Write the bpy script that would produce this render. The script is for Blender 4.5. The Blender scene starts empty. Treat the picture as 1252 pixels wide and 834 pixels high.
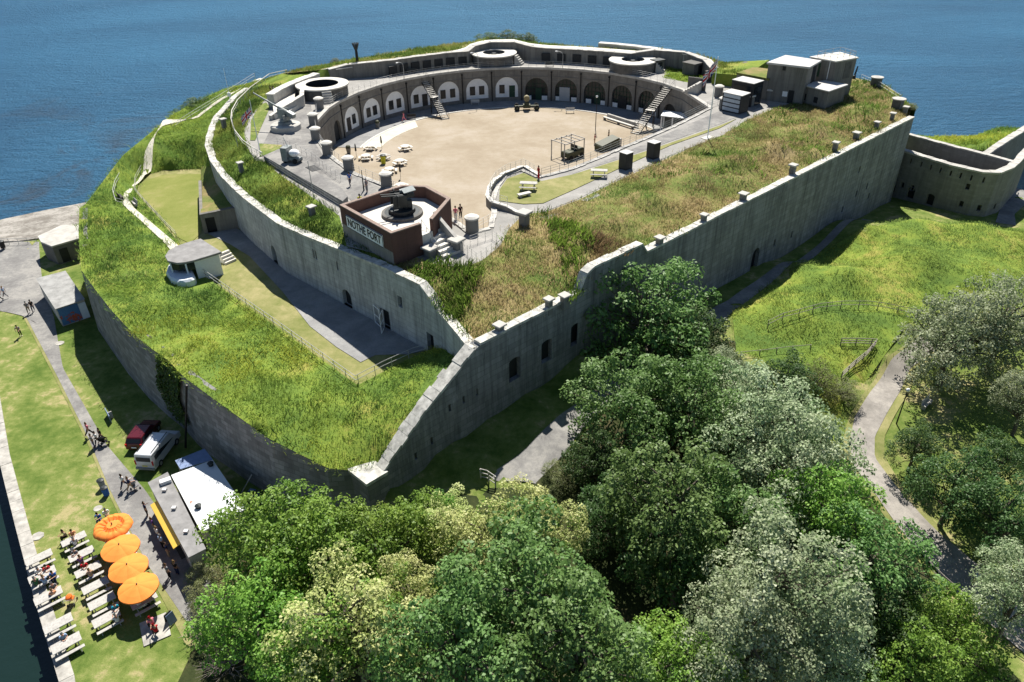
import bpy, math, random
import numpy as np
from mathutils import Vector, Matrix, geometry
random.seed(7); rng = np.random.default_rng(7)
R = math.radians; PI = math.pi
sc = bpy.context.scene
col = sc.collection
# ------------------------------------------------------------ camera numbers (photo is 1252 x 834)
FPX, PITCH, ROLL, CH = 900.0, R(33), R(-1), 48.0
def ray(px, py):
    X = px-626; Y = py-417
    c, s = math.cos(ROLL), math.sin(ROLL)
    X, Y = c*X+s*Y, -s*X+c*Y
    u = X/FPX; v = -Y/FPX
    c, s = math.cos(PITCH), math.sin(PITCH)
    return (u, c+v*s, -s+v*c)
def at(px, py, z=0.0):
    d = ray(px, py); k = (z-CH)/d[2]
    return (d[0]*k, d[1]*k, z)
ZT = 14.4      # fort terrace
ZP = 8.0       # parade ground
ZD = 7.0       # dry ditch
# ------------------------------------------------------------ materials
def newmat(name):
    m = bpy.data.materials.new(name); m.use_nodes = True
    nt = m.node_tree; b = nt.nodes['Principled BSDF']
    return m, nt, b
def flat(name, c, rough=.7, metal=0, var=.12, scale=3.0, bump=0.0, spec=.3):
    """a base colour with soft dirt variation"""
    m, nt, b = newmat(name)
    tc = nt.nodes.new('ShaderNodeTexCoord')
    n = nt.nodes.new('ShaderNodeTexNoise'); n.inputs['Scale'].default_value = scale; n.inputs['Detail'].default_value = 6; n.inputs['Roughness'].default_value = .65
    nt.links.new(tc.outputs['Object'], n.inputs['Vector'])
    mx = nt.nodes.new('ShaderNodeMix'); mx.data_type = 'RGBA'
    mr = nt.nodes.new('ShaderNodeMapRange'); mr.inputs['From Min'].default_value = .3; mr.inputs['From Max'].default_value = .7
    nt.links.new(n.outputs['Fac'], mr.inputs['Value']); nt.links.new(mr.outputs['Result'], mx.inputs['Factor'])
    mx.inputs['A'].default_value = tuple(x*(1-var) for x in c)+(1,); mx.inputs['B'].default_value = tuple(min(1, x*(1+var)) for x in c)+(1,)
    nt.links.new(mx.outputs['Result'], b.inputs['Base Color'])
    b.inputs['Roughness'].default_value = rough; b.inputs['Metallic'].default_value = metal; b.inputs['Specular IOR Level'].default_value = spec
    if bump:
        bp = nt.nodes.new('ShaderNodeBump'); bp.inputs['Strength'].default_value = bump; bp.inputs['Distance'].default_value = .05
        nt.links.new(n.outputs['Fac'], bp.inputs['Height']); nt.links.new(bp.outputs['Normal'], b.inputs['Normal'])
    return m
def ramp(nt, fac, stops):
    r = nt.nodes.new('ShaderNodeValToRGB'); e = r.color_ramp.elements
    while len(e) < len(stops): e.new(.5)
    for i, (p, c) in enumerate(stops):
        e[i].position = p; e[i].color = tuple(c)+(1,) if len(c) == 3 else c
    nt.links.new(fac, r.inputs['Fac']); return r.outputs['Color']
def noise(nt, vec, scale, detail=5, rough=.6, dist=0):
    n = nt.nodes.new('ShaderNodeTexNoise'); n.inputs['Scale'].default_value = scale; n.inputs['Detail'].default_value = detail
    n.inputs['Roughness'].default_value = rough; n.inputs['Distortion'].default_value = dist
    nt.links.new(vec, n.inputs['Vector']); return n.outputs['Fac']
def mapping(nt, vec, sc_):
    m = nt.nodes.new('ShaderNodeMapping'); m.inputs['Scale'].default_value = sc_
    nt.links.new(vec, m.inputs['Vector']); return m.outputs['Vector']
def mixc(nt, fac, a, b, mode='MIX'):
    mx = nt.nodes.new('ShaderNodeMix'); mx.data_type = 'RGBA'; mx.blend_type = mode
    if isinstance(fac, (int, float)): mx.inputs['Factor'].default_value = fac
    else: nt.links.new(fac, mx.inputs['Factor'])
    for k, x in (('A', a), ('B', b)):
        if isinstance(x, tuple): mx.inputs[k].default_value = x+(1,) if len(x) == 3 else x
        else: nt.links.new(x, mx.inputs[k])
    return mx.outputs['Result']
def bumpn(nt, b, h, strength=.4, dist=.05):
    bp = nt.nodes.new('ShaderNodeBump'); bp.inputs['Strength'].default_value = strength; bp.inputs['Distance'].default_value = dist
    nt.links.new(h, bp.inputs['Height']); nt.links.new(bp.outputs['Normal'], b.inputs['Normal'])
def masonry(name, c, bw=1.1, bh=.42, streak=.6, lime=.25, mortar=.75, var=.25):
    """coursed stone with weather streaks; uses the wall's own UV (metres along, height)"""
    m, nt, b = newmat(name)
    uv = nt.nodes.new('ShaderNodeUVMap'); uv.uv_map = 'wall'
    br = nt.nodes.new('ShaderNodeTexBrick')
    br.inputs['Scale'].default_value = 1.0; br.inputs['Brick Width'].default_value = bw; br.inputs['Row Height'].default_value = bh
    br.inputs['Mortar Size'].default_value = .03; br.inputs['Mortar Smooth'].default_value = .3; br.inputs['Bias'].default_value = -.1
    br.inputs['Color1'].default_value = tuple(x*(1-var) for x in c)+(1,); br.inputs['Color2'].default_value = tuple(x*(1+var) for x in c)+(1,)
    br.inputs['Mortar'].default_value = tuple(x*mortar for x in c)+(1,)
    wob = nt.nodes.new('ShaderNodeMix'); wob.data_type = 'RGBA'; wob.blend_type = 'LINEAR_LIGHT'; wob.inputs['Factor'].default_value = .05
    nz = nt.nodes.new('ShaderNodeTexNoise'); nz.inputs['Scale'].default_value = 1.5; nt.links.new(uv.outputs['UV'], nz.inputs['Vector'])
    nt.links.new(uv.outputs['UV'], wob.inputs['A']); nt.links.new(nz.outputs['Color'], wob.inputs['B'])
    nt.links.new(wob.outputs['Result'], br.inputs['Vector'])
    s = noise(nt, mapping(nt, uv.outputs['UV'], (1.3, .12, 1)), 1.0, 6, .7, .4)
    sfac = ramp(nt, s, [(.42, (0, 0, 0)), (.68, (1, 1, 1))])
    base = mixc(nt, noise(nt, uv.outputs['UV'], .35, 6, .7), br.outputs['Color'], tuple(x*1.25 for x in c))
    dark = mixc(nt, .7, base, tuple(x*.28 for x in c))
    mfac = nt.nodes.new('ShaderNodeMath'); mfac.operation = 'MULTIPLY'; mfac.inputs[1].default_value = streak
    nt.links.new(sfac, mfac.inputs[0])
    o = mixc(nt, mfac.outputs[0], base, dark)
    l = noise(nt, mapping(nt, uv.outputs['UV'], (1, .4, 1)), .9, 8, .75)
    lf = ramp(nt, l, [(.56, (0, 0, 0)), (.72, (1, 1, 1))])
    lm = nt.nodes.new('ShaderNodeMath'); lm.operation = 'MULTIPLY'; lm.inputs[1].default_value = lime; nt.links.new(lf, lm.inputs[0])
    o = mixc(nt, lm.outputs[0], o, tuple(min(.75, x*2.0) for x in c))
    nt.links.new(o, b.inputs['Base Color']); b.inputs['Roughness'].default_value = .9; b.inputs['Specular IOR Level'].default_value = .15
    bumpn(nt, b, br.outputs['Fac'], -.35, .04)
    return m
def groundmat(name, stops, s1=.12, s2=1.6, s3=9, bump=.5, fine=.35):
    """several scales of noise driving a ramp of soil / grass colours"""
    m, nt, b = newmat(name)
    g = nt.nodes.new('ShaderNodeNewGeometry'); v = g.outputs['Position']
    a = noise(nt, v, s1, 6, .65, .3); c = noise(nt, v, s2, 6, .7); d = noise(nt, v, s3, 3, .6)
    x = nt.nodes.new('ShaderNodeMath'); x.operation = 'MULTIPLY_ADD'; x.inputs[1].default_value = fine
    nt.links.new(c, x.inputs[0]); nt.links.new(a, x.inputs[2])
    y = nt.nodes.new('ShaderNodeMath'); y.operation = 'ADD'; y.inputs[1].default_value = -fine*.5; nt.links.new(x.outputs[0], y.inputs[0])
    c1 = ramp(nt, y.outputs[0], stops)
    c2 = mixc(nt, d, tuple([.55]*3), tuple([1.4]*3))
    o = mixc(nt, .8, c1, c2, 'MULTIPLY')
    nt.links.new(o, b.inputs['Base Color']); b.inputs['Roughness'].default_value = .95; b.inputs['Specular IOR Level'].default_value = .1
    if bump: bumpn(nt, b, d, bump, .08)
    return m
def attrmat(name, rough=.6, transl=.35, spec=.2, tint=False):
    """leaf / blade material: own colour per leaf in the attribute Col"""
    m, nt, b = newmat(name)
    a = nt.nodes.new('ShaderNodeAttribute'); a.attribute_name = 'Col'
    oi = nt.nodes.new('ShaderNodeObjectInfo'); hs_ = nt.nodes.new('ShaderNodeHueSaturation')
    for k_, lo_, hi_ in (('Hue', .485, .515), ('Value', .88, 1.25)):
        q_ = nt.nodes.new('ShaderNodeMapRange'); q_.inputs['To Min'].default_value = lo_; q_.inputs['To Max'].default_value = hi_; nt.links.new(oi.outputs['Random'], q_.inputs['Value']); nt.links.new(q_.outputs['Result'], hs_.inputs[k_])
    if tint: nt.links.new(a.outputs['Color'], hs_.inputs['Color'])
    csrc = hs_.outputs['Color'] if tint else a.outputs['Color']
    nt.links.new(csrc, b.inputs['Base Color'])
    b.inputs['Roughness'].default_value = rough; b.inputs['Specular IOR Level'].default_value = spec
    t = nt.nodes.new('ShaderNodeBsdfTranslucent'); nt.links.new(csrc, t.inputs['Color'])
    mx = nt.nodes.new('ShaderNodeMixShader'); mx.inputs['Fac'].default_value = transl
    out = nt.nodes['Material Output']
    nt.links.new(b.outputs[0], mx.inputs[1]); nt.links.new(t.outputs[0], mx.inputs[2]); nt.links.new(mx.outputs[0], out.inputs['Surface'])
    return m
M = {}
M['stone_in'] = masonry('pale_limestone', (.42, .425, .42), 1.4, .55, .9, .55, .4, .24)
M['stone_out'] = masonry('grey_limestone', (.24, .24, .235), 1.5, .6, 1.0, .45, .3, .32)
M['stone_dark'] = masonry('dark_rubble_stone', (.23, .228, .22), 1.1, .5, .55, .4, .2, .6)
M['stone_cas'] = masonry('brown_grey_stone', (.2, .188, .168), .9, .4, .6, .3)
M['stone_cap'] = masonry('caponier_stone', (.2, .195, .182), 1.0, .42, .5, .2)
M['brick'] = masonry('red_brown_brick', (.11, .062, .05), .3, .1, .4, .1, 1.2)
M['render'] = masonry('grey_render', (.27, .25, .215), 9, 1.3, .7, .3, .8, .06)
M['conc_w'] = masonry('board_concrete', (.2, .19, .17), 6, .6, .8, .25, .8, .08)
M['coping'] = flat('weathered_coping', (.46, .45, .41), .9, 0, .45, 1.6, .5)
M['conc'] = flat('concrete', (.42, .405, .37), .9, 0, .25, .8, .3)
M['conc_l'] = flat('pale_concrete', (.56, .54, .49), .9, 0, .18, .9, .2)
M['conc_d'] = flat('dark_concrete', (.13, .125, .115), .9, 0, .3, .8, .3)
M['asph'] = groundmat('asphalt', [(.36, (.17, .165, .16)), (.5, (.22, .215, .205)), (.62, (.29, .28, .26))], .25, 2, 14, .2, .5)
M['asph_d'] = groundmat('ditch_paving', [(.3, (.2, .2, .2)), (.55, (.27, .27, .265)), (.75, (.34, .335, .32))], .3, 1.2, 10, .2)
M['terr'] = groundmat('terrace_paving', [(.3, (.24, .235, .22)), (.55, (.31, .3, .28)), (.75, (.4, .385, .36))], .3, 1.4, 10, .15)
M['sand'] = groundmat('parade_gravel', [(.36, (.29, .24, .175)), (.5, (.325, .275, .205)), (.64, (.365, .315, .25))], .12, .9, 12, .25, .45)
M['lawn'] = groundmat('mown_lawn', [(.34, (.075, .125, .022)), (.47, (.13, .175, .04)), (.57, (.19, .22, .065)), (.66, (.33, .29, .14))], .16, 1.1, 14, .6, .6)
M['lawn_dry'] = groundmat('dry_lawn', [(.3, (.13, .16, .04)), (.5, (.22, .22, .085)), (.7, (.34, .3, .15))], .2, 1.2, 14, .4)
M['turf'] = groundmat('turf', [(.34, (.085, .145, .03)), (.46, (.13, .195, .034)), (.56, (.185, .24, .04)), (.66, (.27, .26, .065))], .13, .9, 6, .6)
M['turf_dry'] = groundmat('dry_turf', [(.34, (.09, .14, .03)), (.46, (.16, .18, .05)), (.56, (.24, .195, .085)), (.68, (.3, .235, .12))], .13, .9, 6, .6)
M['path_w'] = groundmat('pale_path', [(.3, (.5, .47, .38)), (.6, (.6, .57, .48))], .4, 2, 12, .1)
M['beach'] = groundmat('shingle', [(.4, (.17, .155, .135)), (.5, (.25, .235, .21)), (.6, (.34, .32, .29))], .2, 2, 14, .5, .6)
M['slab'] = flat('quay_slabs', (.36, .345, .31), .9, 0, .4, 1.2, .3)
M['wood_w'] = flat('weathered_timber', (.4, .385, .355), .85, 0, .25, 6)
M['wood_d'] = flat('dark_timber', (.05, .045, .04), .8, 0, .3, 5)
M['white'] = flat('white_paint', (.88, .88, .87), .6, 0, .06, 2)
M['white_w'] = flat('white_plaster', (.84, .84, .82), .8, 0, .08, 1.2)
M['steel'] = flat('galvanised_steel', (.45, .45, .45), .5, .6, .1)
M['rail'] = flat('grey_rail_paint', (.4, .4, .39), .6, .2, .1)
M['black'] = flat('black_paint', (.012, .012, .013), .55, 0, .2)
M['dark'] = flat('dark_opening', (.018, .02, .022), .6, 0, .3)
M['charcoal'] = flat('charcoal_cladding', (.03, .03, .032), .6, 0, .2, 2)
M['gun'] = flat('dark_gun_paint', (.03, .035, .035), .5, .2, .3)
M['gun_g'] = flat('grey_gun_paint', (.22, .24, .235), .5, .1, .2)
M['olive'] = flat('olive_paint', (.06, .065, .035), .6, 0, .25)
M['khaki'] = flat('khaki_drum', (.2, .175, .1), .6, 0, .2)
M['green_d'] = flat('green_door_paint', (.012, .05, .03), .5, 0, .15)
M['felt'] = flat('roof_felt', (.23, .225, .22), .9, 0, .25, 1.2, .3)
M['felt_l'] = flat('light_roof_felt', (.5, .49, .47), .9, 0, .15, .8, .2)
M['roof_w'] = flat('white_roof_sheet', (.62, .64, .65), .5, 0, .08, .8)
M['blue'] = flat('blue_tarpaulin', (.16, .22, .36), .6, 0, .15)
M['yellow'] = flat('yellow_awning', (.85, .55, .09), .7, 0, .06)
M['orange'] = flat('orange_canvas', (.8, .24, .04), .8, 0, .07, 2)
M['glass'] = flat('dark_glass', (.02, .025, .03), .15, 0, .2, 2, 0, .25)
M['hut_w'] = flat('hut_white_paint', (.7, .74, .78), .6, 0, .06)
M['bark'] = flat('bark', (.1, .085, .065), .95, 0, .35, 4, .5)
M['twig'] = flat('dead_twig', (.3, .26, .23), .95, 0, .3, 4)
M['leaf'] = attrmat('leaf', .5, .35, .28, True)
M['grass'] = attrmat('grass_blade', .65, .6, .15)
M['tyre'] = flat('tyre_rubber', (.02, .02, .02), .9)
# ------------------------------------------------------------ objects
def tag(o, label=None, cat=None, group=None, kind=None):
    if label: o['label'] = label
    if cat: o['category'] = cat
    if group: o['group'] = group
    if kind: o['kind'] = kind
    return o
def thing(name, label, cat, loc=(0, 0, 0), rz=0, group=None):
    o = bpy.data.objects.new(name, None); col.objects.link(o)
    o.location = loc; o.rotation_euler = (0, 0, rz); o.empty_display_size = .3
    return tag(o, label, cat, group)
class MB:
    def __init__(s): s.v = []; s.f = []; s.uv = {}
    def add(s, vs, fs):
        n = len(s.v); s.v += [tuple(p) for p in vs]; s.f += [tuple(i+n for i in f) for f in fs]; return s
    def box(s, c, d, rz=0, tilt=None):
        cx, cy, cz = c; a, b, h = d[0]/2, d[1]/2, d[2]/2
        vs = [Vector((x, y, z)) for z in (-h, h) for x, y in ((-a, -b), (a, -b), (a, b), (-a, b))]
        m = Matrix.Rotation(rz, 3, 'Z')
        if tilt: m = m @ Matrix.Rotation(tilt[1], 3, tilt[0])
        vs = [m @ v+Vector(c) for v in vs]
        return s.add(vs, [(3, 2, 1, 0), (4, 5, 6, 7), (0, 1, 5, 4), (1, 2, 6, 5), (2, 3, 7, 6), (3, 0, 4, 7)])
    def boxz(s, x, y, z0, z1, dx, dy, rz=0): return s.box((x, y, (z0+z1)/2), (dx, dy, z1-z0), rz)
    def prism(s, poly, z0, z1):
        n = len(poly)
        if sum(poly[i][0]*poly[(i+1) % n][1]-poly[(i+1) % n][0]*poly[i][1] for i in range(n)) < 0: poly = poly[::-1]
        g0 = z0 if hasattr(z0, '__len__') else [z0]*n; g1 = z1 if hasattr(z1, '__len__') else [z1]*n
        vs = [(p[0], p[1], g0[i]) for i, p in enumerate(poly)]+[(p[0], p[1], g1[i]) for i, p in enumerate(poly)]
        tr = geometry.tessellate_polygon([[Vector((p[0], p[1], 0)) for p in poly]])
        fs = []
        for t in tr:
            a, b, c = [poly[i] for i in t]
            ccw = (b[0]-a[0])*(c[1]-a[1])-(b[1]-a[1])*(c[0]-a[0]) > 0
            t = t if ccw else t[::-1]
            fs.append(tuple(i+n for i in t)); fs.append(tuple(t[::-1]))
        fs += [(i, (i+1) % n, (i+1) % n+n, i+n) for i in range(n)]
        return s.add(vs, fs)
    def tube(s, p, q, r0, r1=None, n=6):
        r1 = r0 if r1 is None else r1
        p = Vector(p); q = Vector(q); d = (q-p)
        if d.length < 1e-6: return s
        d.normalize(); a = d.orthogonal().normalized(); b = d.cross(a)
        vs = [p+(a*math.cos(2*PI*i/n)+b*math.sin(2*PI*i/n))*r0 for i in range(n)]+[q+(a*math.cos(2*PI*i/n)+b*math.sin(2*PI*i/n))*r1 for i in range(n)]
        fs = [(i, (i+1) % n, (i+1) % n+n, i+n) for i in range(n)]+[tuple(range(n))[::-1], tuple(range(n, 2*n))]
        return s.add(vs, fs)
    def lathe(s, prof, c=(0, 0, 0), n=20, caps=True):
        k = len(prof); vs = []; fs = []
        for i in range(n):
            a = 2*PI*i/n
            vs += [(c[0]+r*math.cos(a), c[1]+r*math.sin(a), c[2]+z) for r, z in prof]
        for i in range(n):
            j = (i+1) % n
            fs += [(i*k+t, j*k+t, j*k+t+1, i*k+t+1) for t in range(k-1)]
        if caps and prof[0][0] > 1e-4: fs.append(tuple(i*k for i in range(n))[::-1])
        if caps and prof[-1][0] > 1e-4: fs.append(tuple(i*k+k-1 for i in range(n)))
        return s.add(vs, fs)
    def ball(s, c, r, n=10, sq=(1, 1, 1)):
        pr = [(max(1e-5, math.sin(PI*i/6))*r, -math.cos(PI*i/6)*r) for i in range(7)]
        m = MB().lathe(pr, (0, 0, 0), n)
        return s.add([(c[0]+v[0]*sq[0], c[1]+v[1]*sq[1], c[2]+v[2]*sq[2]) for v in m.v], m.f)
    def build(s, name, mat, parent=None, local=False, smooth=False, origin=None, bevel=0):
        me = bpy.data.meshes.new(name)
        off = Vector((0, 0, 0))
        if not local:
            if parent is not None: off = origin if origin is not None else root_loc(parent)
            elif origin is not None: off = Vector(origin)
            else:
                a = np.array(s.v); off = Vector((float((a[:, 0].min()+a[:, 0].max())/2), float((a[:, 1].min()+a[:, 1].max())/2), float(a[:, 2].min())))
        me.from_pydata([(v[0]-off[0], v[1]-off[1], v[2]-off[2]) for v in s.v], [], s.f); me.update()
        if s.uv:
            u = me.uv_layers.new(name='wall'); dat = u.data
            for pl in me.polygons:
                if pl.index in s.uv:
                    for k, li in enumerate(pl.loop_indices): dat[li].uv = s.uv[pl.index][k]
        me.materials.append(mat)
        if smooth:
            me.polygons.foreach_set('use_smooth', [True]*len(me.polygons)); me.set_sharp_from_angle(angle=R(40))
        o = bpy.data.objects.new(name, me); col.objects.link(o)
        if parent is not None: o.parent = parent
        elif not local: o.location = off
        if bevel:
            bv = o.modifiers.new('b', 'BEVEL'); bv.width = bevel; bv.segments = 1; bv.limit_method = 'ANGLE'
        return o
def root_loc(o):
    t = Vector((0, 0, 0))
    while o is not None: t = t+o.location; o = o.parent
    return t
def copy_tree(o, parent=None):
    c = o.copy(); col.objects.link(c)
    if parent is not None: c.parent = parent
    for ch in list(o.children): copy_tree(ch, c)
    return c
def struct(o): o['kind'] = 'structure'; return o
# ---- walls with true openings: path in plan, UV in metres
def arch(s, z, w, h, n=8):
    """opening outline, round head; s centre along the wall, z sill"""
    r = w/2; hs = h-r
    return [(s-r, z), (s+r, z)]+[(s+r*math.cos(PI*i/n), z+hs+r*math.sin(PI*i/n)) for i in range(n+1)]
def segarch(s, z, w, h, n=6):
    r = w/2; rise = w*.22
    return [(s-r, z), (s+r, z)]+[(s+r*math.cos(PI*i/n), z+h-rise+rise*math.sin(PI*i/n)) for i in range(n+1)]
def rect(s, z, w, h): return [(s-w/2, z), (s+w/2, z), (s+w/2, z+h), (s-w/2, z+h)]
def wallface(mb, A, B, zb, zt, holes=(), depth=.5, s0=0.0, inward=None):
    """vertical face A->B (outward normal to the right of travel), openings cut with reveals and a back"""
    A = Vector((A[0], A[1])); B = Vector((B[0], B[1])); L = (B-A).length; d = (B-A)/L; n = Vector((d.y, -d.x))
    zb = zb if hasattr(zb, '__len__') else (zb, zb); zt = zt if hasattr(zt, '__len__') else (zt, zt)
    outer = [(0, zb[0]), (L, zb[1]), (L, zt[1]), (0, zt[0])]
    loops = [outer]+[list(h) for h in holes]
    flatp = [p for l in loops for p in l]
    def P(s_, z_, dp=0): return (A.x+d.x*s_-n.x*dp, A.y+d.y*s_-n.y*dp, z_)
    if len(loops) == 1: vo, tr = flatp, [(0, 1, 2), (0, 2, 3)]
    else:
        ed = []; k0 = 0
        for l in loops: ed += [(k0+i, k0+(i+1) % len(l)) for i in range(len(l))]; k0 += len(l)
        vo, _, tr, _, _, _ = geometry.delaunay_2d_cdt([Vector(p) for p in flatp], ed, [], 0, 1e-6)
        vo = [(v_[0], v_[1]) for v_ in vo]
        cx = np.array([sum(vo[i][0] for i in t)/3 for t in tr]); cy = np.array([sum(vo[i][1] for i in t)/3 for t in tr])
        kp = inpoly(cx, cy, outer)
        for h in holes: kp &= ~inpoly(cx, cy, h)
        tr = [t for t, q in zip(tr, kp) if q]
    base = len(mb.v); mb.v += [P(*p) for p in vo]
    for t in tr:
        a, b, c = [vo[i] for i in t]
        if (b[0]-a[0])*(c[1]-a[1])-(b[1]-a[1])*(c[0]-a[0]) < 0: t = tuple(t)[::-1]
        mb.uv[len(mb.f)] = [(vo[i][0]+s0, vo[i][1]) for i in t]
        mb.f.append(tuple(i+base for i in t))
    for h in holes:
        m = len(h); b0 = len(mb.v)
        mb.v += [P(*p) for p in h]+[P(p[0], p[1], depth) for p in h]
        for i in range(m):
            j = (i+1) % m
            mb.uv[len(mb.f)] = [(h[i][0]+s0, h[i][1]), (h[j][0]+s0, h[j][1]), (h[j][0]+s0+.4, h[j][1]), (h[i][0]+s0+.4, h[i][1])]
            mb.f.append((b0+j, b0+i, b0+i+m, b0+j+m))
    return L
def wallpoint(A, B, s_, z_, dp=0):
    A = Vector((A[0], A[1])); B = Vector((B[0], B[1])); d = (B-A).normalized(); n = Vector((d.y, -d.x))
    return Vector((A.x+d.x*s_-n.x*dp, A.y+d.y*s_-n.y*dp, z_))
def infill(A, B, h, dp, name, mat, parent, thick=.06):
    """a panel that closes one opening, set back dp behind the face"""
    mb = MB(); m = len(h)
    f = [wallpoint(A, B, p[0], p[1], dp) for p in h]; k = [wallpoint(A, B, p[0], p[1], dp+thick) for p in h]
    mb.add(f+k, [tuple(range(m)), tuple(range(m, 2*m))[::-1]]+[((i+1) % m, i, i+m, (i+1) % m+m) for i in range(m)])
    return mb.build(name, mat, parent)
def offs(path, d, closed=False):
    """offset a plan polyline to the left by d"""
    n = len(path); out = []
    for i in range(n):
        p = Vector(path[i][:2]); a = Vector(path[i-1][:2]) if (i > 0 or closed) else None; b = Vector(path[(i+1) % n][:2]) if (i < n-1 or closed) else None
        d1 = (p-a).normalized() if a is not None else None; d2 = (b-p).normalized() if b is not None else None
        if d1 is None: d1 = d2
        if d2 is None: d2 = d1
        n1 = Vector((-d1.y, d1.x)); n2 = Vector((-d2.y, d2.x)); m = (n1+n2)
        m = m/max(.3, m.dot(n1)) if m.length > 1e-6 else n1
        out.append((p.x+m.x*d, p.y+m.y*d))
    return out
def strip_uv(mb, pts, s):
    """quad strip between two 3D polylines [(a,b),...] with uv"""
    for i in range(len(pts)-1):
        a0, b0 = pts[i]; a1, b1 = pts[i+1]
        n = len(mb.v); mb.v += [tuple(a0), tuple(a1), tuple(b1), tuple(b0)]
        mb.uv[len(mb.f)] = [(s[i], a0[2]), (s[i+1], a1[2]), (s[i+1], b1[2]), (s[i], b0[2])]
        mb.f.append((n, n+1, n+2, n+3))
def solidwall(name, path, zb, zt, thick, mat, parent=None, holes=None, depth=.5, batter=0.0, label=None, cat=None, cop=None, copmat=None, copout=.12, coph=.3, holemat=None, holename='window'):
    """wall along a plan path, outward side on the right; returns the object, with coping child"""
    n = len(path); zb = zb if hasattr(zb, '__len__') else [zb]*n; zt = zt if hasattr(zt, '__len__') else [zt]*n
    mb = MB(); s = [0]
    for i in range(n-1): s.append(s[-1]+math.dist(path[i][:2], path[i+1][:2]))
    inn = offs(path, thick); low = offs(path, -batter) if batter else [p[:2] for p in path]
    if batter:
        strip_uv(mb, [((low[i][0], low[i][1], zb[i]), (path[i][0], path[i][1], zt[i])) for i in range(n)], s)
    else:
        for i in range(n-1):
            hs = [[(p[0]-s[i], p[1]) for p in h] for h in (holes or []) if s[i] < sum(p[0] for p in h)/len(h) <= s[i+1]]
            wallface(mb, path[i], path[i+1], (zb[i], zb[i+1]), (zt[i], zt[i+1]), hs, depth, s[i])
    strip_uv(mb, [((path[i][0], path[i][1], zt[i]), (inn[i][0], inn[i][1], zt[i])) for i in range(n)], s)
    strip_uv(mb, [((inn[i][0], inn[i][1], zt[i]), (inn[i][0], inn[i][1], zb[i])) for i in range(n)], s)
    for i in (0, n-1):
        q = [(low[i][0], low[i][1], zb[i]), (path[i][0], path[i][1], zt[i]), (inn[i][0], inn[i][1], zt[i]), (inn[i][0], inn[i][1], zb[i])]
        if i: q = q[::-1]
        k = len(mb.v); mb.v += q; mb.uv[len(mb.f)] = [(0, q[0][2]), (0, q[1][2]), (thick, q[2][2]), (thick, q[3][2])]; mb.f.append((k, k+1, k+2, k+3))
    o = mb.build(name, mat, parent)
    if label: tag(o, label, cat)
    for h in (holes or []):
        c = sum(p[0] for p in h)/len(h)
        for i in range(n-1):
            if s[i] < c <= s[i+1]:
                infill(path[i], path[i+1], [(p[0]-s[i], p[1]) for p in h], depth-.04, holename, holemat or M['dark'], o)
    if cop:
        coping(path, zt, cop, copmat or M['coping'], o, copout, coph)
    return o
def coping(path, zt, width, mat, parent, out=.12, h=.3, name='coping', step=1.1, jit=.03):
    """row of slightly uneven coping stones"""
    mb = MB(); r = random.Random(3)
    for i in range(len(path)-1):
        a = Vector((path[i][0], path[i][1], zt[i])); b = Vector((path[i+1][0], path[i+1][1], zt[i+1])); L = (b-a).length; k = max(1, round(L/step))
        d2 = Vector((b.x-a.x, b.y-a.y)).normalized(); nr = Vector((d2.y, -d2.x, 0))
        for j in range(k):
            p = a.lerp(b, (j+.012)/k); q = a.lerp(b, (j+.988)/k)
            e = r.uniform(-jit, jit); hh = h+r.uniform(-1, 1)*min(jit, .035); w0 = out+e; w1 = width+r.uniform(-jit, jit)*2.5
            bot = [p+nr*w0, q+nr*w0, q-nr*w1, p-nr*w1]
            up = Vector((0, 0, hh))
            mb.add([v+Vector((0, 0, .003)) for v in bot]+[v+up for v in bot], [(3, 2, 1, 0), (4, 5, 6, 7), (0, 1, 5, 4), (1, 2, 6, 5), (2, 3, 7, 6), (3, 0, 4, 7)])
    return mb.build(name, mat, parent)
# ---- terrain patches
def inpoly(x, y, poly):
    x = np.asarray(x, float); y = np.asarray(y, float); r = np.zeros(x.shape, bool); n = len(poly)
    for i in range(n):
        x0, y0 = poly[i][:2]; x1, y1 = poly[(i+1) % n][:2]
        c = ((y0 > y) != (y1 > y)) & (x < (x1-x0)*(y-y0)/((y1-y0) if y1 != y0 else 1e-9)+x0)
        r ^= c
    return r
def idw(x, y, P, power=2.6):
    P = np.asarray(P, float); out = np.zeros(len(x))
    for a in range(0, len(x), 4000):
        d2 = (x[a:a+4000, None]-P[None, :, 0])**2+(y[a:a+4000, None]-P[None, :, 1])**2+1e-4
        w = d2**(-power/2); out[a:a+4000] = (w*P[None, :, 2]).sum(1)/w.sum(1)
    return out
def densify(loop, step):
    out = []
    n = len(loop)
    for i in range(n):
        a = loop[i]; b = loop[(i+1) % n]; k = max(1, int(math.dist(a[:2], b[:2])/step))
        out += [tuple(a[j]+(b[j]-a[j])*t/k for j in range(3)) for t in range(k)]
    return out
class Field:
    def __init__(s, loop, ctrl=(), power=2.6): s.loop = loop; s.P = list(loop)+list(ctrl); s.power = power
    def z(s, x, y): return idw(np.atleast_1d(np.asarray(x, float)), np.atleast_1d(np.asarray(y, float)), s.P, s.power)
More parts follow.
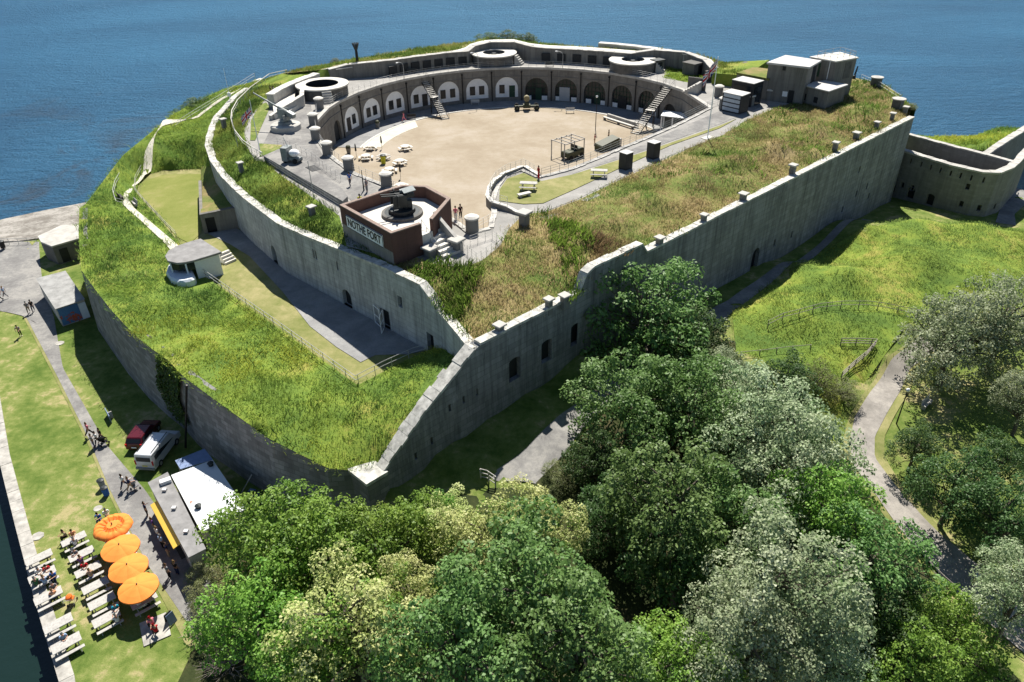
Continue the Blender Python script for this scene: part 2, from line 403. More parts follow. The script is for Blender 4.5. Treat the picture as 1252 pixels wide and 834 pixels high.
def patch(name, loop, mat, ctrl=(), holes=(), step=1.5, rough=0.0, zfun=None, parent=None):
    loop = densify(loop, step); fld = Field(loop, ctrl)
    hl = [densify(h, step) for h in holes]
    a = np.array(loop)
    gx, gy = np.meshgrid(np.arange(a[:, 0].min(), a[:, 0].max(), step), np.arange(a[:, 1].min(), a[:, 1].max(), step))
    gx = gx.ravel()+rng.uniform(-.3, .3, gx.size)*step; gy = gy.ravel()+rng.uniform(-.3, .3, gy.size)*step
    k = inpoly(gx, gy, loop)
    for h in hl: k &= ~inpoly(gx, gy, h)
    # keep a margin from boundary points
    B = np.array([p[:2] for p in loop]+[p[:2] for h in hl for p in h])
    for i in range(len(gx)):
        if k[i] and ((B-[gx[i], gy[i]])**2).sum(1).min() < (step*.35)**2: k[i] = False
    gx, gy = gx[k], gy[k]
    gz = fld.z(gx, gy) if zfun is None else zfun(gx, gy)
    if rough: gz = gz+rng.uniform(-rough, rough, len(gz))
    pts = [Vector(p[:2]) for p in loop]; zz = [p[2] for p in loop]; edges = [(i, (i+1) % len(loop)) for i in range(len(loop))]
    for h in hl:
        b = len(pts); pts += [Vector(p[:2]) for p in h]; zz += [p[2] for p in h]; edges += [(b+i, b+(i+1) % len(h)) for i in range(len(h))]
    pts += [Vector((float(x), float(y))) for x, y in zip(gx, gy)]; zz += [float(z) for z in gz]
    vo, eo, fo, ov, oe, of = geometry.delaunay_2d_cdt(pts, edges, [], 0, 1e-5)
    vz = [sum(zz[i] for i in o)/len(o) if o else 0.0 for o in ov]
    for i, o in enumerate(ov):
        if not o: vz[i] = float(fld.z(vo[i].x, vo[i].y)[0])
    cx = np.array([sum(vo[i].x for i in f)/3 for f in fo]); cy = np.array([sum(vo[i].y for i in f)/3 for f in fo])
    keep = inpoly(cx, cy, loop)
    for h in hl: keep &= ~inpoly(cx, cy, h)
    mb = MB(); mb.v = [(v.x, v.y, z) for v, z in zip(vo, vz)]
    for f, q in zip(fo, keep):
        if q:
            a, b, c = [vo[i] for i in f]
            mb.f.append(tuple(f) if (b.x-a.x)*(c.y-a.y)-(b.y-a.y)*(c.x-a.x) > 0 else tuple(f[::-1]))
    o = mb.build(name, mat, parent, smooth=False)
    for p in o.data.polygons: p.use_smooth = True
    return o, fld
def sheet(name, left, right, mat, zf=None, dz=.06, sub=4, step=1.2):
    """a path: strip between two edges (lists of 3D points of equal length), laid dz above the ground"""
    def res(l):
        d = [0]
        for i in range(len(l)-1): d.append(d[-1]+math.dist(l[i], l[i+1]))
        return d
    n = max(2, int(max(res(left)[-1], res(right)[-1])/step))
    def samp(l, t):
        d = res(l); x = t*d[-1]
        for i in range(len(l)-1):
            if x <= d[i+1]+1e-9:
                u = (x-d[i])/max(1e-9, d[i+1]-d[i]); return [l[i][j]+(l[i+1][j]-l[i][j])*u for j in range(3)]
        return list(l[-1])
    mb = MB(); 
    for i in range(n+1):
        a = samp(left, i/n); b = samp(right, i/n)
        for j in range(sub+1):
            p = [a[k]+(b[k]-a[k])*j/sub for k in range(3)]
            if zf is not None: p[2] = float(zf(p[0], p[1])[0])
            mb.v.append((p[0], p[1], p[2]+dz))
    for i in range(n):
        for j in range(sub):
            q = i*(sub+1)+j; mb.f.append((q, q+1, q+sub+2, q+sub+1))
    # thin skirt so the sheet has an edge
    a = np.array(mb.v); f = mb.f[0]; p0, p1, p2 = (a[k] for k in f[:3])
    if np.cross(p1-p0, p2-p0)[2] < 0: mb.f = [x[::-1] for x in mb.f]
    o = mb.build(name, mat)
    for p in o.data.polygons: p.use_smooth = True
    return o
# ---- grass tufts as one stuff object
def hashnoise(x, y, s, seed=0):
    """cheap smooth value noise"""
    x = np.asarray(x)/s; y = np.asarray(y)/s
    xi = np.floor(x).astype(int); yi = np.floor(y).astype(int); fx = x-xi; fy = y-yi
    fx = fx*fx*(3-2*fx); fy = fy*fy*(3-2*fy)
    def h(a, b): return np.modf(np.abs(np.sin(a*127.1+b*311.7+seed*74.7)*43758.5453))[0]
    return (h(xi, yi)*(1-fx)+h(xi+1, yi)*fx)*(1-fy)+(h(xi, yi+1)*(1-fx)+h(xi+1, yi+1)*fx)*fy
def fbm(x, y, s, seed=0): return (hashnoise(x, y, s, seed)+.5*hashnoise(x, y, s/2.1, seed+1)+.25*hashnoise(x, y, s/4.3, seed+2))/1.75
def add_colored(name, V, F, C, mat, per=4):
    """V (n,3), F (m,per) and one colour per face"""
    me = bpy.data.meshes.new(name); n = len(V); m = len(F)
    me.vertices.add(n); me.vertices.foreach_set('co', np.ascontiguousarray(V, np.float32).ravel())
    me.loops.add(m*per); me.loops.foreach_set('vertex_index', np.ascontiguousarray(F, np.int32).ravel())
    me.polygons.add(m); me.polygons.foreach_set('loop_start', np.arange(m, dtype=np.int32)*per); me.polygons.foreach_set('loop_total', np.full(m, per, np.int32))
    me.update(calc_edges=True)
    ca = me.attributes.new('Col', 'FLOAT_COLOR', 'FACE')
    cc = np.ones((m, 4), np.float32); cc[:, :3] = C; ca.data.foreach_set('color', cc.ravel())
    me.materials.append(mat); return me
def tufts(name, label, loop, zfun, dens, hgt, palette, holes=(), blades=5, width=.05, spread=.22, seed=1, lean=.35, mask=None, cat='grass', palscale=9.0):
    g = np.random.default_rng(seed); a = np.array([p[:2] for p in loop])
    x0, x1, y0, y1 = a[:, 0].min(), a[:, 0].max(), a[:, 1].min(), a[:, 1].max()
    n = int((x1-x0)*(y1-y0)*dens); x = g.uniform(x0, x1, n); y = g.uniform(y0, y1, n)
    k = inpoly(x, y, loop)
    for h in holes: k &= ~inpoly(x, y, h)
    x, y = x[k], y[k]
    cl = fbm(x, y, 2.2, seed); k = cl > g.uniform(.1, .55, len(x))
    if mask is not None: k &= mask(x, y)
    x, y, cl = x[k], y[k], cl[k]
    z = zfun(x, y); n = len(x)
    hh = hgt*(.35+1.1*cl)*g.uniform(.6, 1.25, n)
    x = np.repeat(x, blades)+g.normal(0, spread, n*blades); y = np.repeat(y, blades)+g.normal(0, spread, n*blades)
    z = np.repeat(z, blades); hh = np.repeat(hh, blades)*g.uniform(.6, 1.2, n*blades); N = n*blades
    th = g.uniform(0, 2*PI, N); wx = np.cos(th)*width*.5; wy = np.sin(th)*width*.5
    la = np.repeat(fbm(np.arange(n)*0+x[::blades], y[::blades], 5, seed+9)*6.28*1.5, blades)+g.normal(0, .9, N); ll = hh*lean*g.uniform(.3, 1.5, N)
    dx = np.cos(la)*ll; dy = np.sin(la)*ll
    V = np.empty((N, 5, 3))
    V[:, 0] = np.c_[x-wx, y-wy, z-.05]; V[:, 1] = np.c_[x+wx, y+wy, z-.05]
    V[:, 2] = np.c_[x+wx*.9+dx*.35, y+wy*.9+dy*.35, z+hh*.6]; V[:, 3] = np.c_[x-wx*.9+dx*.35, y-wy*.9+dy*.35, z+hh*.6]
    V[:, 4] = np.c_[x+dx, y+dy, z+hh*.95]
    b = np.arange(N)[:, None]*5
    F4 = np.concatenate([b+np.array([[0, 1, 2, 3]])]); F3 = b+np.array([[3, 2, 4, 4]])
    pal = np.array(palette); t = np.clip(fbm(x, y, palscale, seed+20)*1.5-.25+g.normal(0, .09, N), 0, .999)*(len(pal)-1)
    i = t.astype(int); fr = (t-i)[:, None]; C = pal[i]*(1-fr)+pal[np.minimum(i+1, len(pal)-1)]*fr
    C = C*g.uniform(.7, 1.3, (N, 1))
    me = bpy.data.meshes.new(name)
    me.vertices.add(N*5); me.vertices.foreach_set('co', V.reshape(-1).astype(np.float32))
    loops = np.concatenate([F4, F3[:, :3]], axis=1).astype(np.int32)      # 7 loops per blade: a quad and a tip triangle
    me.loops.add(N*7); me.loops.foreach_set('vertex_index', loops.ravel())
    me.polygons.add(N*2)
    ls = np.empty((N, 2), np.int32); ls[:, 0] = np.arange(N)*7; ls[:, 1] = ls[:, 0]+4
    lt = np.tile(np.array([4, 3], np.int32), N)
    me.polygons.foreach_set('loop_start', ls.ravel()); me.polygons.foreach_set('loop_total', lt)
    me.update(calc_edges=True)
    ca = me.attributes.new('Col', 'FLOAT_COLOR', 'FACE'); cc = np.ones((N*2, 4), np.float32); cc[:, :3] = np.repeat(C, 2, axis=0); ca.data.foreach_set('color', cc.ravel())
    me.materials.append(M['grass'])
    o = bpy.data.objects.new(name, me); col.objects.link(o)
    return tag(o, label, cat, kind='stuff')
# ============================================================ camera, light
cam = bpy.data.cameras.new('camera'); co = bpy.data.objects.new('camera', cam); col.objects.link(co); sc.camera = co
cam.sensor_width = 36; cam.lens = FPX*36/1252; cam.clip_end = 20000; cam.clip_start = 1
fw = Vector((0, math.cos(PITCH), -math.sin(PITCH))); upv = Vector((0, math.sin(PITCH), math.cos(PITCH))); rt = Vector((1, 0, 0))
c_, s_ = math.cos(ROLL), math.sin(ROLL)
# picture axes rotated by the small roll
r2 = rt*c_+upv*s_; u2 = upv*c_-rt*s_
mw = Matrix((( r2.x, u2.x, -fw.x), (r2.y, u2.y, -fw.y), (r2.z, u2.z, -fw.z)))
co.matrix_world = Matrix.Translation((0, 0, CH)) @ mw.to_4x4()
w = bpy.data.worlds.new('World'); sc.world = w; w.use_nodes = True
sky = w.node_tree.nodes.new('ShaderNodeTexSky'); sky.sky_type = 'NISHITA'; sky.sun_disc = False
SUN_EL, SUN_AZ = R(53), R(4)
sky.sun_elevation = SUN_EL; sky.sun_rotation = SUN_AZ; sky.air_density = 1.0; sky.dust_density = .25; sky.ozone_density = 3.0
bg = w.node_tree.nodes['Background']; bg.inputs['Strength'].default_value = .05
w.node_tree.links.new(sky.outputs[0], bg.inputs['Color'])
sl = bpy.data.lights.new('sun', 'SUN'); sl.energy = 5.0; sl.angle = R(.53); sl.color = (1, .95, .87)
so = bpy.data.objects.new('sun', sl); col.objects.link(so); so.rotation_euler = (-(PI/2-SUN_EL), 0, -SUN_AZ); so.location = (0, 0, 120)
sc.view_settings.view_transform = 'Standard'; sc.view_settings.look = 'None'; sc.view_settings.gamma = 1; sc.view_settings.exposure = .85
# ============================================================ planes of the main walls
RA = Vector((13.5, 68.4)); RD = Vector((49.6, 45.9)).normalized()
def rw(s): return (RA.x+RD.x*s, RA.y+RD.y*s)
def plane_sz(A, B, px, py):
    """(distance along A->B, height) of a pixel on the vertical plane through A and B"""
    A = Vector(A[:2]); d = (Vector(B[:2])-A).normalized(); n = Vector((d.y, -d.x)); r_ = ray(px, py)
    t = A.dot(n)/(r_[0]*n.x+r_[1]*n.y)
    return ((Vector((r_[0]*t, r_[1]*t))-A).dot(d), r_[2]*t+CH)
def rsz(px, py): return plane_sz(rw(0), rw(10), px, py)
CX, CY, RR = 1.5, 118.5, 31.6            # centre and radius of the casemate ring
def pol(r, a): return (CX+r*math.cos(R(a)), CY+r*math.sin(R(a)))
def pts(z, *l): return [at(a, b, z) for a, b in l]
def pz(*l): return [at(*p) for p in l]
# ============================================================ sea
m, nt, b = newmat('sea_water')
g_ = nt.nodes.new('ShaderNodeNewGeometry'); v = g_.outputs['Position']
n1 = noise(nt, mapping(nt, v, (.6, 1.5, 1)), .33, 6, .62, .5); n2 = noise(nt, mapping(nt, v, (.5, 1, 1)), .012, 5, .6, .8)
n3 = noise(nt, mapping(nt, v, (1, 1.6, 1)), 1.5, 4, .6)
ad = nt.nodes.new('ShaderNodeMath'); ad.operation = 'MULTIPLY_ADD'; ad.inputs[1].default_value = .6; nt.links.new(n3, ad.inputs[0]); nt.links.new(n1, ad.inputs[2])
kelp = noise(nt, v, .035, 7, .7, 1.0)
c0 = ramp(nt, n2, [(.35, (.013, .088, .205)), (.65, (.036, .17, .335))])
sep = nt.nodes.new('ShaderNodeSeparateXYZ'); nt.links.new(v, sep.inputs[0])
# shallows: weed beds and pale sand within some 60 m of the beach
ln = nt.nodes.new('ShaderNodeVectorMath'); ln.operation = 'DISTANCE'; ln.inputs[1].default_value = (-100, 108, -2); nt.links.new(v, ln.inputs[0])
mr = nt.nodes.new('ShaderNodeMapRange'); mr.inputs['From Min'].default_value = 120; mr.inputs['From Max'].default_value = 40; nt.links.new(ln.outputs['Value'], mr.inputs['Value'])
kf = ramp(nt, kelp, [(.5, (0, 0, 0)), (.66, (1, 1, 1))])
km = nt.nodes.new('ShaderNodeMath'); km.operation = 'MULTIPLY'; nt.links.new(kf, km.inputs[0]); nt.links.new(mr.outputs['Result'], km.inputs[1])
c1 = mixc(nt, km.outputs[0], c0, (.05, .045, .07))
df = nt.nodes.new('ShaderNodeBsdfDiffuse'); nt.links.new(c1, df.inputs['Color'])
gs = nt.nodes.new('ShaderNodeBsdfGlossy'); gs.inputs['Color'].default_value = (.6, .82, 1, 1); gs.inputs['Roughness'].default_value = .17
bp_ = nt.nodes.new('ShaderNodeBump'); bp_.inputs['Strength'].default_value = 1; bp_.inputs['Distance'].default_value = 5.0; nt.links.new(ad.outputs[0], bp_.inputs['Height'])
nt.links.new(bp_.outputs['Normal'], df.inputs['Normal']); nt.links.new(bp_.outputs['Normal'], gs.inputs['Normal'])
lw_ = nt.nodes.new('ShaderNodeLayerWeight'); lw_.inputs['Blend'].default_value = .12; nt.links.new(bp_.outputs['Normal'], lw_.inputs['Normal'])
fm = nt.nodes.new('ShaderNodeMapRange'); fm.inputs['To Min'].default_value = .04; fm.inputs['To Max'].default_value = .5; nt.links.new(lw_.outputs['Fresnel'], fm.inputs['Value'])
ms_ = nt.nodes.new('ShaderNodeMixShader'); nt.links.new(fm.outputs['Result'], ms_.inputs['Fac']); nt.links.new(df.outputs[0], ms_.inputs[1]); nt.links.new(gs.outputs[0], ms_.inputs[2])
g3 = nt.nodes.new('ShaderNodeBsdfGlossy'); g3.inputs['Color'].default_value = (.55, .84, 1, 1); g3.inputs['Roughness'].default_value = .38; nt.links.new(bp_.outputs['Normal'], g3.inputs['Normal'])
m3 = nt.nodes.new('ShaderNodeMixShader'); m3.inputs['Fac'].default_value = .1; nt.links.new(ms_.outputs[0], m3.inputs[1]); nt.links.new(g3.outputs[0], m3.inputs[2])
nt.links.new(m3.outputs[0], nt.nodes['Material Output'].inputs['Surface']); nt.nodes.remove(b)
M['sea'] = m
mb = MB(); mb.add([(-6000, -300, -2.2), (6000, -300, -2.2), (6000, 9000, -2.2), (-6000, 9000, -2.2)], [(0, 1, 2, 3)])
struct(mb.build('sea', m))
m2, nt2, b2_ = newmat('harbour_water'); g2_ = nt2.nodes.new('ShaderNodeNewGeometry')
b2_.inputs['Base Color'].default_value = (.008, .02, .017, 1); b2_.inputs['Roughness'].default_value = .12; b2_.inputs['Specular IOR Level'].default_value = .3  # calm green water, colour darkened to stand in for the quay wall's shadow
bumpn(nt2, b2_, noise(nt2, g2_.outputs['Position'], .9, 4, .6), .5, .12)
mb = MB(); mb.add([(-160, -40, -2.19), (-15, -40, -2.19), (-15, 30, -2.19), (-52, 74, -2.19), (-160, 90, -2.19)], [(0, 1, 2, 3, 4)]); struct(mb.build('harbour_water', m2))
# ============================================================ outside ground
base = [rsz(*p)+p for p in [(470, 597), (545, 545), (600, 510), (640, 483), (706, 434), (800, 390), (870, 357), (960, 312), (1060, 262)]]
ctrl = [rw(s)+(z,) for s, z, *_ in base]
nrm = Vector((RD.y, -RD.x))
for s, z in ((-26, 4.2), (-17, 4.6), (-9, 5.0), (3.5, 4.2), (15, 3.4), (33, 2.2), (58, .6)):
    p = rw(s); ctrl += [(p[0]+nrm.x*3.5, p[1]+nrm.y*3.5, z)]
hill = [(900, 378, 4.2), (980, 325, 4.4), (1060, 274, 4.3), (1130, 272, 4.6), (1200, 277, 4.8), (1252, 290, 4.2), (960, 375, 4.8), (1040, 330, 5.6), (1130, 310, 5.8), (1200, 330, 5.0), (1000, 385, 4.4), (1100, 385, 4.4), (930, 440, 3.8), (1000, 440, 3.2), (1060, 420, 3.4),
        (1040, 520, 1.6), (1085, 470, 1.8), (1075, 570, 1.2), (1130, 660, .8), (1200, 740, .6), (1252, 790, .5), (1150, 510, 2.0), (1230, 540, 2), (1252, 440, 2.6), (1225, 275, .2), (1250, 250, .1), (1240, 232, 0), (1160, 268, .6), (1215, 273, .3)]
ctrl += [at(*p) for p in hill]
ctrl += [at(680, 530, 4.3), at(640, 575, 3.6), at(600, 600, 2.9), at(540, 590, 2.8), at(470, 640, .9), at(700, 600, 3), at(700, 700, 2), at(800, 800, 1.5), at(500, 760, .6), at(330, 720, .1), at(400, 650, .2), at(300, 650, 0), at(900, 650, 2.4), at(1000, 750, 1.2)]
ctrl += [at(a, b, 0) for a, b in [(10, 600), (60, 500), (100, 600), (130, 700), (180, 800), (240, 760), (260, 640), (200, 540), (160, 500), (110, 440), (50, 420), (20, 350), (75, 400), (100, 500), (240, 560), (300, 600), (60, 320), (5, 320), (40, 305)]]
ctrl += [(-28, 10, 0), (-20, 0, 0), (0, -5, 1), (30, 0, .5), (70, 20, .5), (110, 60, 0), (120, 110, -1)]
qedge = [(-20, 5, 0), (-28, 24, 0)]+pts(0, (75, 834), (45, 735), (20, 640), (0, 560))+[(-62, 72, 0), (-80, 92, 0), (-92, 104, -.1)]
shore = pz((0, 270, -2.35), (60, 256, -2.35), (98, 246, -2.4))
sea_side = [(-70, 135, -2.5), (-60, 160, -2.5), (-30, 175, -2.5), (0, 175, -2.5), (40, 165, -2.5), (70, 145, -2.5), (92, 128, -2.4), (118, 120, -2.4), (150, 110, -2.4), (150, 40, 0), (90, -10, 0), (30, -15, 0)]
gl = qedge+shore+sea_side
ctrl += pz((0, 296, -.1), (45, 292, -.1), (97, 285, -.2), (20, 282, -1.3), (70, 272, -1.3))
ground, gf = patch('ground', gl, M['lawn'], ctrl, step=1.6)
struct(ground)
gz = lambda x, y: gf.z(x, y)
def ag(px, py, it=6):
    """pixel on the outside ground"""
    z = 1.0
    for _ in range(it):
        p = at(px, py, z); z = float(gz(p[0], p[1])[0])
    return at(px, py, z)
def sheet_px(name, l, r_, mat, dz=.06, **k): return struct(sheet(name, [ag(*p) for p in l], [ag(*p) for p in r_], mat, gz, dz, **k))
sheet_px('beach', [(-40, 300), (0, 297), (45, 293), (97, 284), (110, 280)], [(-40, 280), (0, 270), (50, 259), (97, 250), (110, 246)], M['beach'], .16, sub=10, step=.8)
sheet_px('quay_road', [(-60, 296), (-60, 378), (0, 378), (30, 384), (70, 460), (110, 540), (135, 600), (180, 690), (235, 770), (262, 834)], [(48, 296), (49, 320), (52, 345), (66, 388), (77, 450), (131, 545), (178, 600), (233, 682), (300, 760), (330, 834)], M['asph'], .05)
p_ = M['lawn_dry']
sheet_px('worn_verge', [(0, 376), (25, 381), (66, 460), (106, 540), (131, 600), (166, 672), (200, 735), (228, 790)], [(0, 379), (31, 385), (71, 460), (111, 540), (136, 600), (181, 690), (220, 745), (240, 790)], p_, .035)
sheet_px('ditch_path', [(596, 588), (640, 552), (700, 497), (760, 452), (800, 425), (850, 392), (900, 360), (1000, 300), (1055, 268)], [(655, 592), (690, 556), (724, 512), (790, 462), (840, 428), (880, 398), (920, 364), (1005, 306), (1070, 271)], M['asph'], .06)
sheet_px('park_path', [(1125, 412), (1090, 440), (1072, 470), (1045, 510), (1038, 540), (1043, 570), (1080, 620), (1120, 672), (1180, 740), (1252, 800)], [(1150, 425), (1112, 452), (1100, 480), (1082, 510), (1069, 535), (1069, 560), (1100, 602), (1150, 655), (1210, 705), (1252, 735)], groundmat('gritty_path', [(.36, (.22, .205, .185)), (.5, (.28, .26, .235)), (.62, (.35, .325, .29))], .25, 2, 14, .2, .5), .13, sub=10, step=.8)
sheet_px('worn_verge', [(1122, 410), (1083, 440), (1065, 470), (1038, 510), (1030, 540), (1036, 572), (1074, 622), (1114, 674)], [(1154, 427), (1122, 454), (1110, 482), (1092, 512), (1081, 535), (1081, 558), (1106, 600), (1156, 652)], M['lawn_dry'], .09, sub=10, step=.8)
sheet_px('caponier_path', [(1262, 222), (1240, 232), (1224, 252), (1217, 272)], [(1275, 240), (1258, 248), (1240, 262), (1242, 276)], M['asph'], .06)
# ---- long grass on the mound beside the ditch, coarse turf under the trees
hl = [ag(*p) for p in [(895, 382), (940, 350), (1000, 312), (1062, 276), (1130, 272), (1215, 277), (1252, 280), (1290, 300), (1290, 372), (1252, 378), (1180, 385), (1110, 395), (1085, 430), (1060, 465), (1030, 500), (1020, 540), (960, 470), (900, 430)]]
hf = Field([(p[0], p[1], p[2]) for p in hl])
struct(patch('hillside', [(p[0], p[1], p[2]+.05) for p in hl], M['turf'], step=1.4, zfun=lambda x, y: gz(x, y)+.1)[0])
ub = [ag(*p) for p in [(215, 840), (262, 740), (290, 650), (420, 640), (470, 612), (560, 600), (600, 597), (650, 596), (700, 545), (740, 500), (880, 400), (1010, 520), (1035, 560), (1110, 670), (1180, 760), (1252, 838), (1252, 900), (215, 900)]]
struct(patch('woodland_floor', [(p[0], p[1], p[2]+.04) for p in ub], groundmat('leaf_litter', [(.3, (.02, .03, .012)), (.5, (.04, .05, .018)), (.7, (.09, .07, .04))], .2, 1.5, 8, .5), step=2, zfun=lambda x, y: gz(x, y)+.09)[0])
GREENS = [(.095, .18, .045), (.14, .24, .05), (.21, .31, .058), (.32, .38, .06), (.4, .4, .065)]
GREEN2 = [(.05, .095, .02), (.075, .13, .028), (.115, .17, .035), (.19, .215, .05)]
DRY = [(.09, .165, .04), (.15, .22, .055), (.235, .235, .085), (.3, .24, .115), (.345, .27, .15), (.23, .24, .075), (.14, .215, .05)]
tufts('long_grass', 'long yellow green grass covering the mound beside the caponier', hl, lambda x, y: gz(x, y)+.1, 8, .3, [(.12, .2, .055), (.17, .255, .065), (.235, .315, .075), (.33, .36, .08)], seed=5, width=.05, spread=.35, lean=1.4)
# ============================================================ harbour quay wall
qw = qedge[1:7]
MQ = M['stone_dark']
o = solidwall('quay_wall', [(p[0], p[1]) for p in qw][::-1], -4, .03, .5, MQ)
tag(o, 'harbour quay wall edged with pale worn slabs, at the left edge', 'quay wall')
mbq = MB(); ins = offs([(p[0], p[1]) for p in qw], -.85); out_ = offs([(p[0], p[1]) for p in qw], .12)
r_ = random.Random(5)
for i in range(len(qw)-1):
    L = math.dist(qw[i][:2], qw[i+1][:2]); k = max(1, int(L/1.5))
    for j in range(k):
        def lp(l, t): return (l[i][0]+(l[i+1][0]-l[i][0])*t, l[i][1]+(l[i+1][1]-l[i][1])*t)
        t0, t1 = (j+.01)/k, (j+.99)/k
        mbq.prism([lp(out_, t0), lp(out_, t1), lp(ins, t1), lp(ins, t0)], -.25, .1+r_.uniform(-.02, .02))
mbq.build('coping', M['slab'], o)
# ============================================================ outer left rampart wall
LW = [(-51.9, 98, 9.6), (-55.3, 91.5, 9.2)]+pz((99, 330, 8.2), (115, 352, 8.2), (135, 378, 8.3), (160, 405, 8.3), (185, 426, 8.3), (205, 440, 8.3), (222, 458, 8.3), (233, 467, 8.3), (285, 505, 7.7), (330, 537, 7.0), (400, 572, 6.0), (440, 577, 5.3))
LW[0] = at(97, 255, 9.6); LW[1] = at(96, 285, 9.0)
CORN = rw(-34.6); LW.append((CORN[0], CORN[1], 5.2))
lw = solidwall('rampart_wall', [p[:2] for p in LW], -1, [p[2]-.05 for p in LW], 1.0, M['stone_dark'], batter=.6, label='dark curved rubble stone rampart wall above the quay road', cat='wall')
# drain pipe and ivy
q = at(233, 545, 0); mb = MB(); tp = at(233, 470, 8.0)
mb.tube((q[0]-.35, q[1]-.35, .1), (tp[0]-.25, tp[1]-.25, 8.1), .11); mb.build('drainpipe', M['black'], lw)
# ============================================================ flank wall on the right
SP = [(-34.6, 5.2), (-33.4, 5.3), (-28.5, 9.1), (-22.9, 12.7), (-22.2, 13), (-9.5, 13), (-8.5, 14.7), (-7.4, 15.1), (0, 15), (.9, 13.8), (67.6, 13.8)]
holes = []
for px, py, ww, hh in [(629.5, 451, 1.45, 2.5), (668.5, 429, 1.45, 2.5), (704, 408.5, 1.45, 2.5)]:
    s, z = rsz(px, py); holes.append(segarch(s+34.6, z-hh/2, ww, hh))
for px, py in [(550, 499), (567, 489), (583, 480), (508.5, 558), (528, 539)]:
    s, z = rsz(px, py); holes.append(rect(s+34.6, z-.35, .26, .75))
s, z = rsz(923, 318); dh = arch(s+34.6, z-1.7, 1.7, 3.4); holes.append(dh)
for px, py in [(947, 297), (968, 287), (1051, 207), (1060, 228), (1047, 237), (1062, 240), (1030, 256), (755, 345), (748, 348)]:
    s, z = rsz(px, py); holes.append(rect(s+34.6, z-.5, .5, 1.0))
path = [rw(s) for s, z in SP]
# the coping of the lower ramp is wide and rough: built apart from the parapet coping
fl = solidwall('flank_wall', path, [-1]*len(SP), [z for s, z in SP], 1.0, M['stone_out'], holes=holes, depth=.55, label='long grey limestone flank wall facing the trees, from low corner pier to far tip', cat='wall')
coping(path[:4], [z for s, z in SP][:4], 1.15, M['coping'], fl, .1, .28, step=.95, jit=.085)
coping(path[4:], [z for s, z in SP][4:], .8, M['coping'], fl, .1, .24, step=1.5)
# corner pier: the block where rampart and flank meet
mb = MB(); c = CORN; d = Vector((RD.x, RD.y)); n = nrm
pp = [(c[0]+n.x*.25-d.x*.5, c[1]+n.y*.25-d.y*.5), (c[0]+n.x*.25+d.x*1.5, c[1]+n.y*.25+d.y*1.5), (c[0]-n.x*1.4+d.x*1.5, c[1]-n.y*1.4+d.y*1.5), (c[0]-n.x*2.2-d.x*.7, c[1]-n.y*2.2-d.y*.7)]
for i in range(4): wallface(mb, pp[i], pp[(i+1) % 4], -1, 5.3)
k = len(mb.v); mb.v += [(p[0], p[1], 5.3) for p in pp]; mb.f.append((k, k+1, k+2, k+3))
pr = mb.build('corner_pier', M['stone_dark'], fl)
mb = MB(); mb.prism([(c[0]+n.x*.4-d.x*.65, c[1]+n.y*.4-d.y*.65), (c[0]+n.x*.4+d.x*1.5, c[1]+n.y*.4+d.y*1.5), (c[0]-n.x*1.5+d.x*1.5, c[1]-n.y*1.5+d.y*1.5), (c[0]-n.x*2.3-d.x*.8, c[1]-n.y*2.3-d.y*.8)], 5.303, 5.62); mb.build('pier_cap', M['coping'], pr)
# ============================================================ scarp wall over the dry ditch (left)
mwp = pz((300, 109, 13.2), (284, 120, 13.2), (272, 134, 13.2), (262, 145, 13.2), (257, 157, 13.2), (253, 170, 13.2), (252, 180, 13.2), (258, 198, 13.2), (272, 218, 13.2), (286, 232, 13.2), (300, 245, 13.2), (340, 275, 13.3), (380, 294, 13.5), (420, 311, 13.9), (470, 333, 14.3), (514, 350, 14.3))
e1 = at(538, 386, 12.3); e2 = rw(-22.6)
mwp += [(mwp[-1][0]+(e1[0]-mwp[-1][0])*.5, mwp[-1][1]+(e1[1]-mwp[-1][1])*.5, 13.5), (e1[0], e1[1], 12.5), (e2[0]-.5, e2[1]-.05, 12.6)]
# make the long face one straight line
A_ = Vector(mwp[11][:2]); B_ = Vector(mwp[15][:2])
for i in (12, 13, 14):
    p = Vector(mwp[i][:2]); t = (p-A_).dot(B_-A_)/(B_-A_).length_squared; q = A_.lerp(B_, t); mwp[i] = (q.x, q.y, mwp[i][2])
ss = [0]
for i in range(len(mwp)-1): ss.append(ss[-1]+math.dist(mwp[i][:2], mwp[i+1][:2]))
def msz(px, py, i=11, j=15):
    s, z = plane_sz(mwp[i], mwp[j], px, py); return s+ss[i], z
holes = []
s, z = msz(425, 369); holes.append(arch(s, ZD+.05, 1.6, 2.1))
s, z = plane_sz(mwp[10], mwp[11], 334, 305); holes.append(arch(s+ss[10], ZD+.05, 1.5, 2.3))
s, z = msz(471, 390); holes.append(rect(s, ZD+.05, 1.5, 2.2))
s, z = plane_sz(mwp[15], mwp[17], 501, 414); holes.append(rect(ss[15]+min(max(.9, s), ss[17]-ss[15]-1), ZD+.02, 1.2, 2.3))
for px, py in [(412, 323), (384, 299), (381, 298)]:
    s, z = msz(px, py); holes.append(rect(s, 11.2, .3, 1.1))
s, z = msz(488, 361); holes.append(rect(s, 10.6, .7, 1.3))
sw = solidwall('scarp_wall', [p[:2] for p in mwp], 5.5, [p[2] for p in mwp], .9, M['stone_in'], holes=holes, depth=.5, label='pale streaked limestone scarp wall above the dry ditch, under the lettered sign', cat='wall', cop=.85, coph=.26)
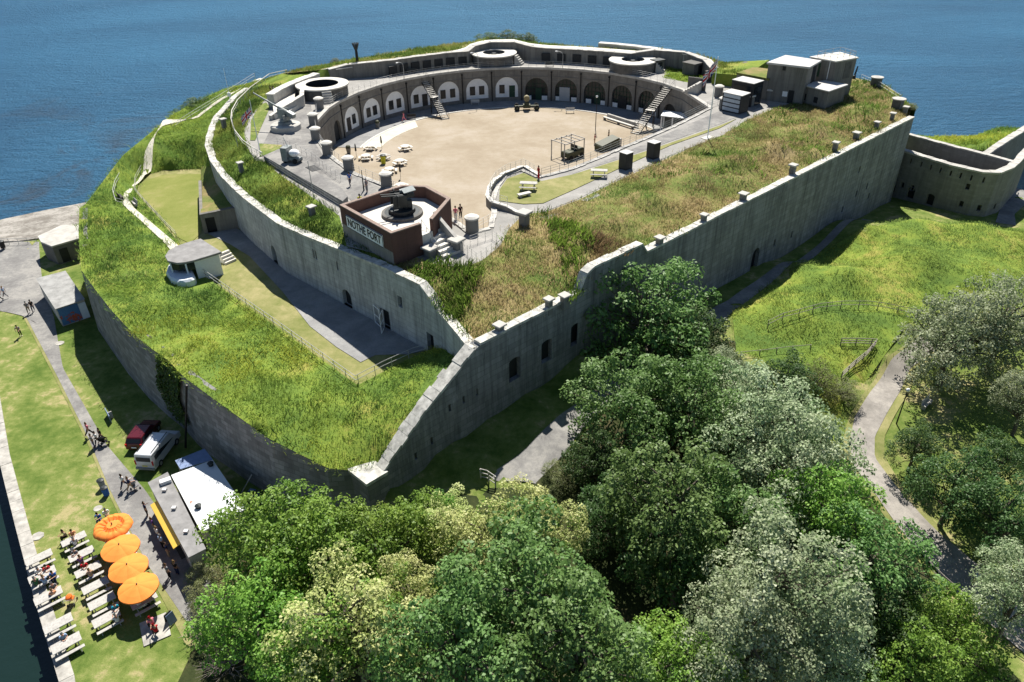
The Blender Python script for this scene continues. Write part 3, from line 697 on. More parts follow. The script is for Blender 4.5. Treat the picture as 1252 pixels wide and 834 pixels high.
# ============================================================ rampart grass
RP = [(p[0], p[1], p[2]) for p in LW[:-1]]
ramp_slope = [rw(-33.6)+(5.2,), rw(-31)+(7.0,), rw(-28.5)+(8.7,), rw(-26)+(9.8,), rw(-24)+(10.3,)]
ramp_slope = [(p[0]-nrm.x*1.0, p[1]-nrm.y*1.0, p[2]) for p in ramp_slope]
inner_b = [at(566, 428, 9.6), at(540, 424, 8.4), at(524, 428, 7.7), at(505, 436, 7.4), at(437, 471, 7.25), at(390, 437, 7.3), at(340, 401, 7.3), at(290, 366, 7.3), at(250, 337, 7.4), at(232, 312, 7.4), at(214, 291, 7.35), at(190, 262, 7.35), at(166, 236, 7.2), at(172, 216, 7.05), at(200, 208, 7.03), at(247, 206, 7.05), at(255, 205, 9.2)]
up_l = [(p[0], p[1], z) for p, z in zip(offs([q[:2] for q in mwp[:8]], -.15), (13.1, 13, 12.6, 12.2, 11.7, 11, 10.2, 9.2))][::-1]
outer_s = pz((345, 90, 14.6), (320, 97, 14.2), (270, 110, 13.4), (240, 124, 12.6), (210, 141, 11.8), (150, 190, 10.4), (105, 249, 9.6))
loop_r = RP+ramp_slope+inner_b+up_l[1:]+outer_s
ctr = pz((150, 300, 9.3), (180, 370, 8.9), (240, 420, 8.6), (300, 460, 8.2), (360, 500, 7.6), (420, 530, 6.6), (470, 520, 7.2), (430, 490, 7.3), (160, 240, 8.9), (200, 180, 10.6), (235, 165, 10.9), (230, 190, 9.6), (225, 200, 7.7), (195, 204, 7.6), (215, 190, 8.8), (400, 455, 7.5), (330, 410, 7.6), (260, 360, 7.7), (210, 310, 8.2), (500, 480, 8.2), (530, 450, 8.8), (250, 150, 11.8))
rg, rf = patch('grass_rampart', loop_r, M['turf'], ctr, step=1.2, rough=.06); struct(rg)
rz = lambda x, y: rf.z(x, y)
def onf(f, px, py, z=8.0):
    for _ in range(8):
        p = at(px, py, z); z = float(f(p[0], p[1])[0])
    return at(px, py, z)
hutbox = pts(8, (205, 340), (240, 355), (285, 325), (262, 290), (212, 300))
wp_l = [(318, 96), (300, 103), (268, 122), (240, 143), (205, 172), (180, 200), (160, 225), (152, 236), (150, 250), (172, 270), (200, 296), (214, 309)]
wp_r = [(322, 97), (303, 105), (270, 124), (242, 145), (208, 175), (184, 203), (165, 227), (158, 237), (158, 249), (180, 268), (208, 292), (224, 306)]
struct(sheet('rampart_path', [onf(rz, *p) for p in wp_l], [onf(rz, *p) for p in wp_r], M['path_w'], rz, .1))
pathpoly = [onf(rz, *p) for p in wp_l]+[onf(rz, *p) for p in wp_r[::-1]]
tufts('rampart_grass', 'bright yellow green long grass overhanging the curved rampart', [p for p in loop_r], rz, 12, .32, GREENS, holes=[hutbox, pathpoly, [p for p in inner_b[10:]+[at(240, 300, 7.5)]]], seed=2, width=.05, spread=.35, lean=1.5)
tufts('tall_grass', 'taller clumps of grass and weeds scattered over the curved rampart', loop_r, rz, 1.8, .62, [(.06, .12, .03), (.11, .19, .04), (.2, .27, .06), (.33, .33, .12)], holes=[hutbox, pathpoly, inner_b[10:]+[at(240, 300, 7.5)]], seed=44, width=.07, spread=.4, lean=.9, mask=lambda x, y: fbm(x, y, 5, 91) > .5)
# seaward cliff below the grass
cl = LW[0:1]+outer_s[::-1]
def cliff(line, name, drop=26, dz=-3.0, ends=(1, 1)):
    mb = MB(); n = len(line); out = offs([p[:2] for p in line], drop); mid = offs([p[:2] for p in line], drop*.35)
    def ln_(a, b, t): return (a[0]+(b[0]-a[0])*t, a[1]+(b[1]-a[1])*t)
    tap = [min(1, ends[0]+i*.35, ends[1]+(n-1-i)*.35) for i in range(n)]
    out = [ln_(line[i], out[i], tap[i]) for i in range(n)]; mid = [ln_(line[i], mid[i], tap[i]) for i in range(n)]
    for i in range(n):
        z = line[i][2]; mb.v += [(line[i][0], line[i][1], z), (mid[i][0], mid[i][1], z*.55), (out[i][0], out[i][1], dz)]
    for i in range(n-1):
        for k in range(2): mb.f.append((i*3+k, i*3+k+1, i*3+k+4, i*3+k+3))
    a = [Vector(mb.v[j]) for j in mb.f[0][:3]]
    if (a[1]-a[0]).cross(a[2]-a[0]).z < 0: mb.f = [f[::-1] for f in mb.f]
    return struct(mb.build(name, M['turf']))
far_edge = pz((345, 90, 14.6), (390, 80, 15.2), (430, 73, 15.6), (500, 61, 16), (560, 53, 16.2), (620, 52, 16.2), (700, 58, 16.2), (800, 66, 16.2), (860, 74, 16.2), (905, 80, 15.8), (1000, 88, 15), (1050, 96, 14.8), (1085, 105, 14.4), (1120, 133, 13.6))
cliff(cl, 'cliff', 9, ends=(.05, 1))
cliff(far_edge, 'far_cliff', 10, ends=(1, .02))
# ============================================================ dry ditch floor
e3 = offs([p[:2] for p in mwp[7:]], .3)
dl = [(p[0], p[1], ZD) for p in inner_b[1:-1]]+[(p[0], p[1], ZD) for p in e3]
d_o, _ = patch('ditch_lawn', dl, M['lawn_dry'], step=2); struct(d_o)
mb = MB(); dp = pts(ZD+.03, (255, 286), (282, 299), (305, 313), (345, 356), (379, 399), (411, 424), (441, 443), (459, 434), (500, 433), (523, 428))+[(p[0], p[1], ZD+.03) for p in (e3[-2], e3[-4], e3[4], e3[3], e3[2])]+[at(252, 262, ZD+.03)]
mb.prism(dp, ZD+.01, ZD+.05); struct(mb.build('ditch_path', M['asph_d']))
sl_ = [at(166, 236, 0), at(214, 290, 0), at(232, 296, 0), at(246, 284, 0), at(247, 232, 0), at(256, 207, 0), at(200, 208, 0), at(173, 217, 0)]
sl_ = pts(ZD, (170, 236), (216, 290), (232, 298), (246, 286), (248, 235), (252, 213), (200, 214), (176, 222))
mb = MB(); mb.prism([p[:2] for p in sl_], ZD+.01, ZD+.06); struct(mb.build('lawn', groundmat('striped_lawn', [(.3, (.15, .18, .04)), (.55, (.2, .215, .06)), (.75, (.27, .25, .1))], .2, 1, 12, .3)))
# ============================================================ fort top: void, terrace, berm
ANG = [157.5-10.75*k for k in range(13)]
def ring(r, a0, a1, st): return [pol(r, a) for a in np.arange(a0, a1, st)]
left_in = pts(ZT, (385, 150), (390, 170), (404, 190), (430, 210), (473, 228), (520, 250), (553, 268), (576, 284), (598, 279), (602, 262), (601, 245), (606, 228), (617, 214), (638, 207), (658, 217), (700, 206), (760, 181), (820, 156), (868, 132))
ringv = [162.9+8]+[162.9-10.75*k for k in range(14)]           # panel corners of the casemates
inner_ring = [pol(RR, a) for a in ringv]; inner_ring = [tuple(left_in[0][:2])]+inner_ring+[tuple(left_in[-1][:2])]; ringv = [None]+ringv+[None]
void = [(p[0], p[1], ZT) for p in left_in]+[(p[0], p[1], ZT) for p in inner_ring[1:-1][::-1]]
# drop the first pillar point where ring and edge meet
# parade ground
pg = [(p[0], p[1]) for p in void]
mb = MB(); mb.prism(offs(pg, 1.5, True) if False else [(CX+(p[0]-CX)*1.05, CY-8+(p[1]-CY+8)*1.05) for p in pg], ZP-.3, ZP); struct(mb.build('parade_ground', M['sand']))
mb = MB(); a_ = [pol(RR+.5, a) for a in np.arange(172, 14, -3)]; b_ = [pol(RR-4.6, a) for a in np.arange(172, 14, -3)]
mb.prism(a_+b_[::-1], ZP-.1, ZP+.06); struct(mb.build('pavement', M['asph_d']))
mb = MB(); c_2 = [pol(RR-5.0, a) for a in np.arange(172, 14, -3)]; mb.prism([pol(RR-4.62, a) for a in np.arange(172, 14, -3)]+c_2[::-1], ZP-.1, ZP+.08); struct(mb.build('kerb', M['conc_l']))
mb = MB(); mb.prism(ring(RR-5.02, 135, 173, 3)+ring(RR-8.2, 140, 173, 3)[::-1], ZP-.1, ZP+.03); struct(mb.build('path', M['path_w']))
# retaining walls under the straight terrace edges
rt_path = [(p[0], p[1]) for p in left_in]
# terrace sheet: everything paved at the top
outer_t = pts(ZT, (424, 301), (415, 264), (380, 240), (340, 212), (324, 198), (312, 196), (302, 180), (298, 160), (306, 142), (322, 124), (346, 103))+[(q[0], q[1], ZT) for q in [pol(41, a) for a in np.arange(150, 10, -6)]]+pts(ZT, (1040, 118), (985, 128), (905, 152), (850, 178), (800, 204), (740, 236), (690, 258), (640, 282), (612, 300), (590, 318), (566, 328), (530, 322), (508, 314), (488, 318))
t_o, _ = patch('terrace', outer_t, M['terr'], holes=[void], step=2.5); struct(t_o)
struct(t_o)
# asphalt strip on the left terrace, footway on the right
mb = MB(); mb.prism([p[:2] for p in pts(ZT, (380, 128), (384, 150), (380, 168), (395, 190), (420, 209), (466, 230), (480, 238), (452, 244), (430, 246), (400, 222), (345, 180), (322, 176), (330, 160), (352, 132))], ZT+.01, ZT+.03); struct(mb.build('path', M['asph']))
mb = MB(); mb.prism([p[:2] for p in pts(ZT, (905, 128), (935, 121), (940, 127), (880, 152), (868, 156), (800, 180), (740, 200), (715, 207), (700, 213), (770, 184), (830, 157), (880, 136))], ZT+.01, ZT+.03); struct(mb.build('path', M['asph']))
lawn_p = pts(ZT, (900, 146), (880, 154), (800, 182), (735, 203), (700, 214), (662, 222), (640, 212), (620, 219), (611, 232), (610, 246), (640, 250), (664, 249), (700, 233), (760, 205), (820, 178), (880, 157))
mb = MB(); mb.prism([p[:2] for p in lawn_p], ZT+.01, ZT+.07); struct(mb.build('lawn', M['lawn_dry']))
mb = MB(); mb.prism([p[:2] for p in pts(ZT, (900, 149), (880, 159), (820, 181), (760, 208), (700, 236), (664, 252), (668, 258), (705, 244), (765, 215), (825, 188), (885, 165), (905, 153))], ZT+.01, ZT+.04); struct(mb.build('path', M['terr']))
# berm over the right-hand casemates
cop_r = [rw(s)+(z,) for s, z in ((-22, 12.9), (-16, 12.95), (-9.6, 13), (-8.6, 14.0), (-7, 15.0), (-.2, 15), (1.2, 13.85), (20, 13.85), (40, 13.85), (60, 13.85), (66.5, 13.8))]
cop_r = [(p[0]-nrm.x*.6, p[1]-nrm.y*.6, p[2]) for p in cop_r]
back_r = pz((1098, 122, 14.4), (1070, 105, 14.6), (1040, 108, 14.6), (1000, 118, 14.5), (950, 131, 14.45), (905, 151, 14.42), (886, 163, 14.42), (826, 189, 14.42), (766, 216, 14.42), (706, 245, 14.42), (668, 259, 14.42), (640, 262, 14.5), (622, 280, 14.5), (612, 300, 14.42), (590, 318, 14.42), (566, 328, 14.42), (530, 322, 14.42), (508, 314, 14.4), (489, 322, 14.2), (488, 334, 14.2))
sc_in = [(p[0], p[1], z) for p, z in zip(offs([q[:2] for q in mwp[15:]], .7), (14.25, 13.6, 12.6, 12.7))]
loop_b = cop_r+back_r+sc_in
ctr_b = pz((1060, 130, 15.2), (1000, 150, 15.8), (950, 172, 15.8), (900, 192, 15.8), (850, 212, 15.7), (800, 238, 15.7), (750, 262, 15.7), (715, 285, 15.7), (690, 300, 14.6), (640, 300, 14.9), (600, 340, 14.2), (640, 350, 13.9), (570, 370, 13.4), (540, 350, 13.8), (680, 330, 13.8), (600, 390, 13.2), (1085, 135, 14.6), (900, 215, 15.1), (1000, 180, 15.1))
bo, bf = patch('grass_berm', loop_b, M['turf_dry'], ctr_b, step=1.2, rough=.08); struct(bo)
bz = lambda x, y: bf.z(x, y)
tufts('berm_grass', 'browning rough grass over the long berm behind the flank wall', loop_b, bz, 12, .36, DRY, seed=3, width=.05, spread=.35, palscale=7, lean=1.0)
tufts('nettles', 'tall green weeds at the near point of the berm', pts(13, (500, 345), (540, 335), (590, 345), (560, 400), (590, 415), (575, 402), (530, 370)), bz, 11, .8, [(.06, .12, .02), (.12, .19, .03), (.22, .28, .05)], seed=8, width=.09, spread=.3, lean=.8)
tufts('scrub', 'bright green scrub band across the berm by the step in the flank wall', pts(15, (668, 262), (700, 268), (722, 300), (716, 330), (698, 352), (690, 320), (676, 290)), bz, 10, .75, [(.06, .12, .02), (.12, .2, .03), (.2, .27, .045)], seed=31, width=.09, spread=.3, lean=.8)
tufts('dead_growth', 'brown dead growth on the mound right behind the step in the flank wall', pts(15.6, (722, 288), (735, 278), (765, 286), (776, 300), (740, 312), (724, 318)), bz, 16, .6, [(.1, .07, .035), (.17, .115, .06), (.25, .18, .1)], seed=32, width=.06, spread=.3, lean=.9)
tufts('tall_weeds', 'dark green weeds scattered in clumps over the berm', loop_b, bz, 1.6, .7, [(.05, .1, .02), (.1, .17, .03), (.16, .22, .05)], seed=33, width=.1, spread=.4, lean=.8, mask=lambda x, y: fbm(x, y, 6, 77) > .6)
# grass strip behind the scarp coping on the left
cop_l = [(p[0], p[1], z-.03) for p, z in zip(offs([q[:2] for q in mwp[:16]], .6), [q[2] for q in mwp[:16]])]
in_l = pz((500, 337, 14.2), (489, 325, 14.3), (440, 300, 14.4), (424, 297, 14.4), (415, 264, 14.42), (380, 240, 14.42), (340, 212, 14.42), (324, 198, 14.42), (312, 196, 14.42), (302, 180, 14.42), (298, 160, 14.42), (306, 142, 14.42), (322, 124, 14.42), (346, 103, 14.5))
loop_l = cop_l+in_l
lo_, lf = patch('grass_bank', loop_l, M['turf'], pz((300, 215, 14.4), (340, 245, 14.5), (380, 270, 14.5), (285, 170, 14.3)), step=1.2, rough=.06); struct(lo_)
lz = lambda x, y: lf.z(x, y)
tufts('bank_grass', 'long grass on the bank between scarp wall and upper terrace', loop_l, lz, 15, .5, GREEN2+[(.24, .22, .09)], seed=4, width=.055, spread=.35, lean=.9)
mb = MB(); mb.prism([p[:2] for p in pts(ZT, (306, 172), (307, 148), (318, 128), (326, 126), (330, 132), (312, 172))], ZT+.01, ZT+.08); struct(mb.build('lawn', M['lawn']))
mb = MB(); mb.prism([p[:2] for p in pts(ZT, (316, 176), (345, 178), (340, 186), (318, 192))], ZT+.01, ZT+.09); struct(mb.build('lawn', M['lawn']))
# ---- casemate range
cas = None
mb = MB(); s0 = 0; fills = []
for i in range(-1, len(ringv)-2):
    A = inner_ring[i+1]; B = inner_ring[i+2]
    # the face looks inward (towards the centre): travel so that the centre is on the right
    L = math.dist(A, B)
    if i == 0: hs = [arch(L/2, ZP+.15, 2.6, 3.6)]
    elif 0 < i <= 12: hs = [arch(L/2, ZP+.75 if i <= 7 else ZP+.15, 4.5, 3.9 if i <= 7 else 4.3, 12)]
    elif i == 13: hs = [arch(L*.5, ZP+.05, 3.4, 3.3)]
    else: hs = []
    wallface(mb, A, B, ZP-.2, ZT, hs, .45, s0); s0 += L
    fills += [(i, A, B, L, h) for h in hs]
cas = mb.build('casemate_range', M['stone_cas'])
tag(cas, 'curved casemate range of arched stone bays around the parade ground', 'casemates')
def lintel(mb_, A, B, s, z, w_, h, dp, th):
    p = wallpoint(A, B, s, z+h/2, dp); d = Vector((B[0]-A[0], B[1]-A[1])); mb_.box(p, (w_, th, h), math.atan2(d.y, d.x))
for i, A, B, L, h in fills:
    if 1 <= i <= 7:
        f = infill(A, B, h, .12, 'arch_infill', M['white_w'], cas, .1)
        c = L/2; z = ZP+.75
        spec = {1: [('d', -.9), ('w', .8)], 2: [('w', -.8), ('w', .9)], 3: [('w', -.9), ('w', .95)], 4: [('w', -1), ('d', .9)], 5: [('w', -1.1), ('w', .9)], 6: [('w', -.95), ('w', .9)], 7: [('w', -.95), ('d', 1.05)]}[i]
        for t, o in spec:
            if t == 'w':
                m1 = MB(); lintel(m1, A, B, c+o, z+.75, 1.05, 1.65, .09, .1); wn = m1.build('window', M['wood_d'], f)
                m1 = MB(); lintel(m1, A, B, c+o, z+.83, .42, 1.48, .045, .05); lintel(m1, A, B, c+o+.0, z+.83, .9, 1.48, .055, .05); m1.build('pane', M['glass'], wn)
            else:
                m1 = MB(); lintel(m1, A, B, c+o, z-.02, 1.15, 2.25, .09, .1); dn = m1.build('door', M['green_d'] if i == 7 else M['wood_d'], f)
                m1 = MB(); lintel(m1, A, B, c+o+.4, z+1, .06, .14, .03, .04); m1.build('handle', M['steel'], dn)
    elif 8 <= i <= 12:
        f = infill(A, B, h, .38, 'arch_window', M['glass'], cas, .08); c = L/2
        m1 = MB()
        for o in (-1.5, -.75, 0, .75, 1.5): lintel(m1, A, B, c+o, ZP+.2, .07, 3.4 if abs(o) > 1 else 4.0, .33, .06)
        for zz in (1.4, 2.4, 3.2): lintel(m1, A, B, c, ZP+zz, 4.1 if zz < 2.5 else 3.6, .07, .33, .06)
        m1.build('glazing_bars', M['green_d'], f)
        for o in ((-1.6, 1.6) if i in (8, 9, 11, 12) else (-1.3, 1.8)): m1 = MB(); lintel(m1, A, B, c+o, ZP+.1, 1.1, .85, .28, .12); m1.build('sill_panel', M['white_w'], f)
        m1 = MB(); o = {8: .4, 9: 0, 10: .55, 11: 0, 12: .6}[i]
        if i == 9: lintel(m1, A, B, c-.3, ZP+.1, 2.1, 2.7, .2, .12); m1.build('hoarding', flat('pale_hoarding', (.4, .42, .43), .7, 0, .06), f)
        else: lintel(m1, A, B, c+o, ZP+.1, 1.2 if i != 11 else 1.8, 2.3, .28, .14); m1.build('door', M['green_d'] if i != 11 else M['dark'], f)
    else: infill(A, B, h, .42, 'doorway', M['dark'], cas)
for i in range(2, len(ringv)-2):
    m1 = MB(); q = pol(RR-.12, ringv[i]); m1.tube((q[0], q[1], ZP), (q[0], q[1], ZT-.9), .09); a = ringv[i]
    m1.box((q[0], q[1], ZT-.8), (.28, .28, .3), R(a)); m1.build('drainpipe', M['black'], cas)
m1 = MB()
a_ = offs(inner_ring, -.14); b_ = offs(inner_ring, .55)
for i in range(len(inner_ring)-1): m1.prism([a_[i], a_[i+1], b_[i+1], b_[i]], ZT-.32, ZT+.09)
m1.build('coping', M['conc'], cas)
m1 = MB(); a_ = offs(inner_ring, -.1); b_ = offs(inner_ring, .3)
for i in range(len(inner_ring)-1): m1.prism([a_[i], a_[i+1], b_[i+1], b_[i]], ZT-1.75, ZT-1.6)
m1.build('string_course', M['stone_cas'], cas)
# retaining wall round the straight sides of the parade
rwall = solidwall('retaining_wall', rt_path[::-1], ZP-.2, ZT+.02, .5, M['stone_cas'], label='stone retaining wall carrying the straight terrace edges above the parade', cat='wall', cop=.5, coph=.12, copmat=M['conc'])
# the short wall visible over the entrance passage
ew = [p[:2] for p in pts(ZT, (640, 262), (622, 256), (606, 252), (601, 247), (603, 236), (609, 226), (620, 216), (640, 208), (656, 217))]
o = solidwall('passage_wall', offs(ew, .25), ZT-.5, [14.55, 14.9, 15.0, 15.1, 15.1, 15.0, 14.8, 14.7, 14.6], .4, M['render'], label='curved rendered wall with railing at the bend of the entrance passage', cat='wall', cop=.42, copmat=M['conc_l'], copout=.06, coph=.1)
# ---- gun floor around the ring, parapet behind it
pp = [(146, 41.5), (141, 40), (136, 37.2), (130, 35.8), (122, 35.4), (112, 35.4), (105, 35.2), (102, 37.4), (97, 39.6), (90, 39.0), (85, 36.6), (80, 36.2), (70, 36.0), (60, 36.2), (53, 36.8), (48, 40), (40, 41.5), (33, 41), (28, 39.5)]
par = [pol(r_ , a) for a, r_ in pp]
ptop = [16.4, 16.8, 17, 17, 17, 17, 17, 17.5, 17.6, 17.6, 17.2, 17, 17, 17, 17, 17.5, 17.6, 17.2, 16.6]
# seen from inside: face towards the centre
pw = solidwall('parapet', par, ZT-.3, ptop, 1.1, M['conc_w'], label='dark concrete parapet curving behind the gun floor', cat='parapet', cop=1.15, coph=.1, copmat=M['conc'], copout=.08)
m1 = MB()
for a in list(range(131, 106, -4))+list(range(80, 56, -5)):
    q = pol(35.25 if a > 100 else 35.9, a); m1 = MB(); m1.box((q[0], q[1], ZT+1.0), (.25, 1.7, 1.5), R(a)); m1.build('recess', M['dark'], pw)
# apron: pale concrete behind the parapet then turf down to the cliff edge
ap_in = [(p[0], p[1], z+.05) for p, z in zip(offs(par, 1.0), ptop)]
ap_out = [pol(r_+(4.2 if 5 < i < 15 else 2.2), a)+(z-.2,) for i, ((a, r_), z) in enumerate(zip(pp, ptop))]
struct(sheet('apron', ap_in, ap_out, M['conc_l'], None, 0, 3, 2))
tl = ap_out+far_edge[::-1]
fo, ff = patch('headland_turf', tl, M['turf_dry'], step=1.6, rough=.08); struct(fo)
tufts('headland_grass', 'rough grass along the seaward edge of the fort', tl, lambda x, y: ff.z(x, y), 6, .5, GREEN2+DRY[2:4], seed=6, width=.09, spread=.3)
# ---- gun emplacements
def emplacement(cx, cy, label, a, pr_=2.2, pf=1.3):
    e = thing('gun_emplacement', label, 'gun emplacement', (cx, cy, ZT), 0, 'round gun emplacements on the ring')
    m1 = MB(); m1.lathe([(4.3, 0), (4.3, 1.75)], (0, 0, 0), 40, False); m1.build('drum_wall', M['conc_d'], e, True)
    m1 = MB(); m1.lathe([(pr_, .4), (pr_, 2.02), (4.55, 1.98), (4.55, 1.76), (4.2, 1.752)], (0, 0, 0), 48, False); m1.build('apron_slab', M['conc_l'], e, True)
    m1 = MB(); m1.lathe([(pr_-.02, pf), (pr_-.02, 2.0)], (0, 0, 0), 40, False); m1.f = [f[::-1] for f in m1.f if len(f) == 4]; m1.build('pit_lining', M['conc_d'] if pf > 1 else M['dark'], e, True)
    m1 = MB(); m1.lathe([(pr_, pf), (0.01, pf+.003)], (0, 0, 0), 40); m1.build('gun_pit', M['dark'] if pf < 1 else M['conc_d'], e, True)
    m1 = MB(); m1.lathe([(1.3, pf), (1.25, pf+.2), (.5, pf+.25), (.45, pf+.55), (.01, pf+.57)], (0, 0, 0), 20)
    for k in range(14): m1.lathe([(.05, pf), (.05, pf+.3), (.01, pf+.31)], (1.7*math.cos(k*.449), 1.7*math.sin(k*.449), 0), 6)
    m1.build('holdfast', M['gun'], e, True)
    m1 = MB()
    for k in range(5):
        m1.box((math.cos(R(a))*(4.75+.3*k), math.sin(R(a))*(4.75+.3*k), (1.7-.34*k)/2), (.32, 1.6, 1.7-.34*k), R(a))
    m1.build('steps', M['conc'], e, True)
    return e
struct(patch('turf', [(mwp[0][0], mwp[0][1], 13.1), far_edge[0], far_edge[1], ap_out[0], ap_in[0], par[0]+(15.2,), at(372, 100, ZT), at(346, 103.5, ZT)], M['turf'], step=1.2, rough=.05)[0])
emplacement(*pol(36.2, 158.5), 'far left round gun emplacement with wide dark pit, nearest the anti-aircraft gun', -70, 2.8, .2)
emplacement(*pol(36.2, 96.5), 'middle round gun emplacement on the ring opposite the entrance', -20)
emplacement(*pol(35.6, 51), 'right-hand round gun emplacement beside the grassy magazine mound', -20)
# curved seaward screens of the emplacements
for k, (a0, a1, r_, z0, z1, lb) in enumerate([(172, 150, 40.5, 16.2, 16.5, 'low pale concrete screen curving seaward of the left gun emplacement'), (66, 36, 41.5, 16.8, 17.3, 'pale concrete screen curving seaward of the right gun emplacement')]):
    q = [pol(r_, a) for a in np.arange(a0, a1, -3.0)]
    solidwall('concrete_screen', q, ZT, [z1]*len(q), 1.2, M['conc'], label=lb, cat='wall', cop=1.4, coph=.14, copmat=M['conc_l'])
q = at(420, 101, ZT)
mb = MB(); mb.boxz(q[0], q[1]+3.4, ZT+1.9, ZT+2.05, 4.2, 1.6, R(32)); mb.boxz(q[0], q[1]+3.7, ZT, ZT+1.89, 3.8, 1.0, R(32))
o = mb.build('shelter', M['conc_l']); tag(o, 'small flat-roofed shelter against the parapet left of the first staircase', 'shelter')
# ---- rooms on the left beside the first emplacement
o = solidwall('traverse_wall', [p[:2] for p in pts(ZT, (332, 147), (352, 140), (373, 130), (374, 117))], ZT-.3, [15.0, 15.8, 16.2, 16.4], .5, M['conc'], label='low angled concrete traverse wall behind the anti-aircraft gun', cat='wall', cop=.55, copmat=M['conc_l'], coph=.1)
mb = MB(); mb.prism([p[:2] for p in pts(15.2, (345, 109), (362, 106), (360, 118), (370, 124), (356, 133), (335, 140), (333, 125))], ZT, 15.1)
o = mb.build('concrete_platform', M['conc_l']); tag(o, 'pale angular concrete platform left of the first gun emplacement', 'platform')
# magazine mound with dark block and steps, right of the right-hand emplacement
mq = pts(ZT, (811, 95), (842, 101), (868, 97), (862, 86), (818, 83))
mo, mf = patch('magazine_mound', [(p[0], p[1], ZT) for p in mq], M['turf'], pz((822, 88, 16.2), (835, 91, 16.2), (852, 88, 16.4), (838, 88, 16.6)), step=.9, rough=.1); struct(mo)
tufts('mound_grass', 'grass on the magazine mound beside the right-hand emplacement', mq, lambda x, y: mf.z(x, y), 12, .45, GREENS[:4], seed=11, width=.07)
def boxthing(name, label, cat, px, py, z, dx, dy, h, rz, mat, roof=None, group=None, over=.15, rt=.15):
    p = at(px, py, z); e = thing(name, label, cat, p, rz, group)
    MB().boxz(0, 0, 0, h, dx, dy).build('wall', mat, e, True, bevel=.02)
    if roof: MB().boxz(0, 0, h+.003, h+rt, dx+2*over, dy+2*over).build('roof', roof, e, True, bevel=.02)
    return e
e = boxthing('ammunition_store', 'dark squat ammunition store dug into the magazine mound', 'store', 848, 90, ZT+.3, 3.6, 2.6, 2.0, R(40), M['conc_d'], M['conc_d'])
MB().boxz(0, -1.33, .1, 1.7, 1.0, .08).build('door', M['dark'], e, True)
e = boxthing('hatch_house', 'small dark sloping hatch house beside the right-hand emplacement', 'hatch house', 803, 87, ZT, 2.0, 1.6, 2.0, R(30), M['conc_d'], M['gun'])
MB().boxz(0, -.83, .1, 1.7, 1.0, .06).build('door', M['dark'], e, True)
p = at(842, 112, ZT); e = thing('steps', 'dark concrete flight of steps climbing the magazine mound', 'steps', p, R(-32))
for k in range(6): MB().boxz(-.5+.42*k, 0, 0, .28*(k+1), .42, 2.6).build('step', M['conc'], e, True)
MB().boxz(.8, 1.5, 0, 2.1, 3.2, .3).build('side_wall', M['conc_d'], e, True)
# ---- observation buildings on the right
def bld(name, label, quad, z0, z1, mat, roofmat, rt=.3, over=.25):
    q = quad; cx = sum(p[0] for p in q)/4; cy = sum(p[1] for p in q)/4
    e = thing(name, label, 'building', (cx, cy, z0))
    mb = MB()
    qq = q if sum(q[i][0]*q[(i+1) % 4][1]-q[(i+1) % 4][0]*q[i][1] for i in range(4)) > 0 else q[::-1]
    s = 0
    for i in range(4): s += wallface(mb, qq[i], qq[(i+1) % 4], z0, z1, (), .3, s)
    mb.build('wall', mat, e)
    rr = [(cx+(p[0]-cx)*(1+over/3), cy+(p[1]-cy)*(1+over/3)) for p in qq]
    mb = MB(); mb.prism(rr, z1+.003, z1+rt); mb.build('roof', roofmat, e, bevel=.03)
    return e, qq
def facebox(e, qq, i, s, z, w_, h, name, mat, out=.05):
    A, B = qq[i], qq[(i+1) % 4]; d = Vector((B[0]-A[0], B[1]-A[1])); p = wallpoint(A, B, s, z+h/2, -out/2)
    mb = MB(); mb.box(p, (w_, out+.02, h), math.atan2(d.y, d.x)); return mb.build(name, mat, e)
Z0 = ZT-.2
q = [(42.3, 123.9), (47.5, 120.4), (50.7, 124.5), (46.6, 128.6)]
e, qq = bld('observation_post', 'grey concrete observation post with broad pale flat roof', q, Z0, 20.1, M['conc_w'], M['felt_l'])
facebox(e, qq, 0, 2.6, 19.4, .5, .8, 'window', M['dark']); facebox(e, qq, 0, 3.4, ZT+1.0, .8, .8, 'notice', M['white']); facebox(e, qq, 0, 4.4, ZT, .9, 2.1, 'door', M['dark']); facebox(e, qq, 1, 3.4, 17.0, 1.6, 3.4, 'recess', M['dark'])
q = [(50.2, 126.9), (53.0, 123.4), (57.3, 125.8), (56.0, 129.9)]
e, qq = bld('observation_tower', 'square grey tower with green door beside the flat-roofed observation post', q, Z0, 20.3, M['conc_w'], M['conc_l'], .2)
facebox(e, qq, 0, 1.4, 17.6, 1.1, 2.3, 'door', M['green_d']); facebox(e, qq, 1, 3.2, 17.4, 1.6, 2.6, 'recess', M['conc_d']); facebox(e, qq, 0, 3.5, 17.5, .08, 3, 'drainpipe', M['white'], .1)
mb = MB(); c = [(51, 126.4), (53.2, 123.8), (57, 125.9), (55.8, 129.4)]
for i in range(4):
    a, b2 = Vector(c[i]), Vector(c[(i+1) % 4])
    for t in (0, .33, .66): p = a.lerp(b2, t); mb.tube((p.x, p.y, 20.5), (p.x, p.y, 21.4), .03)
    for zz in (20.9, 21.4): mb.tube((a.x, a.y, zz), (b2.x, b2.y, zz), .025)
mb.build('guard_rail', M['rail'], e)
q = [(47.4, 122.4), (50.4, 117.8), (54.6, 121.4), (52.4, 124.2)]
e, qq = bld('annexe', 'low annexe with pale felt roof in front of the tower', q, Z0, 17.1, M['conc_w'], M['felt_l'], .2)
facebox(e, qq, 0, 1.3, 15.0, .7, 1.0, 'window', M['dark']); facebox(e, qq, 0, 3.5, 15.0, .7, .9, 'window', M['dark'])
q = [(38.6, 127.8), (42.6, 123.5), (46.4, 128.4), (42.5, 131.5)]
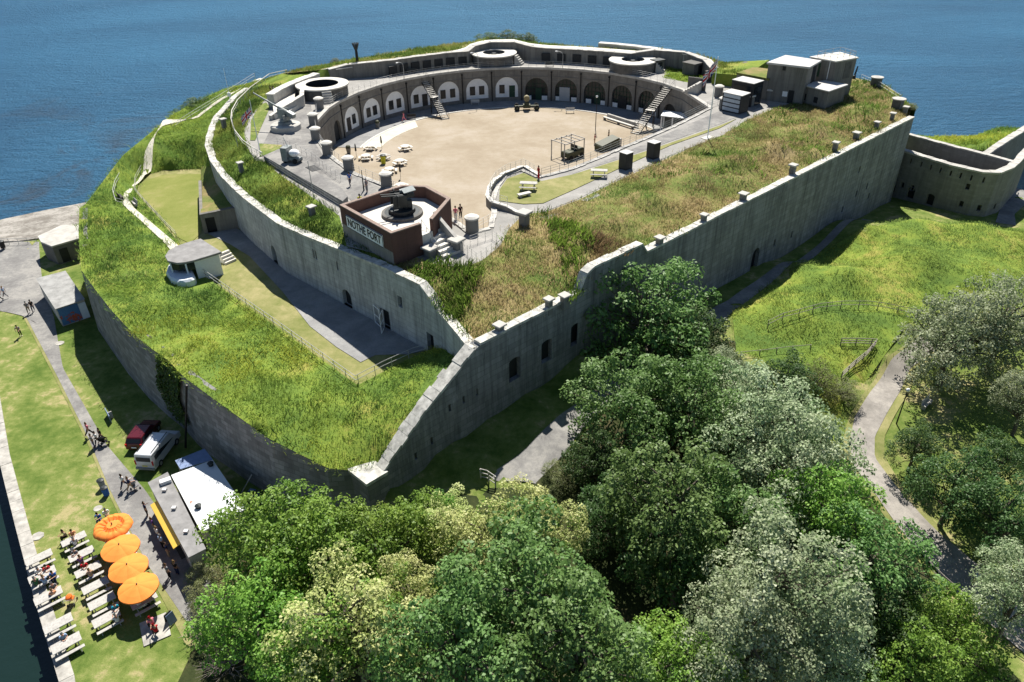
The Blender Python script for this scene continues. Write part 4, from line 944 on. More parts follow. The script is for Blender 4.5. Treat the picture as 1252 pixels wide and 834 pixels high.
e, qq = bld('gun_house', 'sloping concrete wing with turf on its roof, left of the observation post', q, Z0, 17.6, M['conc_w'], M['turf_dry'], .35, .1)
facebox(e, qq, 0, .8, ZT, 1.6, 2.6, 'doorway', M['dark'])
q = [(33.9, 118.2), (36.2, 115.6), (38.0, 117.4), (35.7, 120.0)]
e, qq = bld('ticket_kiosk', 'boxy kiosk with dark frame and stacked pale panels by the right path', q, ZT, 17.2, M['charcoal'], M['felt_l'], .12, .1)
for k in range(4): facebox(e, qq, 0, 1.75, ZT+.25+.68*k, 3.0, .5, 'panel', flat('pale_panel', (.4, .45, .5), .4, 0, .1), .06)
q = [(36.4, 122.6), (39.0, 119.6), (41.2, 121.6), (38.6, 124.6)]
e, qq = bld('glazed_lobby', 'dark glazed lift lobby standing behind the panelled kiosk', q, ZT, 18.0, M['charcoal'], M['felt_l'], .12, .1)
facebox(e, qq, 0, 2.0, ZT+1.2, 2.9, 1.9, 'pane', M['glass'], .06); facebox(e, qq, 1, 1.5, ZT+.2, 2.0, 2.8, 'pane', M['glass'], .06)
o = solidwall('revetment', [p[:2] for p in pts(ZT, (862, 100), (895, 98), (912, 93))], ZT-.2, [16.2, 16.4, 16.9], .6, M['conc_d'], label='dark revetment wall under turf behind the glazed lobby', cat='wall')
mb = MB(); q = [p[:2] for p in pts(16.5, (872, 88), (912, 93), (940, 78), (905, 76), (870, 78))]; mb.prism(q, ZT, [16.3, 16.6, 17.2, 16.6, 16.3]); struct(mb.build('turf_bank', M['turf']))
tufts('roof_grass', 'grass on the turf bank behind the glazed lobby', [(p[0], p[1], 0) for p in q], lambda x, y: np.full(len(x), 16.5), 12, .45, GREEN2, seed=13)
# ---- caponier at the far right
cp = [rw(58.5), at(1075, 176, 7.2)[:2], at(1108, 187, 7.2)[:2], at(1160, 203, 7.2)[:2], at(1200, 212, 7.2)[:2], at(1222, 213, 7.2)[:2], at(1238, 207, 7.2)[:2], at(1246, 200, 7.2)[:2], at(1260, 184, 7.2)[:2]]
ss2 = [0]
for i in range(len(cp)-1): ss2.append(ss2[-1]+math.dist(cp[i], cp[i+1]))
holes = []
def cps(px, py):
    best = None
    for i in range(len(cp)-1):
        s, z = plane_sz(cp[i], cp[i+1], px, py); L = ss2[i+1]-ss2[i]
        if .4 < s < L-.4: best = (s+ss2[i], z)
    return best
for px, py in [(1092, 186), (1104, 189), (1115, 192), (1128, 195.5), (1140, 198.5), (1152, 201), (1165, 204), (1177, 207), (1190, 210.5), (1205, 214)]:
    r_ = cps(px, py)
    if r_: holes.append(rect(r_[0], 5.75, .28, .85))
for px, py in [(1081, 221), (1092.5, 224), (1103, 227), (1115, 230.5), (1175, 250), (1197, 255), (1216, 253), (1169, 267), (1191, 269), (1183, 229)]:
    r_ = cps(px, py)
    if r_: holes.append(rect(r_[0], r_[1]-.4, .6, .95))
for px, py in [(1086, 245), (1133, 257), (1109, 251)]:
    r_ = cps(px, py)
    if r_: holes.append(segarch(r_[0], max(.2, r_[1]-1), 1.3, 1.9))
cap = solidwall('caponier', cp, -1.5, 7.2, .9, M['stone_cap'], holes=holes, depth=.5, label='grey stone caponier with rounded end and rows of loopholes, beyond the flank wall', cat='caponier', cop=1.0, coph=.28, copmat=M['conc'])
inn2 = [at(1112, 165, 7.2)[:2], at(1160, 178, 7.2)[:2], at(1200, 188, 7.2)[:2], at(1240, 199, 7.2)[:2]]
o = solidwall('caponier_rear_wall', inn2[::-1], 0, 7.3, .8, M['stone_cap'], cop=.8, coph=.2, copmat=M['conc'], label='far wall of the roofless caponier seen over its near wall', cat='wall')
mb = MB(); mb.prism(offs(cp[1:-1], .6)+[at(1246, 192, 5)[:2], inn2[3], inn2[2], inn2[1], inn2[0]], 4.2, 4.6); struct(mb.build('caponier_floor', M['conc_d']))
gq = [at(1100, 166, 5.5), at(1160, 178, 5.5), at(1215, 186, 6.0), at(1235, 170, 6.5), at(1252, 158, 6.6), at(1222, 156, 6.2), at(1190, 166, 5.0), at(1140, 168, 4.6)]
go, g2 = patch('glacis', gq, M['turf'], pz((1215, 168, 8.0), (1190, 176, 6.2)), step=1.2, rough=.08); struct(go)
tufts('glacis_grass', 'yellow green grass on the glacis behind the caponier', gq, lambda x, y: g2.z(x, y), 10, .5, GREENS, seed=12, width=.08)
cliff([gq[-1], gq[-2], gq[-3], gq[-4]], 'glacis_cliff', -12)
o = solidwall('counterscarp_wall', [p[:2] for p in pz((1205, 192, 6.6), (1225, 183, 6.6), (1256, 163, 6.6), (1290, 142, 6.6))], -1, [6.6, 7.4, 7.4, 7.4], 1.0, M['stone_cap'], label='grey wall running seaward behind the caponier at the right edge', cat='wall', cop=1.0, copmat=M['conc'])
# ============================================================ people: one skinned body per pose, clothes as children
def skinned(name, verts, edges, radii, sub=1, root=0):
    me = bpy.data.meshes.new(name); me.from_pydata([Vector(v) for v in verts], edges, []); me.update()
    o = bpy.data.objects.new(name, me); col.objects.link(o)
    md = o.modifiers.new('s', 'SKIN'); md.use_smooth_shade = True
    if sub: o.modifiers.new('u', 'SUBSURF').levels = sub
    dat = me.skin_vertices[0].data
    for i, r_ in enumerate(radii):
        dat[i].radius = r_ if hasattr(r_, '__len__') else (r_, r_); dat[i].use_root = (i == root)
    dg = bpy.context.evaluated_depsgraph_get(); ev = o.evaluated_get(dg)
    m2 = bpy.data.meshes.new_from_object(ev); m2.name = name
    bpy.data.objects.remove(o); bpy.data.meshes.remove(me)
    m2.polygons.foreach_set('use_smooth', [True]*len(m2.polygons))
    return m2
def pose(kind):
    """joint positions; x is the person's left, y is forward, z up; standing height about 1.72"""
    J = {'pel': (0, 0, .93), 'wai': (0, .01, 1.08), 'che': (0, .01, 1.28), 'nec': (0, 0, 1.46), 'hea': (0, .03, 1.56), 'top': (0, .02, 1.68)}
    for s, k in ((1, 'l'), (-1, 'r')):
        J['sh'+k] = (.185*s, 0, 1.4); J['el'+k] = (.25*s, -.03, 1.13); J['wr'+k] = (.25*s, .06, .9)
        J['hi'+k] = (.095*s, 0, .88); J['kn'+k] = (.1*s, .02, .49); J['an'+k] = (.1*s, -.02, .08); J['to'+k] = (.12*s, .15, .03)
    def sw(k, leg, arm):
        s = 1 if k == 'l' else -1
        J['kn'+k] = (.1*s, .42*math.sin(leg)+.02, .9-.4*math.cos(leg)); a = leg-(.35 if leg < 0 else .05)
        J['an'+k] = (.1*s, J['kn'+k][1]+.41*math.sin(a), max(.08, J['kn'+k][2]-.41*math.cos(a))); J['to'+k] = (.11*s, J['an'+k][1]+.16, max(.03, J['an'+k][2]-.05))
        J['el'+k] = (.24*s, -.28*math.sin(arm), 1.4-.28*math.cos(arm)); J['wr'+k] = (.23*s, J['el'+k][1]+.1-.22*math.sin(arm), J['el'+k][2]-.23*math.cos(arm))
    if kind == 'walk': sw('l', .42, .45); sw('r', -.4, -.45)
    if kind == 'push':
        sw('l', .3, 0); sw('r', -.3, 0)
        for s, k in ((1, 'l'), (-1, 'r')): J['el'+k] = (.24*s, .12, 1.15); J['wr'+k] = (.2*s, .38, 1.05)
    if kind == 'phone':
        J['elr'] = (-.24, .1, 1.16); J['wrr'] = (-.12, .3, 1.3)
    if kind == 'lean':
        for n in ('wai', 'che', 'nec', 'hea', 'top'): J[n] = (J[n][0], J[n][1]+(J[n][2]-.93)*.35, J[n][2]-(J[n][2]-.93)*.06)
        for s, k in ((1, 'l'), (-1, 'r')): J['sh'+k] = (.185*s, .17, 1.37); J['el'+k] = (.27*s, .32, 1.14); J['wr'+k] = (.18*s, .5, 1.07)
    if kind == 'sit':
        dz = -.45
        for n in list(J): J[n] = (J[n][0], J[n][1], J[n][2]+dz)
        for n in ('che', 'nec', 'hea', 'top'): J[n] = (0, J[n][1]+(J[n][2]-.6)*.22, J[n][2])
        for s, k in ((1, 'l'), (-1, 'r')):
            J['sh'+k] = (.185*s, .08, .96); J['el'+k] = (.26*s, .2, .74); J['wr'+k] = (.12*s, .42, .8)
            J['kn'+k] = (.12*s, .42, .5); J['an'+k] = (.12*s, .4, .08); J['to'+k] = (.13*s, .56, .03)
    return J
PM = {}
def person_meshes(kind):
    if kind in PM: return PM[kind]
    J = pose(kind); V = []; E = []; Rr = []; ix = {}
    def v(n, p, r_): ix[n] = len(V); V.append(p); Rr.append(r_)
    v('pel', J['pel'], (.14, .1)); v('wai', J['wai'], (.125, .09)); v('che', J['che'], (.15, .105)); v('nec', J['nec'], .055); v('hea', J['hea'], (.078, .09)); v('top', J['top'], (.07, .085))
    f = Vector(J['hea']); v('nose', tuple(f+Vector((0, .1, -.005))), .016)
    E += [(0, 1), (1, 2), (2, 3), (3, 4), (4, 5), (4, 6)]
    for k in 'lr':
        s = 1 if k == 'l' else -1
        v('sh'+k, J['sh'+k], .06); v('el'+k, J['el'+k], .042); v('wr'+k, J['wr'+k], .028)
        E += [(2, ix['sh'+k]), (ix['sh'+k], ix['el'+k]), (ix['el'+k], ix['wr'+k])]
        d = (Vector(J['wr'+k])-Vector(J['el'+k])).normalized(); pm = Vector(J['wr'+k])+d*.08; side = Vector((0, 1, 0)) if abs(d.y) < .8 else Vector((1, 0, 0))
        side = (side-d*side.dot(d)).normalized(); v('pa'+k, tuple(pm), (.036, .018)); E.append((ix['wr'+k], ix['pa'+k]))
        bend = d.cross(side)*s
        for q, (o, L) in enumerate(((-.03, .07), (-.01, .085), (.01, .08), (.03, .06))):
            a = pm+side*o+d*.03; b2 = a+d*L*.5+bend*.008; c2 = a+d*L+bend*.03
            n0 = len(V); V.extend([tuple(a), tuple(b2), tuple(c2)]); Rr.extend([.0095, .009, .0075]); E.extend([(ix['pa'+k], n0), (n0, n0+1), (n0+1, n0+2)])
        a = pm-d*.03+side*.035; n0 = len(V); V.extend([tuple(a), tuple(a+side*.02+d*.045)]); Rr.extend([.011, .009]); E.extend([(ix['pa'+k], n0), (n0, n0+1)])
        v('hi'+k, J['hi'+k], .095); v('kn'+k, J['kn'+k], .06); v('an'+k, J['an'+k], .04); v('to'+k, J['to'+k], (.04, .03))
        E += [(0, ix['hi'+k]), (ix['hi'+k], ix['kn'+k]), (ix['kn'+k], ix['an'+k]), (ix['an'+k], ix['to'+k])]
    out = {'body': skinned('body', V, E, Rr)}
    def chain(name, items, ed, sub=1): return skinned(name, [p for p, r_ in items], ed, [r_ for p, r_ in items], sub)
    def mid(a, b, t): return tuple(Vector(J[a]).lerp(Vector(J[b]), t))
    it = [(mid('pel', 'wai', -.1), (.165, .125)), (J['wai'], (.155, .115)), (J['che'], (.172, .125)), (mid('che', 'nec', .75), (.075, .07))]
    ed = [(0, 1), (1, 2), (2, 3)]
    for k in 'lr':
        n0 = len(it); it += [(J['sh'+k], .078), (mid('sh'+k, 'el'+k, .75), .06)]; ed += [(2, n0), (n0, n0+1)]
    out['shirt'] = chain('shirt', it, ed)
    it = [(mid('pel', 'wai', .3), (.158, .118)), (J['pel'], (.16, .122))]; ed = [(0, 1)]
    for k in 'lr':
        n0 = len(it); it += [(J['hi'+k], .112), (J['kn'+k], .078), (mid('kn'+k, 'an'+k, .9), .06)]; ed += [(1, n0), (n0, n0+1), (n0+1, n0+2)]
    out['trousers'] = chain('trousers', it, ed)
    h = Vector(J['top']); hv = [h+Vector((0, -.07, -.11)), h+Vector((0, -.055, -.02)), h+Vector((0, 0, .025)), h+Vector((0, .05, .0))]
    out['hair'] = skinned('hair', [tuple(p) for p in hv], [(0, 1), (1, 2), (2, 3)], [.075, .085, .088, .06], 1, 1)
    for k in 'lr':
        a = Vector(J['an'+k]); b2 = Vector(J['to'+k])
        out['shoe'+k] = skinned('shoe', [tuple(a+Vector((0, -.04, -.03))), tuple(a.lerp(b2, .5)+Vector((0, 0, -.01))), tuple(b2)], [(0, 1), (1, 2)], [(.055, .05), (.055, .045), (.045, .035)], 1)
    PM[kind] = out; return out
CM = {}
def cloth(c):
    k = tuple(c)
    if k not in CM: CM[k] = flat('cloth_%d' % len(CM), c, .9, 0, .12, 8, 0, .1)
    return CM[k]
SKINS = [(.5, .3, .21), (.42, .25, .17), (.33, .19, .12)]; HAIRS = [(.03, .02, .015), (.12, .07, .035), (.3, .2, .09), (.35, .34, .33)]
COL = {'white': (.75, .75, .73), 'black': (.012, .012, .013), 'navy': (.015, .025, .07), 'blue': (.04, .12, .4), 'pale blue': (.3, .42, .6), 'red': (.5, .02, .03), 'pink': (.75, .2, .27), 'grey': (.2, .2, .21), 'yellow': (.7, .65, .03), 'tan': (.42, .3, .18), 'green': (.05, .14, .06), 'purple': (.13, .06, .2), 'denim': (.06, .1, .2), 'teal': (.02, .3, .42), 'peach': (.65, .3, .14), 'khaki': (.25, .21, .13)}
def person(px, py, z, face, label, shirt, trousers, kind='stand', hair=None, group=None, cap=None, scale=1.0, loc=None):
    p = loc if loc else (at(px, py, z) if z is not None else onq(px, py))
    e = thing('person', label, 'person', p, R(face), group); e.scale = (scale,)*3
    ms = person_meshes(kind); i = len(label) % 3
    def put(n, me, m_, par=e):
        o = bpy.data.objects.new(n, me); col.objects.link(o); o.parent = par
        if not me.materials: me.materials.append(m_)
        o.material_slots[0].link = 'OBJECT'; o.material_slots[0].material = m_; return o
    b_ = put('body', ms['body'], cloth(SKINS[i])); put('shirt', ms['shirt'], cloth(COL[shirt])); put('trousers', ms['trousers'], cloth(COL[trousers]))
    put('hair', ms['hair'], cloth(HAIRS[hair if hair is not None else (len(label)*7) % 4]) if not cap else cloth(COL[cap])).name = 'hair' if not cap else 'cap'
    for k in 'lr': put('shoe', ms['shoe'+k], cloth(COL['black' if i else 'white']))
    return e
def onq(px, py, h=.06): return at(px, py, h)
# ============================================================ helpers for repeated objects
POSTS = {}
def fence(label, pts3, h=1.1, sp=2.0, rails=2, r_=.03, mat=None, name='railing', cat='railing', pr_=None, sq=False, top=None):
    mat = mat or M['rail']; pr_ = pr_ or r_*1.15
    e = thing(name, label, cat, pts3[0]); o0 = Vector(pts3[0])
    d = [0]
    for i in range(len(pts3)-1): d.append(d[-1]+math.dist(pts3[i], pts3[i+1]))
    n = max(1, round(d[-1]/sp)); n = min(n, 98)
    key = (h, pr_, mat.name, sq)
    if key not in POSTS:
        mb = MB(); mb.boxz(0, 0, -.15, h, pr_*2, pr_*2) if sq else mb.tube((0, 0, -.15), (0, 0, h), pr_, n=6); POSTS[key] = mb
    first = None
    for k in range(n+1):
        x = d[-1]*k/n; i = 0
        while i < len(d)-2 and x > d[i+1]: i += 1
        t = (x-d[i])/max(1e-6, d[i+1]-d[i]); p = Vector(pts3[i]).lerp(Vector(pts3[i+1]), t)-o0
        if first is None: first = POSTS[key].build('post', mat, e, True); first.location = p
        else: c = first.copy(); col.objects.link(c); c.parent = e; c.location = p
    for k in range(rails):
        z = h-.02-k*(h-.12)/max(1, rails) if rails > 1 else h-.02
        mb = MB()
        for i in range(len(pts3)-1):
            a = Vector(pts3[i])-o0; b = Vector(pts3[i+1])-o0; rr = (top or r_) if k == 0 else r_
            mb.tube((a.x, a.y, a.z+z), (b.x, b.y, b.z+z), rr, n=5)
        mb.build('rail', mat, e, True)
    return e
def hd(p, q): return math.atan2(q[1]-p[1], q[0]-p[0])
M['wood_g'] = flat('grey_timber', (.26, .235, .2), .9, 0, .3, 5)
# ---- railings of the fort
L5 = [at(*p) for p in [(388, 134, ZT), (386, 152, ZT), (388, 168, ZT), (403, 189, ZT), (428, 208, ZT), (471, 227, ZT), (500, 240, ZT)]]
fence('thin grey railing between the stone pillars on the left terrace', L5, 1.1, 1.5, 3, .02)
fence('grey railing along the top of the curved casemate range', [pol(RR+.35, a)+(ZT+.05,) for a in np.arange(168, 26, -2.5)], 1.1, 1.6, 3, .018)
fence('white railing round the bend above the entrance passage', [(p[0], p[1], z) for p, z in zip(offs(ew[1:], .25), [15, 15.1, 15.2, 15.2, 15.1, 14.9, 14.8, 14.7])], 1.0, 1.0, 3, .02, M['conc_l'])
fence('grey railing along the straight right edge of the parade', pts(ZT, (662, 216), (700, 205), (760, 180), (820, 155), (866, 132), (884, 126)), 1.1, 1.5, 3, .02, M['gun_g'])
fence('short grey railing across the entrance passage beside a stone pillar', pts(ZT, (553, 268), (572, 283), (581, 283), (603, 271)), 1.1, .9, 3, .018)
fence('pale railing round the little planted bed below the passage', pts(ZT, (564, 302), (569, 309), (584, 322), (613, 300), (601, 291), (575, 300)), 1.1, 1.0, 3, .018, M['conc_l'])
fence('thin railing on the raised strip by the grey gun carriage', pts(ZT, (340, 178), (362, 185), (384, 196), (402, 212), (417, 222)), 1.1, 1.5, 2, .018)
fence('curved pale tubular rail on the bank above the scarp wall', [(p[0], p[1], p[2]) for p in pz((352, 92, 14.6), (330, 97, 14.4), (308, 113, 14.3), (292, 129, 14.3), (285, 142, 14.3), (284, 152, 14.3), (288, 166, 14.3), (298, 179, 14.3), (310, 188, 14.35), (322, 195, 14.4))], 1.0, 2.0, 2, .03, M['conc_l'], top=.07)
fence('wire fence with thin posts below the raised strip on the left bank', [onf(lz, *p, 14.4) for p in [(330, 203), (350, 216), (372, 230), (395, 245), (415, 258)]], 1.2, 1.2, 3, .014)
fence('railing along the edge of the dry ditch from hut to low corner', [onf(rz, *p, 7.4) for p in [(243, 334), (262, 347), (290, 367), (340, 402), (390, 438), (436, 471), (470, 453), (505, 437), (522, 432)]], 1.1, 1.9, 2, .03)
fence('white post and wire fence between striped lawn and rampart path', [onf(rz, *p, 7.5) for p in [(176, 205), (167, 222), (166, 236), (178, 250), (192, 265), (206, 280), (216, 290)]], .9, 2.2, 2, .025, M['wood_w'])
fence('long grey handrail seaward of the rampart path', [onf(rz, *p, 9) for p in [(152, 252), (143, 250), (140, 240), (143, 228), (152, 212), (168, 195), (190, 175), (215, 157), (240, 141), (268, 124), (296, 106), (312, 96)]], 1.0, 2.5, 2, .03)
fence('metal railing between the quay road and the shingle beach', [ag(*p) for p in [(-30, 300), (0, 299), (25, 299), (46, 298)]], 1.0, 1.4, 2, .03)
fence('rail on the cliff edge behind the tower', pz((1052, 98, 14.8), (1075, 108, 14.6), (1100, 124, 14.2)), 1.0, 2, 2, .025)
# ---- rustic fences on the hill and by the park path
fence('weathered post and rail fence curving across the grassy mound', [ag(*p) for p in [(938, 402), (956, 393), (976, 388), (1001, 381), (1029, 378), (1060, 378), (1082, 381), (1110, 387), (1140, 392)]], 1.1, 2.0, 2, .035, M['wood_g'], 'timber_fence', 'fence', .05)
fence('low timber rail half buried in grass below the curving fence', [ag(*p) for p in [(905, 437), (935, 434), (966, 430), (990, 428)]], .7, 2.2, 1, .035, M['wood_g'], 'timber_fence', 'fence', .06)
fence('pale split-rail fence slanting down to the park path', [ag(*p) for p in [(1027, 423), (1048, 423), (1070, 424), (1058, 438), (1043, 450), (1028, 464)]], 1.0, 1.6, 3, .05, M['wood_g'], 'timber_fence', 'fence', .06)
fence('dark post and rail fence beside the shaded end of the park path', [ag(*p) for p in [(1128, 694), (1150, 716), (1175, 738), (1211, 772), (1252, 802)]], 1.1, 1.8, 2, .035, M['wood_g'], 'timber_fence', 'fence', .05)
fence('short timber barrier beside the path below the flank wall', [ag(*p) for p in [(588, 588), (596, 590), (606, 597)]], 1.4, .9, 3, .05, M['wood_w'], 'timber_barrier', 'barrier', .07)
# ---- stone pillars of the terrace
PIL = None
for px, py, lb in [(391, 133, 'stone pillar with round cap, farthest of the row, touching the casemates'), (384, 153, 'round capped stone pillar on the terrace, second from the casemates'), (387, 171, 'round capped stone pillar opposite the dark open arch'), (401, 189, 'round capped stone pillar where the left terrace bends'), (427, 208, 'round capped stone pillar standing left of the parade picnic tables'), (473, 228, 'stone pillar with round cap just behind the brick gun platform'), (577.5, 283, 'stout stone pillar in the middle of the entrance passage'), (884, 133, 'round capped stone pillar just in front of the panelled kiosk'), (940, 122, 'round capped stone pillar on the right path near the observation post'), (878, 118, 'round capped stone pillar behind the right flagpole'), (916, 129.5, 'low wide stone pillar between kiosk and observation post')]:
    p = at(px, py, ZT)
    if PIL is None:
        e = PIL = thing('stone_pillar', lb, 'pillar', p, 0, 'capped stone pillars on the terrace')
        MB().lathe([(.72, -.1), (.7, 1.35), (.62, 1.5)], n=14).build('shaft', M['stone_cap'], e, True, smooth=True)
        MB().lathe([(.6, 1.503), (.82, 1.55), (.82, 1.72), (.5, 1.9), (.01, 1.95)], n=14).build('cap', M['conc_l'], e, True)
    else: e = copy_tree(PIL); e.location = p; e['label'] = lb
VEN = None
ven = [(611, 409, 12.7, 'square capped vent nearest the near point of the flank wall'), (671, 378, 12.9, 'left of two close square vents behind the lower parapet'), (690, 372, 12.9, 'right of two close square vents behind the lower parapet')]
names = ['first', 'second', 'third', 'fourth', 'fifth', 'sixth', 'seventh', 'eighth', 'ninth']
for k, (px, py) in enumerate([(806, 299), (860, 271), (908, 245), (968, 213), (1020, 185), (1046, 170), (1071, 157), (1090, 147), (1106, 139)]): ven.append((px, py, 13.9, 'capped vent post on the long parapet, %s from the step in the wall' % names[k]))
for px, py, lb in [(295, 207, 'pale capped vent in the grass bank nearest the curved coping'), (382, 262, 'grey capped vent in the bank just left of the brick gun platform'), (274, 153, 'low capped vent beside the farthest bend of the scarp coping')]: ven.append((px, py, 14.3, lb))
ven += [(641, 274, 14.6, 'large square pier with pale cap at the end of the passage wall'), (527, 318, 14.0, 'square capped pier left of the gun platform steps'), (559, 308, 14.3, 'square capped pier right of the gun platform steps')]
for px, py, z, lb in ven:
    p = at(px, py, z)
    if VEN is None:
        e = VEN = thing('vent_post', lb, 'vent', p, R(47), 'capped vent posts in the grass')
        MB().boxz(0, 0, -.5, .95, .62, .62).build('shaft', M['stone_cap'], e, True, bevel=.03)
        MB().boxz(0, 0, .953, 1.13, .98, .98).build('cap', M['conc'], e, True, bevel=.03)
    else:
        e = copy_tree(VEN); e.location = p; e['label'] = lb; e.rotation_euler.z = R(47+random.uniform(-8, 8)); k = random.uniform(.85, 1.12); e.scale = (k, k, random.uniform(.8, 1.2))
    if 'pier' in lb: e.scale = (1.45, 1.45, 1.35)
for k, (px, py, lb) in enumerate([(764.5, 206, 'tall black box cabinet on the lawn edge, nearer of two'), (798, 193, 'tall black box cabinet on the lawn edge, farther of two')]):
    p = at(px, py, ZT); e = thing('cabinet', lb, 'cabinet', p, R(40), 'black cabinets by the right lawn')
    MB().boxz(0, 0, .0, 2.15, 1.3, 1.3).build('body', M['charcoal'], e, True, bevel=.03); MB().boxz(0, 0, 2.153, 2.22, 1.36, 1.36).build('lid', M['felt_l'], e, True)
# ---- lettered gun platform
GP = [at(a, b, 17.8)[:2] for a, b in [(415, 251), (478, 286), (515, 274), (529, 268.5), (551, 243), (522, 227.5), (492, 226.5), (466, 234)]]
gx = sum(p[0] for p in GP)/8; gy = sum(p[1] for p in GP)/8
gp = thing('gun_platform', 'brick and concrete gun platform bearing the NOTHE FORT sign', 'gun platform', (gx, gy, 12.8))
inn = offs(GP, .4, True)
def brickrun(i, j, zb, zt, nm, mat, off=0):
    mb = MB(); A, B = GP[i], GP[j]; a2, b2 = inn[i], inn[j]
    wallface(mb, A, B, zb, zt); wallface(mb, b2, a2, max(zb, 16.45), zt)
    for P_, Q_ in ((A, a2), (B, b2)):
        k = len(mb.v); mb.v += [(P_[0], P_[1], zb), (Q_[0], Q_[1], zb), (Q_[0], Q_[1], zt), (P_[0], P_[1], zt)]; mb.uv[len(mb.f)] = [(0, zb), (.4, zb), (.4, zt), (0, zt)]; mb.f.append((k, k+1, k+2, k+3))
    k = len(mb.v); mb.v += [(A[0], A[1], zt), (B[0], B[1], zt), (b2[0], b2[1], zt), (a2[0], a2[1], zt)]; mb.uv[len(mb.f)] = [(0, 0), (1, 0), (1, .4), (0, .4)]; mb.f.append((k, k+1, k+2, k+3))
    return mb.build(nm, mat, gp)
for i in range(8):
    if i == 2: continue
    j = (i+1) % 8
    w_ = brickrun(i, j, 15.75 if i in (0, 7) else 13.5, 17.75, 'brick_wall', M['brick'])
    mb = MB(); mb.prism([GP[i], GP[j], inn[j], inn[i]], 17.753, 17.87); mb.build('coping', flat('brick_coping', (.25, .19, .16), .9, 0, .3, 4) if i == 0 else bpy.data.materials['brick_coping'], w_)
for i in (0, 7): brickrun(i, (i+1) % 8, 12.0, 15.747, 'rendered_base', M['render'])
mb = MB(); mb.prism(offs(GP, .1, True), 14.3, 16.5); mb.build('floor', M['conc_l'], gp)
# sign with raised letters
A, B = GP[0], GP[1]; cs = [plane_sz(A, B, *p) for p in [(423.8, 263.5), (468.5, 287.5), (469.5, 302.5), (424.9, 277)]]
s0_, s1_ = (cs[0][0]+cs[3][0])/2, (cs[1][0]+cs[2][0])/2; z1_ = (cs[0][1]+cs[1][1])/2; z0_ = (cs[2][1]+cs[3][1])/2
if s0_ > s1_: s0_, s1_ = s1_, s0_
dv = Vector((B[0]-A[0], B[1]-A[1])).normalized(); ang = math.atan2(dv.y, dv.x)
sg = thing('sign', 'white board lettered NOTHE FORT in black on the gun platform wall', 'sign', tuple(wallpoint(A, B, (s0_+s1_)/2, z0_, -.06)), ang)
MB().boxz(0, 0, 0, z1_-z0_, s1_-s0_, .06).build('board', M['white'], sg, True)
bd = .06
for (x, y, dx, dz) in ((0, bd/2, s1_-s0_, bd), (0, z1_-z0_-bd/2, s1_-s0_, bd), (-(s1_-s0_)/2+bd/2, (z1_-z0_)/2, bd, z1_-z0_-2*bd), ((s1_-s0_)/2-bd/2, (z1_-z0_)/2, bd, z1_-z0_-2*bd)):
    MB().box((x, -.04, y), (dx, .02, dz)).build('border', M['black'], sg, True)
cu = bpy.data.curves.new('letters', 'FONT'); cu.body = 'NOTHE FORT'; cu.align_x = 'CENTER'; cu.align_y = 'CENTER'; cu.extrude = .01; cu.offset = .02; cu.size = (z1_-z0_)*.9
to = bpy.data.objects.new('letters', cu); col.objects.link(to)
bpy.context.view_layer.update(); wd = to.dimensions.x; me_ = bpy.data.meshes.new_from_object(to.evaluated_get(bpy.context.evaluated_depsgraph_get())); bpy.data.objects.remove(to)
kx = (s1_-s0_)*.9/max(wd, .01)
for v_ in me_.vertices: v_.co.x *= kx
me_.materials.clear(); me_.materials.append(M['black']); lo = bpy.data.objects.new('letters', me_); col.objects.link(lo); lo.parent = sg; lo.rotation_euler = (PI/2, 0, 0); lo.location = (0, -.055, (z1_-z0_)/2)
# steps down from the platform
a0, a1, b0, b1 = at(516, 279, 16.4), at(530, 272, 16.4), at(542, 317, ZT), at(563, 309, ZT)
e = thing('steps', 'pale flight of stone steps down from the brick gun platform', 'steps', (b0[0], b0[1], ZT))
for k in range(7):
    t0, t1 = k/7, (k+1)/7; l = lambda p, q, t: (p[0]+(q[0]-p[0])*t, p[1]+(q[1]-p[1])*t)
    mb = MB(); mb.prism([l(a0, b0, t0), l(a1, b1, t0), l(a1, b1, t1), l(a0, b0, t1)], 13.6, 16.4-k*.285); mb.build('step', M['conc_l'], e)
l = offs([a1[:2], b1[:2]], .02); l2 = offs([a1[:2], b1[:2]], .4)
mb = MB(); mb.prism([l[0], l[1], l2[1], l2[0]], 13.6, [17.6, 15.4, 15.4, 17.6]); mb.build('side_wall', M['conc'], e)
fence('thin handrail down the steps of the gun platform', [(a0[0], a0[1], 16.4), (b0[0], b0[1], ZT)], 1.0, 1.2, 1, .025, name='handrail', cat='handrail')
# the gun on it
c = at(492, 262, 16.5); g = thing('coastal_gun', 'dark stubby gun on a round turntable inside the brick platform', 'gun', c, R(200))
MB().lathe([(2.25, 0), (2.2, .32), (1.95, .36), (1.9, .36)], n=40).build('base_ring', M['conc_d'], g, True)
MB().lathe([(1.89, .36), (1.45, .37), (1.4, .75), (.01, .78)], n=32).build('turntable', M['gun'], g, True)
mb = MB(); mb.box((.25, .75, 1.7), (1.5, .09, 1.4), 0, ('X', -.1)).box((.25, -.75, 1.7), (1.5, .09, 1.4), 0, ('X', .1)); mb.box((-.6, 0, 1.25), (.9, 1.3, .9)); mb.build('mounting', M['gun'], g, True, bevel=.03)
mb = MB()
for s in (-.28, .28): mb.tube((-1.1, s, 2.1), (.6, s, 2.25), .17, .14, 10).tube((.6, s, 2.25), (2.1, s, 2.4), .09, .07, 10)
for s in (-.28, .28): mb.box((-1.0, s, 2.15), (.8, .36, .4))
mb.build('barrels', M['gun'], g, True)
mb = MB()
for s in (-.95, .95): mb.box((.5, s, 1.9), (.08, .7, 1.3)); 
mb.build('shield', M['gun'], g, True, bevel=.02)
